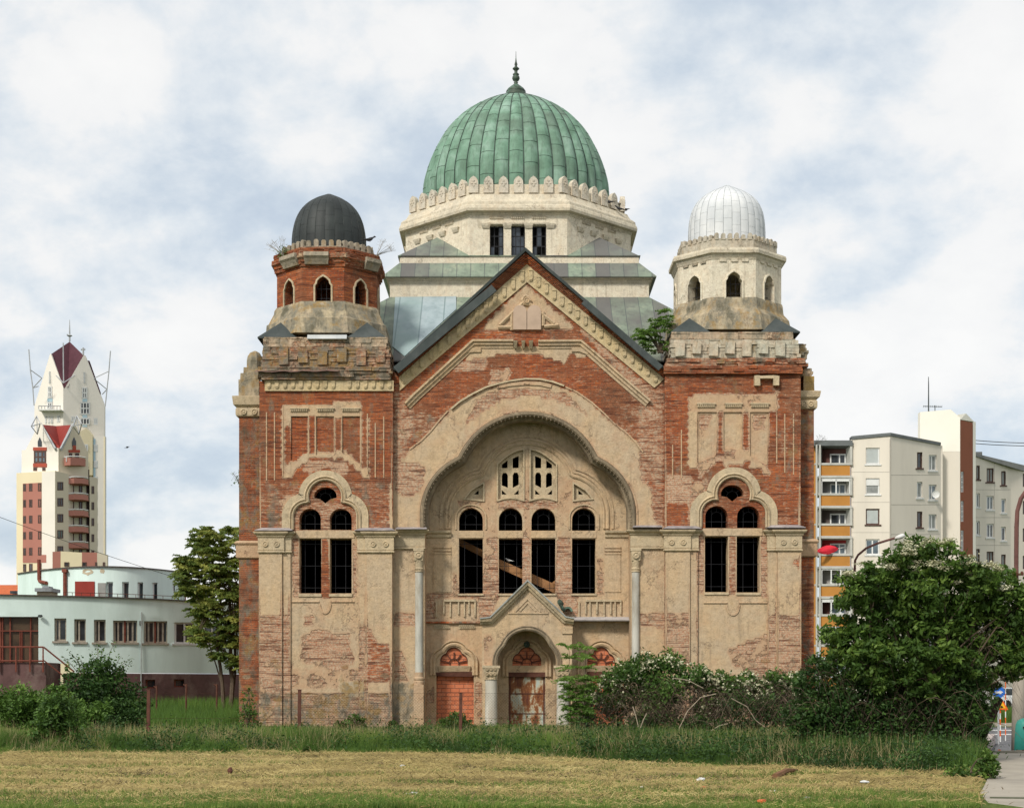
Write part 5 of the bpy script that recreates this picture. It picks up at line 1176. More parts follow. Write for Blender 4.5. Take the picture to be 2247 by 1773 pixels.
m = MB(); k8 = 1 / math.cos(math.pi / 8)
for i in range(8):
    mp = octface(XD, CD, aP, i); h1, h2 = aP * math.tan(math.pi / 8), (aP - .25) * math.tan(math.pi / 8)
    m.add([mp(*p) for p in ((-h1, z0, 0), (h1, z0, 0), (h2, z0, .25), (-h2, z0, .25), (-h1, z1, 0), (h1, z1, 0), (h2, z1, .25), (-h2, z1, .25))], [(3, 2, 1, 0), (4, 5, 6, 7), (0, 1, 5, 4), (1, 2, 6, 5), (2, 3, 7, 6), (3, 0, 4, 7)])
m.build('drum_parapet', M['cream'], syn)
M['pale_trim'] = masonry('pale_merlon_stone', const=(1.3, .5, .22), plaster=(0.60, 0.54, 0.44), grey=(0.48, 0.45, 0.39))
hp = aP * math.tan(math.pi / 8)
for i in range(8):
    mp = octface(XD, CD, aP, i)
    for j in range(6):
        u = -hp + 2 * hp * j / 6; w_ = .215
        ps = [(u - w_, z0 + .02), (u + w_, z0 + .02), (u + w_, z1 + .02), (u + w_ * .92, z1 + .16), (u + w_ * .55, z2 - .08), (u, z2), (u - w_ * .55, z2 - .08), (u - w_ * .92, z1 + .16), (u - w_, z1 + .02)]
        m = MB(); m.prism(ps, -.10, .12, mp=mp)
        for dx, dz in ((-.08, .0), (.08, .0), (0, -.10), (0, .12)): m2 = MB(); m2.box(u + dx - .045, u + dx + .045, -.125, -.1, (z0 + z1) / 2 + .2 + dz, (z0 + z1) / 2 + .26 + dz); m.add([mp(x, z_, y) for x, y, z_ in m2.v], m2.f)
        m.build('merlon', M['pale_trim'], syn)
# --- great dome and finial
XO = .19; RD = 4.36; zq = lambda v: Z(q1(0, v)[1], CD)
prD = [(RD * f, zq(v)) for f, v in ((1.0, 1130),) + tuple((f_, 57 + .6048 * v_) for f_, v_ in ((1.0, 1490), (.975, 1400), (.946, 1300), (.908, 1200), (.86, 1100), (.805, 1000), (.733, 900), (.635, 800), (.56, 740), (.48, 690), (.40, 645), (.31, 603), (.20, 565), (.125, 538)))]
gore_dome('dome', XO, CD, resample(prD, 34), 40, M['copper'], M['seam'], syn, bulge=.035, sw=.030, rows=7, off=.5)
m = MB(); fz = lambda v: zq(v)
pf = [(72, 384), (74, 372), (66, 362), (58, 352), (62, 347), (50, 330), (36, 318), (20, 306), (10, 296), (14, 290), (8, 284), (18, 278), (24, 266), (22, 254), (14, 248), (19, 244), (20, 238), (10, 230), (10, 218), (14, 212), (21, 206), (21, 202), (10, 194), (7, 184), (10, 178), (5, 160), (2.6, 140), (1.6, 120), (1.2, 95)]
m.lathe(XO, CD, [(u * .3513 * CD / F, fz(v)) for u, v in pf], 20); m.build('finial', M['copper_dark'], syn, smooth=True)
# ------------------------------------------------------------------ ground, field, road
def gy(py): return CZ * F / (py - HY)
def ground_mat():
    m, t, b, pos = newmat('field_ground')
    s = N(t, 'ShaderNodeSeparateXYZ'); L(t, pos, s.inputs[0])
    n = noise(t, pos, 0.35, 6, 0.65); n2 = noise(t, mapping(t, pos, sc=(.35, 1.3, 1)), 1.2, 7, 0.65); n3 = noise(t, pos, 9, 6, 0.7)
    straw = mix(t, ramp(t, n2, [(.35, .8), (.5, 0)]), ramp(t, n3, [(.30, (.17, .12, .04)), (.5, (.31, .24, .08)), (.70, (.45, .36, .15))]), (.13, .085, .04))
    green = ramp(t, n3, [(.30, (.035, .055, .012)), (.5, (.085, .125, .03)), (.70, (.16, .19, .06))])
    near = math_(t, 'SUBTRACT', 1.0, math_(t, 'MULTIPLY', math_(t, 'SUBTRACT', s.outputs[1], 23.0), 0.12), clamp=True)
    gm = math_(t, 'ADD', math_(t, 'ADD', n2, math_(t, 'MULTIPLY', near, 0.16)), math_(t, 'MULTIPLY', n, .2))
    c = mix(t, ramp(t, gm, [(.50, 0.0), (.62, .95)]), straw, green)
    far = math_(t, 'GREATER_THAN', math_(t, 'ADD', s.outputs[1], math_(t, 'MULTIPLY', n2, 1.5)), 41.6)
    c = mix(t, far, c, mix(t, n2, (.03, .05, .012), (.09, .13, .03)))
    L(t, c, b.inputs['Base Color']); b.inputs['Roughness'].default_value = 1; b.inputs['Specular IOR Level'].default_value = .05; bump(t, b, n3, .05); return m
gv = []; xs_ = [-600, -80, -40, -20] + [-15 + 1.5 * i for i in range(24)] + [30, 60, 120, 600]; ys_ = [-30, 10] + [20 + 1.2 * i for i in range(30)] + [60, 70, 85, 110, 150, 250, 900]
gx_, gy_ = np.meshgrid(xs_, ys_); gz_ = 0.05 * np.sin(gx_ * .7 + gy_ * .4) * np.cos(gy_ * .5) * ((gy_ > 22) & (gy_ < 56) & (gx_ < 8) & (gx_ > -22)) + np.clip((gy_ - 62) / 20, 0, 1) * .45 * (gx_ < -9)
nx_ = len(xs_); idx = np.arange(gx_.size).reshape(gx_.shape)
gf = np.stack([idx[:-1, :-1], idx[:-1, 1:], idx[1:, 1:], idx[1:, :-1]], -1).reshape(-1, 4)
tag(mesh_np('ground', np.stack([gx_, gy_, gz_], -1).reshape(-1, 3), gf, ground_mat(), smooth=True), kind='structure')
asph = plain('grey_asphalt', (.13, .13, .135), .2, 1.2, bmp=.004); conc = plain('worn_concrete_path', (.36, .32, .26), .2, .8, dirt=(.27, .24, .2), bmp=.004)
def sheet(name, pts, z, mat, t=.02):
    m = MB(); n = len(pts); m.add([(x, y, z) for x, y in pts] + [(x, y, z - t) for x, y in pts], [tuple(range(n)), tuple(range(2 * n - 1, n - 1, -1))] + [(i, (i + 1) % n, (i + 1) % n + n, i + n) for i in range(n)]); return m.build(name, mat)
def gp(px, py): Y = gy(py); return (X(px, Y), Y)
road = tag(sheet('road', [gp(2135, 1652), gp(2700, 1652), (60, 66), (16, 66), gp(2135, 1600)], .012, asph), kind='structure')
tag(sheet('path', [gp(2172, 1654), gp(2178, 1668), gp(2172, 1700), gp(2158, 1730), gp(2150, 1742), gp(2170, 1765), gp(2190, 1795), gp(2900, 1795), gp(2600, 1654)], .024, conc), kind='structure')
paint = plain('worn_white_road_paint', (.55, .55, .53), .2, 3)
for py in (1602.5, 1611.5): tag(sheet('road_marking', [gp(2165, py - 1.0), gp(2400, py - 1.0), gp(2400, py + 1.0), gp(2165, py + 1.0)], .018, paint, .004), kind='structure')
m = MB(); a, b = gp(2150, 1593), gp(2600, 1593); m.box(a[0], b[0], a[1], a[1] + .3, 0, .14); tag(m.build('kerb', conc), kind='structure')
m = MB(); a, b = gp(2168, 1652), gp(2600, 1652); m.box(a[0], b[0], a[1] - .12, a[1] + .1, 0, .07); tag(m.build('kerb', conc), kind='structure')
m = MB(); a, b = gp(2196, 1744), gp(2600, 1750); a = gp(2170, 1752); 
tag(sheet('path_joint', [gp(2172, 1751.5), gp(2600, 1757), gp(2600, 1759.5), gp(2172, 1754)], .03, plain('mossy_joint', (.07, .08, .035), .4, 6), .004), kind='structure')
m = MB(); A_, B_ = gp(2150, 1662), gp(2174, 1632); d = Vector((B_[0] - A_[0], B_[1] - A_[1])).normalized(); nn = Vector((-d.y, d.x)) * .14
m.add([(A_[0] - nn.x, A_[1] - nn.y, 0), (A_[0] + nn.x, A_[1] + nn.y, 0), (B_[0] + nn.x, B_[1] + nn.y, 0), (B_[0] - nn.x, B_[1] - nn.y, 0)] + [(A_[0] - nn.x, A_[1] - nn.y, .32), (A_[0] + nn.x, A_[1] + nn.y, .32), (B_[0] + nn.x, B_[1] + nn.y, .32), (B_[0] - nn.x, B_[1] - nn.y, .32)], [(3, 2, 1, 0), (4, 5, 6, 7), (0, 1, 5, 4), (1, 2, 6, 5), (2, 3, 7, 6), (3, 0, 4, 7)])
tag(m.build('retaining_kerb', plain('pale_kerb_stone', (.42, .36, .33), .25, 2), origin=(A_[0], A_[1], 0), bevel=.02), 'low pale stone kerb running from the bush towards the street', 'kerb')
# ------------------------------------------------------------------ facade helpers for the other buildings
def facet(*tab, smooth=False):
    """tab: (photo column, depth) pairs; returns mapping of (column,row,inset)"""
    us = [t[0] for t in tab]; inv = [1 / t[1] for t in tab]
    pf = np.polyfit(us, inv, 3) if smooth else None
    def Yf(u): return 1 / (np.polyval(pf, u) if smooth else np.interp(u, us, inv))
    def mp(u, v, w): Y = Yf(u); return (X(u, Y), Y + w, Z(v, Y))
    mp.Y = Yf; return mp
def pbox(m, mp, u0, u1, v0, v1, w0, w1, div=1):
    for i in range(div):
        a, b = u0 + (u1 - u0) * i / div, u0 + (u1 - u0) * (i + 1) / div
        P = [mp(u, v, w) for v in (v1, v0) for u, w in ((a, w0), (b, w0), (b, w1), (a, w1))]
        m.add(P, [(3, 2, 1, 0), (4, 5, 6, 7), (0, 1, 5, 4), (1, 2, 6, 5), (2, 3, 7, 6), (3, 0, 4, 7)])
def rq(q, u0, u1, v0, v1): a, b = q(u0, v0), q(u1, v1); return a[0], b[0], a[1], b[1]
def facwin(parent, mp, u0, u1, v0, v1, frame, pane, mull=(.5,), trans=(), fw=.07, inset=.12, sill=None):
    pm = 1 / (F / mp.Y((u0 + u1) / 2)); t = fw / pm; m = MB()
    pbox(m, mp, u0, u0 + t, v0, v1, inset, inset + .06); pbox(m, mp, u1 - t, u1, v0, v1, inset, inset + .06); pbox(m, mp, u0, u1, v0, v0 + t, inset + .003, inset + .058); pbox(m, mp, u0, u1, v1 - t, v1, inset + .003, inset + .058)
    for f in mull: c = u0 + (u1 - u0) * f; pbox(m, mp, c - t / 2, c + t / 2, v0, v1, inset + .005, inset + .055)
    for f in trans: c = v0 + (v1 - v0) * f; pbox(m, mp, u0, u1, c - t / 2, c + t / 2, inset + .007, inset + .053)
    if sill: pbox(m, mp, u0 - t, u1 + t, v1, v1 + t * 1.1, -.10, inset)
    w_ = m.build('window', frame, parent); m = MB(); pbox(m, mp, u0 + t * .3, u1 - t * .3, v0, v1, inset + .03, inset + .036); m.build('pane', pane, w_); return w_
def glassm(name, col, rough=.12):
    m, t, b, pos = newmat(name); n = noise(t, pos, .9, 4)
    L(t, ramp(t, n, [(.35, tuple(c * .5 for c in col)), (.65, tuple(min(1, c * 1.5) for c in col))]), b.inputs['Base Color']); b.inputs['Roughness'].default_value = rough; b.inputs['Specular IOR Level'].default_value = .5; return m
G = dict(dark=glassm('dark_window_glass', (.03, .035, .04)), blue=glassm('bluish_window_glass', (.09, .12, .14)), blind=plain('pale_blind', (.42, .45, .44), .12, 1, bmp=0), green=glassm('greenish_glass', (.07, .14, .11)), curtain=plain('grey_net_curtain', (.26, .27, .26), .3, 2, bmp=0))
white = plain('white_frame_paint', (.66, .66, .64), .12, 4, bmp=0); rustfr = plain('rusty_red_frame', (.20, .06, .04), .35, 5, bmp=0); brownfr = plain('dark_brown_frame', (.10, .06, .05), .3, 5, bmp=0)
# ------------------------------------------------------------------ pale mint building
mint = plain('faded_mint_render', (.70, .83, .79), .12, .55, streak=True, dirt=(.58, .70, .65), bmp=.003)
maroon = plain('peeling_maroon_plinth', (.15, .082, .078), .35, 1.0, dirt=(.24, .17, .15))
mb = thing('mint_building', 'pale mint rendered two storey building with curved upper floor and maroon plinth', 'building', (X(250, 84), 84, .3))
L1 = facet((-200, 78), (0, 80), (150, 81), (300, 83.2), (420, 86), (500, 89.2), (600, 94), smooth=True)
def rowof(z, mp, u): return HY - (z - CZ) * F / mp.Y(u)
us = list(range(-60, 601, 10)); zr1, zpl = 6.40, 2.40
W2 = [(370, 452, 703, 858), (505, 585, 708, 865), (640, 720, 712, 867), (770, 935, 718, 868), (978, 1140, 722, 872), (1185, 1325, 730, 875), (1385, 1500, 735, 880)]
hol = [[(a, d), (b, d), (b, c), (a, c)] for a, b, c, d in [rq(r2, *w_) for w_ in W2]]
dr = rq(r2, -60, 262, 692, 1010)
outl = [(u, rowof(zr1, L1, u)) for u in us] + [(600, rowof(zpl, L1, 600))] + [(u, rowof(zpl, L1, u)) for u in us[::-1] if u > 150] + [(150, dr[3]), (dr[1], dr[3]), (dr[1], dr[2]), (-60, dr[2])]
o_ = panel('wall', outl, hol, 0, .35, mint, mb, grid=10, mp=L1); o_.data.polygons.foreach_set('use_smooth', [len(p.vertices) == 3 for p in o_.data.polygons])
m = MB()
for i in range(len(us) - 1): a, b = us[i], us[i + 1]; ra = rowof(zr1, L1, a); m.add([L1(a, ra - 1.2, -.15), L1(b, rowof(zr1, L1, b) - 1.2, -.15), L1(b, rowof(zr1, L1, b) + 1.3, -.15), L1(a, ra + 1.3, -.15), L1(a, ra - 1.2, 9), L1(b, rowof(zr1, L1, b) - 1.2, 9), L1(b, rowof(zr1, L1, b) + 1.3, 9), L1(a, ra + 1.3, 9)], [(0, 1, 2, 3), (7, 6, 5, 4), (0, 4, 5, 1), (3, 2, 6, 7)])
m.build('roof', plain('dark_roof_edge', (.09, .075, .07), .3, 2), mb)
m = MB(); ps = [u for u in us if u >= 140]
bh = [rq(r2, 992, 1060, 1120, 1180), rq(r2, 1185, 1258, 1118, 1172)]
panel('plinth', [(u, rowof(zpl - .02, L1, u)) for u in ps] + [(u, rowof(-.1, L1, u)) for u in ps[::-1]], [[(a, d), (b, d), (b, c), (a, c)] for a, b, c, d in bh], -.10, .3, maroon, mb, grid=14, mp=L1)
for h_ in bh: facwin(mb, L1, *h_, rustfr, G['dark'], mull=(), inset=.1, sill=True)
for i, w_ in enumerate(W2):
    r_ = rq(r2, *w_); n_ = (.35,) if i < 3 else ((.18, .4, .58, .78) if i < 5 else (.48,))
    facwin(mb, L1, *r_, white if i == 5 else (plain('peeling_cream_frame', (.38, .33, .27), .35, 5, bmp=0) if i < 5 else white), G['dark'] if i != 6 else G['dark'], mull=n_, fw=.09, inset=.15, sill=True)
    if i in (3, 4): m = MB(); c = r_[0] + (r_[1] - r_[0]) * .46; pbox(m, L1, c - 1.8, c + 1.8, r_[2], r_[3], .13, .19); m.build('window_post', rustfr, mb)
# glazed entrance
m = MB(); pbox(m, L1, -60, dr[1], dr[2], dr[3], .30, .34, 6); en = m.build('entrance_glazing', [plain('brown_boarded_glass', (.09, .058, .035), .45, 1.2, rough=.35, bmp=0)], mb)
m = MB()
for u in (-5, 8, 60, 200, 262): c = r2(u, 0)[0]; pbox(m, L1, c - 1.3, c + 1.3, dr[2], dr[3], .2, .29)
for v in (788,): c = r2(0, v)[1]; pbox(m, L1, -60, dr[1], c - 1.2, c + 1.2, .19, .295, 6)
for u in (128, 140): c = r2(u, 0)[0]; pbox(m, L1, c - 1, c + 1, r2(0, 795)[1], dr[3], .2, .29)
m.build('entrance_frame', rustfr, en)
m = MB(); a = r2(0, 1008)[1]; pbox(m, L1, -60, r2(400, 0)[0], a, 1600, -2.2, .3, 4); m.build('entrance_platform', maroon, mb)
def L1o(o_): return lambda u, v, w=0: L1(u, v, o_)
m = MB(); f_ = L1o(-2.3)
top_, low_ = r2(0, 906)[1], r2(0, 998)[1]
for v in (top_, low_): m.tube([f_(-60, v), f_(r2(388, 0)[0], v)], .045, 5)
for u in (6, 65, 95, 206, 298, 385): c = r2(u, 0)[0]; m.tube([f_(c, top_), f_(c, r2(0, 1070)[1] if u < 380 else 1475)], .04, 5)
a, b = r2(388, 906), r2(590, 1060); m.tube([f_(a[0], a[1]), f_(b[0], b[1] + 3)], .045, 5); m.tube([f_(a[0], a[1] + 28), f_(b[0], b[1] + 30)], .035, 5)
m.build('stair_railing', rustfr, mb)
m = MB(); pbox(m, L1, *rq(r2, 950, 970, 720, 748), -.08, .0); m.build('meter_box', plain('grey_box', (.25, .26, .24), .2, 3), mb)
m = MB(); u = r2(965, 0)[0]; m.tube([L1(u, r2(0, 660)[1], -.05), L1(u, r2(0, 1215)[1], -.14)], .03, 5); m.build('lightning_conductor', plain('grey_wire', (.3, .32, .31), .2, 3), mb)
m = MB(); 
for u, v in ((282, 690),): m.lathe(*L1(*r2(u, v), -.2)[:2], [(.05, Z(r2(0, 700)[1], 81)), (.13, Z(r2(0, 694)[1], 81)), (.1, Z(r2(0, 682)[1], 81))], 8)
m.build('wall_lamp', M['tin_dark'], mb)
# upper floor
L2 = facet((30, 97), (80, 93), (160, 91), (240, 90.2), (330, 91.5), (390, 94), (410, 95.5), smooth=True)
u2 = [39] + list(range(50, 396, 15)) + [404]; zU = Z(1243.3, 90.2)
W3 = [(725, 770, 455, 580), (832, 878, 455, 582), (936, 975, 457, 585), (1036, 1072, 460, 588), (1172, 1192, 465, 525)]
h3 = [[(a, d), (b, d), (b, c), (a, c)] for a, b, c, d in [rq(r2, *w_) for w_ in W3]]
zL = zr1 - .1
panel('upper_wall', [(u, rowof(zU, L2, u)) for u in u2] + [(u, rowof(zL, L2, u)) for u in u2[::-1]], h3, 0, .35, mint, mb, grid=10, mp=L2).data.shade_smooth() if 0 else None
o_ = panel('upper_wall', [(u, rowof(zU, L2, u)) for u in u2] + [(u, rowof(zL, L2, u)) for u in u2[::-1]], h3, 0, .35, mint, mb, grid=10, mp=L2); o_.data.polygons.foreach_set('use_smooth', [len(p.vertices) == 3 for p in o_.data.polygons])
m = MB()
for i in range(len(u2) - 1): a, b = u2[i], u2[i + 1]; A1, B1 = rowof(zU, L2, a), rowof(zU, L2, b); m.add([L2(a, A1 - .9, -.15), L2(b, B1 - .9, -.15), L2(b, B1 + 1.2, -.15), L2(a, A1 + 1.2, -.15), L2(a, A1 - .9, 6), L2(b, B1 - .9, 6), L2(b, B1 + 1.2, 6), L2(a, A1 + 1.2, 6)], [(0, 1, 2, 3), (7, 6, 5, 4), (0, 4, 5, 1), (3, 2, 6, 7)])
m.build('upper_roof', plain('dark_upper_roof_edge', (.10, .085, .08), .3, 2), mb)
for w_ in W3: facwin(mb, L2, *rq(r2, *w_), white, G['dark'], mull=(), inset=.2)
m = MB(); pbox(m, L2, *rq(r2, 512, 645, 452, 570), -.05, .0, 2); m.build('red_shutter', plain('dark_red_shutter', (.24, .035, .025), .12, 2), mb)
m = MB(); pbox(m, L2, *rq(r2, 668, 722, 462, 572), -.06, .0); m.build('grey_panel', plain('weathered_grey_panel', (.27, .27, .25), .2, 2), mb)
m = MB(); f = lambda u, v, w=-.18: L2(*r2(u, v), w)
m.tube([f(272, 305), f(272, 440), f(280, 455), f(322, 463)], .11, 7); m.nxt(); m.tube([f(448, 385), f(448, 560)], .11, 7); a = rq(r2, 432, 462, 370, 392); pbox(m, L2, *a, -.35, 0); m.nxt(); m.tube([f(1272, 405, -.4), f(1272, 600, -.4)], .05, 6); m.build('drainpipe', rustfr, mb)
m = MB()
for u0, u1, v0, v1 in ((556, 640, 365, 412), (680, 716, 362, 400)):
    m.nxt(); cxp, cyp = (u0 + u1) / 2, (v0 + v1) / 2; n_ = 16; ps = [(cxp + (u1 - u0) / 2 * (.75 + .3 * random.random()) * math.cos(t), cyp + (v1 - v0) / 2 * (.6 + .5 * random.random()) * math.sin(t)) for t in np.linspace(0, 2 * math.pi, n_ + 1)[:-1]]
    V = [L2(*r2(a, b), -.012) for a, b in ps]; m.add(V + [(x, y + .02, z) for x, y, z in V], [tuple(range(n_))] + [(i, (i + 1) % n_, (i + 1) % n_ + n_, i + n_) for i in range(n_)])
m.build('bare_render_patch', plain('bare_tan_render', (.46, .39, .28), .25, 2.5), mb)
m = MB(); pbox(m, L1, *rq(r2, 170, 270, 505, 552), 2.0, 3.2); v_ = m.build('roof_vent', plain('cream_vent', (.42, .38, .27), .2, 2), mb)
m = MB(); pbox(m, L1, *rq(r2, 163, 282, 482, 506), 1.8, 3.4); pbox(m, L1, *rq(r2, 200, 245, 466, 482), 2.2, 3.0); m.build('vent_cowl', plain('galvanised_cowl', (.30, .32, .33), .3, 3, rough=.5), v_)
m = MB()
for i in range(14): a = r2(420 + i * 62, 0)[0]; zc_ = rowof(zr1, L1, a); m.tube([L1(a, zc_, .3), L1(a, zc_ - 9, .3)], .018, 4)
m.tube([L1(r2(420 + i * 62, 0)[0], rowof(zr1, L1, r2(420 + i * 62, 0)[0]) - 9, .3) for i in range(14)], .015, 4); m.build('roof_wire', M['rust'], mb)
# orange tiled house at the far left edge
ho = thing('house', 'low house with bright orange tiled roof at the left edge behind the mint building', 'house', (X(10, 112), 112, .3))
mp = facet((-60, 110), (60, 112)); m = MB(); a = rq(r1, -120, 108, 1638, 1760); m.add([mp(a[0], a[2], 4), mp(a[1], a[2], 4), mp(a[1] + 2, a[3], -1), mp(a[0], a[3], -1), mp(a[0], a[2] + 3, 4.2), mp(a[1], a[2] + 3, 4.2), mp(a[1] + 2, a[3] + 3, -1), mp(a[0], a[3] + 3, -1)], [(0, 1, 2, 3), (4, 7, 6, 5), (0, 4, 5, 1), (1, 5, 6, 2), (2, 6, 7, 3), (3, 7, 4, 0)])
m.build('roof', plain('orange_roof_tiles', (.52, .13, .045), .2, 3), ho); m = MB(); pbox(m, mp, *rq(r1, 48, 92, 1694, 1712), .5, .9); m.build('skylight', G['blue'], ho)
m = MB(); pbox(m, mp, -60, 38, r1(0, 1758)[1], 1600, 0, 8); m.build('wall', plain('pale_house_wall', (.5, .46, .38), .1, 1), ho)
m = MB(); m.add([mp(*r1(20, 1625), 9), mp(*r1(100, 1610), 9), mp(*r1(104, 1636), 7), mp(*r1(50, 1636), 7), mp(*r1(20, 1625), 9.2), mp(*r1(100, 1610), 9.2), mp(*r1(104, 1640), 7.2), mp(*r1(50, 1640), 7.2)], [(0, 1, 2, 3), (7, 6, 5, 4), (0, 4, 5, 1), (1, 5, 6, 2), (2, 6, 7, 3), (3, 7, 4, 0)]); m.build('rear_roof', M['tin_dark'], ho)
# ------------------------------------------------------------------ modern towers at the left
cream = plain('yellow_cream_render', (.74, .64, .43), .05, .3, bmp=0); offw = plain('off_white_render', (.76, .71, .63), .05, .3, bmp=0); pink = plain('dusty_pink_render', (.40, .17, .13), .08, .3, bmp=0); beige = plain('beige_render', (.58, .51, .39), .06, .3, bmp=0)
lblue = plain('pale_blue_panel', (.42, .56, .62), .08, .5, bmp=0); redp = plain('brick_red_paint', (.36, .075, .045), .1, .5, bmp=0); tilered = plain('red_tiled_roof', (.27, .04, .03), .15, 1.5, bmp=0); purple = plain('dark_purple_tiled_roof', (.085, .03, .04), .2, 1.5, bmp=0)
steel = plain('pale_grey_steel', (.38, .39, .40), .2, 2, bmp=0)
def face(parent, mp, q, pts, mat, w0=0, w1=.5, name='wall'):
    m = MB(); ps = [q(*p) for p in pts]; n = len(ps); m.add([mp(u, v, w0) for u, v in ps] + [mp(u, v, w1) for u, v in ps], [tuple(range(n)), tuple(range(2 * n - 1, n - 1, -1))] + [(i, (i + 1) % n, (i + 1) % n + n, i + n) for i in range(n)]); return m.build(name, mat, parent)
def quad3(parent, pts, mat, name, t=.25):
    m = MB(); n = len(pts); m.add(list(pts) + [(x, y + t, z - t) for x, y, z in pts], [tuple(range(n)), tuple(range(2 * n - 1, n - 1, -1))] + [(i, (i + 1) % n, (i + 1) % n + n, i + n) for i in range(n)]); return m.build(name, mat, parent)
def mapw(q, *tab): return facet(*[(q(u, 0)[0], Y) for u, Y in tab])
ta = thing('apartment_tower', 'cream and pink apartment tower with red roof between twin gables and stacked balconies', 'apartment building', (X(120, 160), 160, 0))
gnd = r1(0, 2310)[1] / 1 if 0 else 1530
gv_ = (1530 - 700) / .3513
f1 = mapw(r1, (103, 164), (345, 160)); f2 = mapw(r1, (345, 160), (428, 162)); f3 = mapw(r1, (428, 162.6), (562, 165)); f4 = mapw(r1, (560, 165), (602, 166.2))
face(ta, f1, r1, [(103, 962), (345, 948), (345, gv_), (103, gv_)], cream, 0, 8); face(ta, f2, r1, [(345, 948), (428, 968), (428, gv_), (345, gv_)], beige, 0, 2)
face(ta, f3, r1, [(428, 966), (562, 985), (562, gv_), (428, gv_)], plain('olive_render', (.50, .49, .36), .06, .4, bmp=0), .9, 2.2); face(ta, f4, r1, [(560, 984), (602, 992), (602, gv_), (560, gv_)], beige, 0, .5)  # set-back wall behind the balconies in one olive tone
face(ta, f1, r1, [(143, 1028), (260, 1022), (260, 1472), (290, 1472), (290, 1522), (143, 1522)], pink, -.04, -.005, 'pink_panel'); face(ta, f1, r1, [(262, 955), (344, 951), (344, 1560), (262, 1560)], offw, -.03, -.004, 'pale_panel')
m = MB(); pbox(m, f1, *rq(r1, 101, 347, 944, 952), -.15, .4); pbox(m, f2, *rq(r1, 346, 430, 952, 960), -.12, .4); m.build('parapet', brownfr, ta) if 0 else None
for k, v in enumerate((1030, 1130, 1230, 1330, 1430, 1530)):
    for u0, u1 in ((145, 163), (182, 203), (238, 259)): facwin(ta, f1, *rq(r1, u0, u1, v - (u0 - 145) * .06, v + 46), brownfr, G['blue'], mull=(), inset=-.07, fw=.12)
    if k < 5: facwin(ta, f2, *rq(r1, 360, 396, v - 12, v + 40), brownfr, G['green'] if k == 3 else G['dark'], mull=(.5,), inset=-.07, fw=.1); facwin(ta, f4, *rq(r1, 573, 589, v + 14, v + 62), brownfr, G['dark'], mull=(), inset=-.07, fw=.1)
    for u0, u1 in ((431, 448), (481, 501), (527, 545)):
        if k < 6: facwin(ta, f3, *rq(r1, u0, u1, v - 98, v - 45), brownfr, G['dark'], mull=(), inset=.8, fw=.1)
for k in range(6):
    v = 905 + 100 * k if k else 892; a, b = r1(428 if k else 405, v), r1(553 if k else 540, v + 38); m = MB()
    c = [(a[0] + 2, .2), (a[0] + 4, -.8), (a[0] + 20, -1.3), (b[0] - 7, -1.1), (b[0], -.2)]
    zt_, zb_ = r1(0, v - (22 if k == 0 else 8))[1], r1(0, v + 26)[1]
    for (ua, wa), (ub, wb) in zip(c[:-1], c[1:]): m.add([f3(ua, zt_ + 1.5, wa), f3(ub, zt_ + 2.5, wb), f3(ub, zb_, wb), f3(ua, zb_, wa), f3(ua, zt_ + 1.5, wa + .15), f3(ub, zt_ + 2.5, wb + .15), f3(ub, zb_, wb + .15), f3(ua, zb_, wa + .15)], [(0, 1, 2, 3), (7, 6, 5, 4), (0, 4, 5, 1), (3, 2, 6, 7)])
    m.add([f3(u, zb_, w_) for u, w_ in c] + [f3(c[-1][0], zb_, 1), f3(c[0][0], zb_, 1)] + [f3(u, zb_ + 1.6, w_) for u, w_ in c] + [f3(c[-1][0], zb_ + 1.6, 1), f3(c[0][0], zb_ + 1.6, 1)], [tuple(range(7)), tuple(range(13, 6, -1))] + [(i, (i + 1) % 7, (i + 1) % 7 + 7, i + 7) for i in range(7)])
    bl = m.build('balcony', pink, ta); m = MB(); m.tube([f3(u, zt_ - .6, w_) for u, w_ in c], .05, 4); m.tube([f3(c[0][0], zt_ + 12, c[0][1]), f3(c[0][0], zt_ - .6, c[0][1])], .05, 4); m.tube([f3(c[1][0] + 4, zt_ + 10, c[1][1]), f3(c[1][0] + 4, zt_ - .6, c[1][1])], .05, 4); m.build('railing', white, bl)
g1 = mapw(r1, (135, 164.5), (365, 161.5)); g2 = mapw(r1, (365, 161.5), (545, 164.5))
face(ta, g1, r1, [(135, 820), (160, 818), (250, 642), (352, 806), (365, 806), (365, 962), (135, 962)], offw, 0, .4, 'gable'); face(ta, g2, r1, [(365, 806), (372, 806), (460, 648), (545, 830), (545, 990), (365, 990)], beige, 0, .4, 'gable')
pk = lambda u, v, Y: (X(r1(u, v)[0], Y), Y, Z(r1(u, v)[1], Y))
quad3(ta, [pk(361, 806, 161.6), pk(378, 806, 161.6), pk(440, 662, 163.5), pk(350, 668, 170), pk(268, 660, 163.3)], tilered, 'roof')
quad3(ta, [pk(372, 808, 161.3), pk(380, 808, 161.3), pk(465, 652, 163.2), pk(448, 652, 163.2)], steel, 'roof_gutter'); quad3(ta, [pk(340, 806, 161.3), pk(350, 806, 161.3), pk(262, 652, 163.2), pk(246, 645, 163.2)], steel, 'roof_gutter')
facwin(ta, g1, *rq(r1, 212, 288, 824, 900), brownfr, G['blue'], mull=(.35, .68), trans=(.5,), inset=-.06, fw=.15)
m = MB(); pbox(m, g1, *rq(r1, 208, 292, 802, 822), -.1, -.01); m.nxt(); pbox(m, g1, *rq(r1, 208, 292, 902, 925), -.1, -.01); m.nxt(); pbox(m, g2, *rq(r1, 430, 500, 818, 834), -.1, -.01); pbox(m, g2, *rq(r1, 456, 476, 790, 817), -.1, -.01); m.build('red_band', redp, ta)
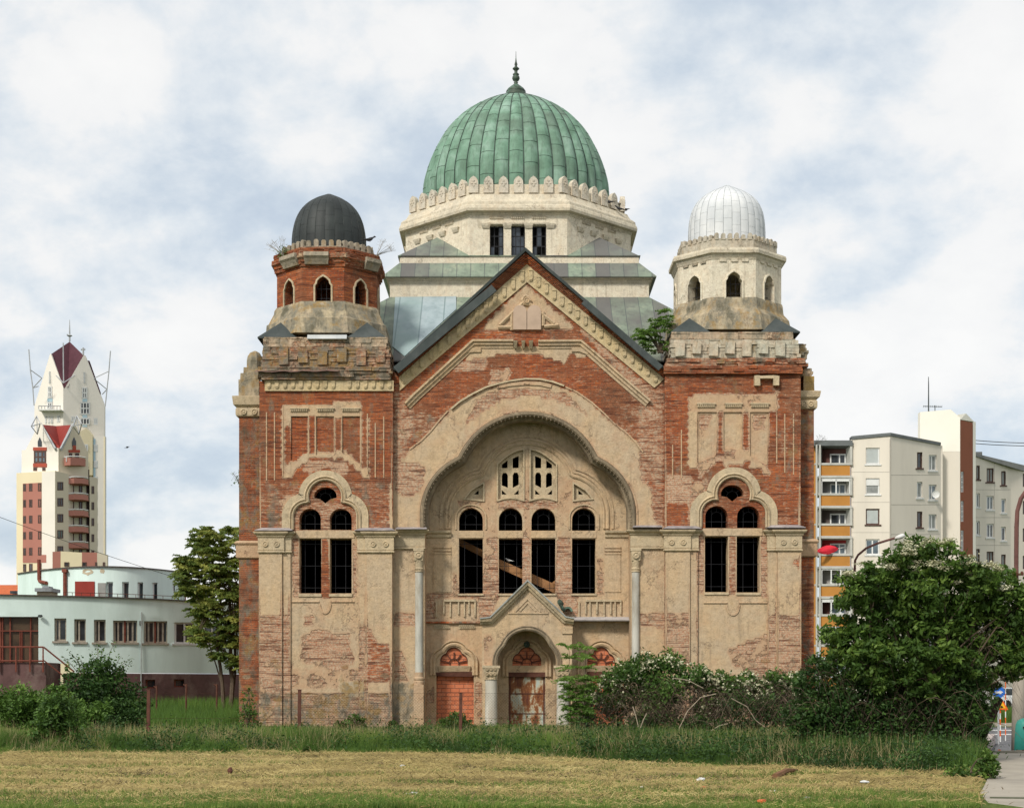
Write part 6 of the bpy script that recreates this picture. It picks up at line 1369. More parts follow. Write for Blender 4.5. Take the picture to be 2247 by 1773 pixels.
for mp_, u in ((g1, 249), (g2, 464)): face(ta, mp_, r1, [(u - 12, 796), (u - 12, 765), (u, 738), (u + 12, 765), (u + 12, 796)], G['dark'], -.08, -.01, 'pointed_window')
for u0, u1 in ((432, 452), (470, 495)): facwin(ta, g2, *rq(r1, u0, u1, 838, 880), brownfr, G['dark'], mull=(), inset=-.06, fw=.12)
for u0, u1 in ((208, 232), (264, 284)): facwin(ta, g1, *rq(r1, u0, u1, 928, 948), brownfr, G['dark'], mull=(), inset=-.06, fw=.12)
face(ta, f3, r1, [(428, 985), (428, 960), (545, 985), (545, 1000)], beige, .2, 1) if 0 else None
b1 = mapw(r1, (328, 157), (670, 159))
face(ta, b1, r1, [(328, 1453), (378, 1450), (378, gv_), (328, gv_)], pink, 0, 2, 'podium'); face(ta, b1, r1, [(378, 1450), (512, 1458), (512, gv_), (378, gv_)], cream, .01, 2, 'podium'); face(ta, b1, r1, [(512, 1456), (606, 1458), (606, gv_), (512, gv_)], pink, .0, 1, 'podium'); face(ta, b1, r1, [(606, 1460), (670, 1472), (670, gv_), (606, gv_)], beige, .01, .4, 'podium')
for u0, u1 in ((402, 432), (513, 541), (595, 606), (643, 656)): facwin(ta, b1, *rq(r1, u0, u1, 1518, 1545), brownfr, G['dark'], mull=(), inset=-.06, fw=.1)
def mast(parent, pts, r_=.10): m = MB(); m.tube(pts, r_, 5); return m
m = MB()
for cx_, sg in ((225, -1), (485, 1)):
    m.nxt(); P0 = pk(cx_ - sg * -8, 700, 162); t1, t2, t3 = pk(cx_ - 30, 670, 160), pk(cx_ + 25, 655, 160), pk(cx_ - sg * 5, 605, 162); bb = pk(cx_ + 8, 720, 162)
    for a, b in ((t1, t2), (t2, t3), (t3, t1), (t1, bb), (t2, bb), (t3, bb)): m.tube([a, b], .06, 4)
m.build('steel_ornament', steel, ta)
tb = thing('tower_block', 'tall white tower block with dark purple roof, steel masts and tall gables, rear one', 'apartment building', (X(140, 190), 190, 0))
h1 = mapw(r1, (215, 190), (395, 186)); h2 = mapw(r1, (395, 186), (655, 190))
face(tb, h1, r1, [(215, 545), (313, 218), (318, 218), (395, 428), (395, gv_), (215, gv_)], offw, 0, .5, 'gable'); face(tb, h2, r1, [(395, 428), (400, 440), (524, 224), (530, 228), (652, 540), (650, gv_), (395, gv_)], offw, 0, .5, 'gable')
pb = pk
quad3(tb, [pb(388, 425, 186.2), pb(425, 427, 186.4), pb(525, 230, 188.3), pb(435, 142, 193), pb(316, 222, 188.2)], purple, 'roof')
quad3(tb, [pb(545, 258, 189), pb(560, 262, 189), pb(628, 455, 189.6), pb(622, 460, 189.6)], purple, 'roof_edge')
face(tb, h2, r1, [(600, 738), (672, 742), (672, gv_), (600, gv_)], offw, -1.2, -.6, 'side_wing'); face(tb, h2, r1, [(645, 742), (671, 744), (671, gv_), (645, gv_)], cream, -1.26, -1.2, 'cream_stripe')
face(tb, h2, r1, [(601, 758), (626, 758), (626, gv_), (601, gv_)], lblue, -1.26, -1.2, 'blue_stripe')
face(tb, h2, r1, [(522, 715), (560, 694), (598, 740), (598, 985), (522, 985)], cream, -1.5, -.2, 'yellow_bay')
for u0, u1, v0, v1, mu in ((305, 316, 328, 402, ()), (298, 326, 422, 495, (.5,)), (522, 533, 332, 402, ()), (514, 546, 428, 497, (.5,)), (502, 562, 520, 597, (.33, .66)), (502, 562, 618, 662, (.33, .66)), (446, 472, 608, 642, (.5,)), (356, 374, 603, 645, ()), (296, 328, 520, 560, (.5,))):
    mp_ = h1 if u1 < 395 else h2; facwin(tb, mp_, *rq(r1, u0, u1, v0, v1), white, G['dark'], mull=mu, trans=(.5,) if v1 - v0 > 50 else (), inset=-.08, fw=.14)
for u0, u1 in ((282, 292), (300, 312), (318, 330)): facwin(tb, h1, *rq(r1, u0, u1, 608, 652), white, G['dark'], mull=(), inset=-.08, fw=.14)
for v0 in (498, 598, 655): m = MB(); pbox(m, h2, *rq(r1, 516, 545, v0 + 2, v0 + 20), -.06, -.005); m.build('blue_panel', lblue, tb)
m = MB(); pbox(m, h1, *rq(r1, 296, 328, 497, 518), -.06, -.005); m.build('blue_panel', lblue, tb)
m = MB(); pbox(m, h1, *rq(r1, 260, 400, 575, 582), -1.4, 0); tr_ = m.build('terrace', white, tb); m = MB()
for i in range(8): u = 262 + i * 19; m.tube([h1(*r1(u, 576), -1.3), h1(*r1(u, 555), -1.3)], .06, 4)
m.tube([h1(*r1(262, 555), -1.3), h1(*r1(398, 555), -1.3)], .06, 4); m.build('railing', steel, tr_)
for v in (630, 795, 895, 993, 1090, 1186, 1282, 1378): facwin(tb, h2, *rq(r1, 604, 628, v, v + 42), white, G['dark'], mull=(.5,), inset=-1.36, fw=.14)
for v in (795, 895): facwin(tb, h2, *rq(r1, 546 + (v > 800) * 12, 572, v, v + 40), white, G['dark'], mull=(.5,), inset=-1.6, fw=.14)
m = MB()
for a in ([(180, 190), (190, 320), (205, 430), (213, 540)], [(690, 200), (680, 330), (668, 440), (657, 547)], [(395, 150), (396, 300), (398, 400)]): m.nxt(); m.tube([pk(u, v, 185) for u, v in a], .07, 5)
for a, b in (((190, 318), (262, 370)), ((262, 370), (205, 432)), ((205, 432), (240, 420)), ((678, 328), (585, 372)), ((585, 372), (668, 440)), ((668, 440), (640, 470)), ((396, 400), (350, 352)), ((396, 400), (470, 350))): m.nxt(); m.tube([pk(*a, 185.3), pk(*b, 187)], .06, 4)
m.nxt(); m.tube([pk(435, 140, 193), pk(435, 60, 193), pk(435, 5, 193)], [.12, .08, .03], 6); m.tube([pk(418, 98, 193), pk(442, 103, 193)], .1, 4); m.lathe(pk(435, 103, 193)[0], 193, [(.1, pk(0, 112, 193)[2]), (.35, pk(0, 105, 193)[2]), (.1, pk(0, 96, 193)[2])], 8)
m.nxt(); m.tube([pk(519, 225, 188), pk(519, 180, 188)], .12, 5); m.tube([pk(506, 192, 188), pk(532, 190, 188)], .12, 4); m.build('mast', steel, tb)
# ------------------------------------------------------------------ panel block at the right
pc_ = plain('pale_grey_panel_concrete', (.68, .62, .53), .10, .35, streak=True, bmp=.003); pc2 = plain('fresh_cream_panel', (.86, .82, .72), .04, .3, bmp=0); ochre = plain('ochre_balcony_panel', (.44, .20, .045), .12, .6, bmp=0); gconc = plain('grey_balcony_concrete', (.46, .45, .41), .15, 1, bmp=0); brown = plain('red_brown_stair_strip', (.25, .085, .045), .08, .4, bmp=0)
ap = thing('apartment_block', 'cream concrete panel apartment block with ochre balconies and red brown stair strip', 'apartment building', (X(1990, 146), 146, 0))
a1 = mapw(r4, (85, 146), (370, 142.6), (660, 140)); a2 = mapw(r4, (660, 140), (1038, 145.8)); a3 = mapw(r4, (885, 147.3), (1185, 147)); a4 = mapw(r4, (1185, 147), (1305, 150)); a5 = mapw(r4, (1300, 152), (1565, 158)); a6 = mapw(r4, (1565, 158), (1900, 163))
gb = (1575 - 840) / .2927
fr_h = [(478, 582, 487 + 228 * k - k * 0, 610 + 226 * k) for k in range(8)]
def rectpx(q, r_): a = rq(q, *r_); return [(a[0], a[3]), (a[1], a[3]), (a[1], a[2]), (a[0], a[2])]
def pwall(name, q, pts, holes, mp, mat, parent, d=.4): return panel(name, [q(*p) for p in pts], [rectpx(q, h) for h in holes], 0, d, mat, parent, mp=mp)
pwall('wall', r4, [(370, 414), (660, 388), (660, gb), (370, gb)], fr_h, a1, pc_, ap)
for k, h in enumerate(fr_h): facwin(ap, a1, *rq(r4, *h), white if k != 2 else brownfr, [G['blind'], G['curtain'], G['blind'], G['blue'], G['dark']][k % 5], mull=() if k < 3 else (.5,), inset=.15, fw=.12, sill=True)
m = MB(); pbox(m, a1, *rq(r4, 480, 580, 722, 768), .1, .16); m.build('roller_blind', white, ap)
hA = [(862, 902, 520 + 222 * k, 640 + 222 * k) for k in range(7)]; hB = [(950, 1008, 541 + 222 * k, 658 + 220 * k) for k in range(7)]
pwall('wall', r4, [(660, 388), (1038, 460), (1038, gb), (660, gb)], hA + hB, a2, pc_, ap)
for k in range(7):
    facwin(ap, a2, *rq(r4, *hA[k]), brownfr if k != 1 else white, G['curtain'] if k % 2 else G['dark'], mull=(), inset=.15, fw=.12, sill=True); facwin(ap, a2, *rq(r4, *hB[k]), white, G['blue'] if k % 2 else G['curtain'], mull=(.4,), inset=.15, fw=.12, sill=True)
m = MB(); pbox(m, a2, *rq(r4, 1034, 1056, 470, gb), .1, 1.5); m.build('wall_return', pc_, ap)
# roof edge
m = MB(); P0 = [a1(*r4(370, 414), -.15), a1(*r4(660, 388), -.15), a2(*r4(1038, 460), -.15)]
for a, b in zip(P0[:-1], P0[1:]): m.add([(a[0], a[1], a[2] - .12), (b[0], b[1], b[2] - .12), (b[0], b[1], b[2] + .15), (a[0], a[1], a[2] + .15), (a[0], a[1] + 1, a[2] - .12), (b[0], b[1] + 1, b[2] - .12), (b[0], b[1] + 1, b[2] + .15), (a[0], a[1] + 1, a[2] + .15)], [(0, 1, 2, 3), (7, 6, 5, 4), (0, 4, 5, 1), (3, 2, 6, 7), (0, 3, 7, 4), (1, 5, 6, 2)])
m.nxt(); pbox(m, a1, *rq(r4, 85, 372, 436, 476), -.4, 2.0); m.build('roof_edge', plain('dark_grey_fascia', (.13, .14, .14), .2, 1, bmp=0), ap)
# balconies
for k in range(8):
    o = 226 * k; pbr = lambda *r_: rq(r4, r_[0], r_[1], r_[2] + o, r_[3] + o)
    m = MB(); pbox(m, a1, *pbr(118, 372, 604, 620), -.35, 1.8); m.nxt(); pbox(m, a1, *pbr(120, 372, 700, 716), -.35, 1.8); m.build('balcony_slab', gconc, ap)
    m = MB(); pbox(m, a1, *pbr(136, 356, 624, 697), -.25, -.18); m.build('balcony_panel', ochre, ap)
    m = MB(); pbox(m, a1, *pbr(130, 370, 476 if k else 478, 604), 1.5, 1.7); m.build('loggia_wall', plain('loggia_dark_wall' , [(.13, .06, .05), (.3, .3, .3), (.12, .1, .09), (.42, .05, .05), (.4, .38, .36)][k % 5], .2, 1, bmp=0), ap)
    facwin(ap, a1, *pbr(232, 352, 516, 600), white, G['blue'] if k % 2 else G['dark'], mull=(.6,), inset=1.35, fw=.12)
    m = MB(); pbox(m, a1, *pbr(356, 372, 476, 604), -.3, 1.6); m.nxt(); pbox(m, a1, *pbr(134, 146, 476, 604), -.1, 1.6); m.build('balcony_side_wall', gconc, ap)
    if k in (1, 4, 5):
        m = MB(); pbox(m, a1, *pbr(140, 358, 484, 500 if k == 4 else 515), -.22, -.16); pbox(m, a1, *pbr(140, 148, 500, 604), -.22, -.16)
        for f_ in (.5,) if k == 1 else (.33, .66): c = 140 + 215 * f_; pbox(m, a1, *pbr(c, c + 9, 500, 604), -.22, -.16)
        pbox(m, a1, *pbr(350, 358, 500, 604), -.22, -.16); m.build('balcony_glazing_frame', white, ap)
m = MB()
for u in (97, 122): m.nxt(); pbox(m, a1, *rq(r4, u, u + 10, 470, gb), -.5, -.3)
m.build('balcony_post', gconc, ap)
m = MB()
for k in range(9): m.nxt(); pbox(m, a1, *rq(r4, 92, 140, 605 + 226 * (k - 1) + (230 if k == 0 else 0) * 0, 618 + 226 * (k - 1)), -.3, 0) if k else None
m.build('balcony_beam', gconc, ap)
m = MB(); pbox(m, a1, *rq(r4, 85, 130, 476, gb), 1.0, 2.0); m.build('side_wall', ochre, ap)
# stair tower
pwall('stair_tower', r4, [(885, 220), (1115, 200), (1185, 262), (1185, 515), (885, 515)], [], a3, pc2, ap, .8); pwall('stair_tower_wall', r4, [(1052, 516), (1185, 516), (1185, gb), (1052, gb)], [], a3, pc_, ap, .5)
hS = [(1190, 1212, 665 + 220 * k, 820 + 220 * k) for k in range(6)]
pwall('stair_strip', r4, [(1186, 280), (1280, 300), (1280, gb), (1186, gb)], hS, a4, brown, ap)
for h in hS: facwin(ap, a4, *rq(r4, *h), white, G['dark'], mull=(), trans=(.25, .5, .75), inset=.1, fw=.1)
pwall('stair_tower_edge', r4, [(1281, 292), (1302, 292), (1302, gb), (1281, gb)], [], a4, pc2, ap, .5)
pwall('roof_house', r4, [(1172, 238), (1230, 230), (1290, 292), (1186, 276)], [], a4, pc2, ap, 1)
hC = [(u0, u1, v + 208 * k, v + h_ + 208 * k) for u0, u1, v, h_ in ((1306, 1332, 620, 105), (1384, 1436, 640, 104), (1493, 1527, 662, 106)) for k in range(6)]
pwall('wall', r4, [(1302, 545), (1565, 600), (1565, gb), (1302, gb)], hC, a5, pc_, ap)
for i, h in enumerate(hC): facwin(ap, a5, *rq(r4, *h), white if i % 3 else brownfr, [G['curtain'], G['blue'], G['dark']][i % 3], mull=(.5,) if h[1] - h[0] > 40 else (), inset=.15, fw=.12, sill=True)
hD = [(1655, 1700, 680 + 205 * k, 780 + 205 * k) for k in range(5)]
pwall('wall', r4, [(1565, 640), (1900, 690), (1900, gb), (1565, gb)], hD, a6, pc_, ap)
for h in hD: facwin(ap, a6, *rq(r4, *h), brownfr, G['dark'], mull=(.5,), inset=.15, fw=.12)
m = MB(); a, b = a5(*r4(1302, 545), -.2), a6(*r4(1665, 628), -.2); m.add([(a[0], a[1], a[2] - .1), (b[0], b[1], b[2] - .5), (b[0], b[1], b[2] + .1), (a[0], a[1], a[2] + .15), (a[0], a[1] + 6, a[2] - .1), (b[0], b[1] + 6, b[2] - .5), (b[0], b[1] + 6, b[2] + .1), (a[0], a[1] + 6, a[2] + .15)], [(0, 1, 2, 3), (7, 6, 5, 4), (0, 4, 5, 1), (3, 2, 6, 7), (0, 3, 7, 4), (1, 5, 6, 2)])
m.nxt(); pbox(m, a5, *rq(r4, 1306, 1385, 500, 545), 1.5, 4); m.build('roof_edge', plain('mid_grey_roof_edge', (.22, .22, .21), .2, 1, bmp=0), ap)
m = MB(); f = lambda u, v: a3(*r4(u, v), 1.0)
m.tube([f(970, 208), f(970, 0), f(969, -60)], [.07, .05, .03], 5); m.tube([f(930, 162), f(1070, 166)], .035, 4); m.tube([f(1018, 205), f(1018, 155)], .04, 4)
for u in range(930, 1072, 14): m.tube([f(u, 155), f(u, 172)], .02, 3)
m.build('aerial', M['tin_dark'], ap)
m = MB(); c = a2(*r4(992, 840), -.4); m.lathe(0, 0, [(.01, 0), (.22, .03), (.36, .10)], 14, True, False); m.v = [(c[0] + x, c[1] - z, c[2] + y) for x, y, z in m.v]; m.build('satellite_dish', white, ap)
m = MB(); jc = plain('dark_panel_joint', (.30, .28, .24), .2, 2, bmp=0)
for k in range(7):
    for mp_, u0, u1, v0, s0 in ((a1, 374, 655, 668, 226), (a2, 665, 1034, 690, 222), (a5, 1304, 1562, 800, 208)):
        m.nxt(); pbox(m, mp_, *rq(r4, u0, u1, v0 + s0 * k, v0 + s0 * k + 2.2), -.012, .05)
for mp_, u in ((a1, 656), (a5, 1440), (a2, 664)): m.nxt(); pbox(m, mp_, *rq(r4, u, u + 2, 420 if u < 700 else 590, gb), -.014, .05)
m.build('panel_joint', jc, ap)
# parasol leaning out of a balcony
uc, vc = r4(190, 1252); Yp = a1.Y(uc) - .9; cc = Vector((X(uc, Yp), Yp, Z(vc, Yp)))
par = thing('parasol', 'folded red parasol sticking out over an ochre balcony panel', 'parasol', tuple(cc)); m = MB(); rings = []
for i, (t, r_) in enumerate(((-.95, .03), (-.8, .18), (-.4, .34), (0, .42), (.4, .36), (.8, .2), (.95, .03))): rings.append([(cc.x + t + .08 * math.sin(a * 3), cc.y + .35 * r_ * math.cos(a), cc.z + .16 * t + .85 * r_ * math.sin(a) * (1 + .18 * math.cos(a * 4))) for a in np.linspace(0, 2 * math.pi, 17)[:-1]])
m.loft(rings); m.build('canopy', plain('red_parasol_cloth', (.62, .03, .05), .25, 1.5), par, smooth=False); m = MB(); m.tube([cc + Vector((-1.7, 0, -.2)), cc + Vector((2.0, .3, .3))], .03, 5); m.build('pole', white, par)
# ------------------------------------------------------------------ street furniture
steelp = plain('brown_red_steel', (.15, .07, .06), .3, 3)
def lamp(label, Y, pts, head, base, rad=.055):
    b = (X(base[0], Y), Y, 0); t = thing('street_lamp', label, 'street lamp', b, 'street lamps')
    m = MB(); P = [(X(u, Y), Y, Z(v, Y)) for u, v in pts]; m.tube([(b[0], Y, 0), (P[0][0], Y, P[0][2])] + P[1:], [rad * 1.6] + [rad] * (len(P)), 8); m.build('pole', steelp, t)
    if head: (u0, v0), (u1, v1) = head; A = Vector((X(u0, Y), Y, Z(v0, Y))); B = Vector((X(u1, Y), Y, Z(v1, Y))); m = MB(); d = B - A; m.loft([[tuple(A + d * f + Vector((0, r_ * math.cos(a), r_ * .6 * math.sin(a)))) for a in np.linspace(0, 2 * math.pi, 11)[:-1]] for f, r_ in ((0, .06), (.15, .12), (.4, .19), (.75, .2), (1, .06))]); m.build('lamp_head', plain('white_lamp_head', (.68, .68, .66), .1, 3, rough=.4), t, smooth=True)
    return t
pts = [r4(u, v) for u, v in ((395, 1400), (398, 1330), (420, 1290), (480, 1240), (560, 1205), (640, 1180), (700, 1163))]
lamp('curved street lamp arm with white head rising from behind the elder bush', 70, [(r4(395, 0)[0], 1560)] + pts, (r4(692, 1166), r4(770, 1143)), r4(395, 0))
Yl = 43.6; px_ = 2235
t = lamp('tall brown steel street lamp on a concrete post at the right edge', Yl, [(px_ - 4, 1440)] + [r4(u, v) for u, v in ((1606, 1440), (1606, 1300), (1607, 1200), (1608, 1080), (1614, 960), (1640, 870), (1680, 810), (1760, 770))], None, (px_ - 4, 0), rad=.062)
m = MB(); xx = X(px_, Yl); m.lathe(xx, Yl + .0, [(.20, .0), (.15, Z(1440, Yl))], 14); m.build('concrete_post', plain('weathered_concrete_post', (.33, .29, .24), .2, 2), t, smooth=True)
m = MB(); a, b = r4(1570, 1440), r4(1652, 1437); m.tube([(X(a[0], Yl), Yl - .1, Z(a[1], Yl)), (X(b[0], Yl), Yl - .1, Z(b[1], Yl))], .035, 5)
for u in (1573, 1600, 1640): c = r4(u, 1425); m.lathe(X(c[0], Yl), Yl - .1, [(.03, Z(c[1] + 4, Yl)), (.05, Z(c[1] + 1, Yl)), (.03, Z(c[1] - 3, Yl))], 6)
m.build('cross_arm', M['rust'], t)
teal = plain('teal_painted_metal', (.03, .22, .18), .2, 2, rough=.45, dirt=(.05, .24, .2))
c = gp(2247, 1654); c = (X(2252, Yl - .45) - .05, 0); bn = thing('litter_bin', 'teal rounded metal bin standing at the foot of the concrete post', 'bin', (c[0] + .05, Yl - .45, 0))
m = MB(); m.loft([[(c[0] + .05 + r_ * math.cos(a), Yl - .45 + r_ * .8 * math.sin(a), z) for a in np.linspace(0, 2 * math.pi, 21)[:-1]] for r_, z in ((.32, .02), (.33, .06), (.31, .5), (.29, .76), (.24, .87), (.12, .93), (.02, .94))]); m.build('body', teal, bn, smooth=True)
m = MB(); m.box(c[0] - .12, c[0] + .3, Yl - .45 - .268, Yl - .45 - .22, .66, .71); m.build('slot', M['dark'], bn)
# road signs
def disc(m, c, r_, y, n=24, t=.02): m.prism([(c[0] + r_ * math.cos(a), c[1] + r_ * math.sin(a)) for a in np.linspace(0, 2 * math.pi, n + 1)[:-1]], y, y + t)
Ys = 48; q7r = zoomf(2100, 1400, .2184)
cS = W([q7r(421, 540)], Ys)[0]; bs = thing('round_sign', 'round blue road sign with white arrow on a striped pole', 'road sign', (cS[0], Ys, 0))
bl = plain('blue_sign_paint', (.02, .13, .52), .1, 3, rough=.4, bmp=0); m = MB(); disc(m, cS, .185, Ys); pl = m.build('sign_plate', bl, bs)
m = MB(); u = .11; m.prism([(cS[0] - u, cS[1] - .04), (cS[0] + .02, cS[1] - .04), (cS[0] + .02, cS[1] - .08), (cS[0] + u + .02, cS[1] - .005), (cS[0] + .02, cS[1] + .06), (cS[0] + .02, cS[1] + .02), (cS[0] - u, cS[1] + .02)], Ys - .008, Ys - .001); m.build('arrow', white, pl)
m = MB(); m.tube([(cS[0], Ys + .05, 0), (cS[0], Ys + .05, cS[1] + .2)], .03, 8); m.build('pole', steel, bs)
cT = W([q7r(450, 680)], Ys - .4)[0]; wt = thing('warning_sign', 'orange and yellow triangular road works sign on a red and white pole', 'road sign', (cT[0], Ys - .4, 0))
red_ = plain('orange_red_sign_border', (.75, .12, .02), .1, 3, bmp=0); yel = plain('yellow_sign_face', (.80, .42, .02), .1, 3, bmp=0)
def tri(r_): return [(cT[0] + r_ * math.cos(a), cT[1] + r_ * math.sin(a)) for a in (R(-30), R(90), R(210))]
m = MB(); m.prism(tri(.23), Ys - .4, Ys - .38); pl = m.build('sign_plate', red_, wt); m = MB(); m.prism(tri(.145), Ys - .408, Ys - .401); m.build('sign_face', yel, pl)
m = MB(); m.prism([(cT[0] - .05, cT[1] - .055), (cT[0] + .05, cT[1] - .055), (cT[0] + .02, cT[1] - .01), (cT[0] - .015, cT[1] + .02)], Ys - .414, Ys - .4085); m.build('pictogram', M['dark'], pl)
for k in range(6):
    m = MB(); z0 = .1 + k * (cT[1] - .15) / 6; m.tube([(cT[0] - .03, Ys - .35, z0), (cT[0] - .03, Ys - .35, z0 + (cT[1] - .15) / 6)], .02, 8); m.build('pole_band', red_ if k % 2 else white, wt)
cP = W([q7r(488, 0)], Ys + 3)[0]; pt = thing('striped_pole', 'thin red and white striped pole behind the triangular sign', 'pole', (cP[0], Ys + 3, 0)); zt_ = W([q7r(488, 440)], Ys + 3)[0][1]
for k in range(10): m = MB(); m.tube([(cP[0], Ys + 3, zt_ * k / 10), (cP[0], Ys + 3, zt_ * (k + 1) / 10)], .016, 8); m.build('pole_band', red_ if k % 2 else white, pt)
# parked car far behind
def car(cx, cy, label):
    t = thing('parked_car', label, 'car', (cx, cy, 0)); body = plain('white_car_paint', (.6, .61, .62), .05, 1, rough=.3, bmp=0)
    m = MB(); pr = [(-2.1, .35), (2.1, .35), (2.15, .75), (1.2, .92), (-1.9, .98), (-2.15, .7)]; m.prism([(cx + a, b) for a, b in pr], cy - .85, cy + .85); m.build('body', body, t, bevel=.06)
    m = MB(); m.prism([(cx + a, b) for a, b in [(-1.75, .95), (1.1, .93), (.45, 1.42), (-1.3, 1.46)]], cy - .72, cy + .72); m.build('cabin', G['dark'], t, bevel=.05)
    m = MB(); m.prism([(cx + a, b) for a, b in [(-1.3, 1.44), (.5, 1.40), (.35, 1.5), (-1.2, 1.53)]], cy - .7, cy + .7); m.build('roof', body, t)
    for wx in (-1.35, 1.35):
        for wy in (-.8, .8): m = MB(); m.prism([(cx + wx + .32 * math.cos(a), .32 + .32 * math.sin(a)) for a in np.linspace(0, 2 * math.pi, 17)[:-1]], cy + wy - .1, cy + wy + .1); wh = m.build('wheel', M['dark'], t)
car(X(2242, 112), 112, 'white car parked beyond the green verge at the right edge')
m = MB(); a, b = X(2160, 118), X(2420, 118); m.box(a, b, 118, 118.3, 0, 1.35); tag(m.build('boundary_wall', plain('grey_low_wall', (.33, .32, .30), .15, 1), origin=(a, 118, 0)), 'low grey boundary wall behind the white car', 'wall')
# overhead wires
def wire(label, A, B, sag, r_=.012):
    P = [Vector(A).lerp(Vector(B), i / 24) - Vector((0, 0, sag * 4 * (i / 24) * (1 - i / 24))) for i in range(25)]; m = MB(); m.tube(P, r_, 3); return tag(m.build('overhead_wire', M['tin_dark'], origin=A), label, 'wire')
pp = lambda u, v, Y: (X(u, Y), Y, Z(v, Y))
wire('thin black wire crossing in front of the cream and pink tower', pp(-60, 1112, 60), pp(470, 1292, 74), .12)
wire('upper of the two power lines right of the stair tower', pp(2140, 966, 170), pp(2300, 972, 170), .1, .05); wire('lower of the two power lines right of the stair tower', pp(2140, 973, 171), pp(2300, 978, 171), .1, .05)
wire('dark wire between the concrete post and the elder bush', pp(2150, 1470, 44), pp(2240, 1462, 43.6), .05, .015)
# ------------------------------------------------------------------ fence posts with netting
Yw = 44.5
fence = []
for i, (u, top, Y, h, lab) in enumerate(((325, 1512, Yw, 0, 'rusty steel fence post in the tall grass, leftmost of the three tall ones'), (656, 1513, Yw, 0, 'rusty steel fence post with tubular top standing before the left tower'), (1010, 1520, Yw, 0, 'rusty steel fence post in front of the brick filled doorway'))):
    x = X(u, Y); m = MB(); m.loft([[(x + dx + s * .02, Y + dy, z) for dx, dy in ((-.045, -.045), (.045, -.045), (.045, .045), (-.045, .045))] for s, z in ((0, 0), (1, Z(top, Y)))])
    m.box(x - .06, x + .08, Y - .055, Y + .055, Z(top, Y), Z(top, Y) + .012); tag(m.build('fence_post', M['rust'], origin=(x, Y, 0)), lab, 'fence post', 'rusty fence posts')
for u, top, lab in ((343, 1504, 'thin dark fence post nearest the basement window of the mint building'), (408, 1500, 'thin dark fence post below the second basement window'), (475, 1500, 'thin dark fence post beside the slim trunks of the left tree')):
    Y = 70; x = X(u, Y); m = MB(); m.tube([(x, Y, 0), (x + .02, Y, Z(top, Y))], .045, 6); m.tube([(x, Y, Z(top, Y) - .1), (x - .12, Y, Z(top, Y) - .02)], .03, 5); tag(m.build('fence_post', M['rust'], origin=(x, Y, 0)), lab, 'fence post', 'thin fence posts in the rear row')
m = MB(); x0, x1 = X(656, Yw), X(1240, Yw); H0, H1 = .25, 1.62; s = .085; k = x0 - (H1 - H0)
while k < x1:
    for sg in (1, -1):
        a, b = (k, H0), (k + (H1 - H0), H1)
        if sg < 0: a, b = (k, H1), (k + (H1 - H0), H0)
        pa, pb_ = list(a), list(b)
        if pa[0] < x0: f = (x0 - pa[0]) / (pb_[0] - pa[0]); pa = [x0, pa[1] + (pb_[1] - pa[1]) * f]
        if pb_[0] > x1: f = (x1 - pa[0]) / (pb_[0] - pa[0]); pb_ = [x1, pa[1] + (pb_[1] - pa[1]) * f]
        m.tube([(pa[0], Yw + .03, pa[1]), (pb_[0], Yw + .03, pb_[1])], .0018, 3, cap=False)
    k += s
for z in (H0, .9, H1): m.tube([(X(300, Yw), Yw + .03, z), (x1, Yw + .03, z)], .0035, 3)
tag(m.build('wire_netting', M['rust'], origin=(x0, Yw, 0), recalc=False), 'faint chain link netting strung between the rusty fence posts', 'wire fence')
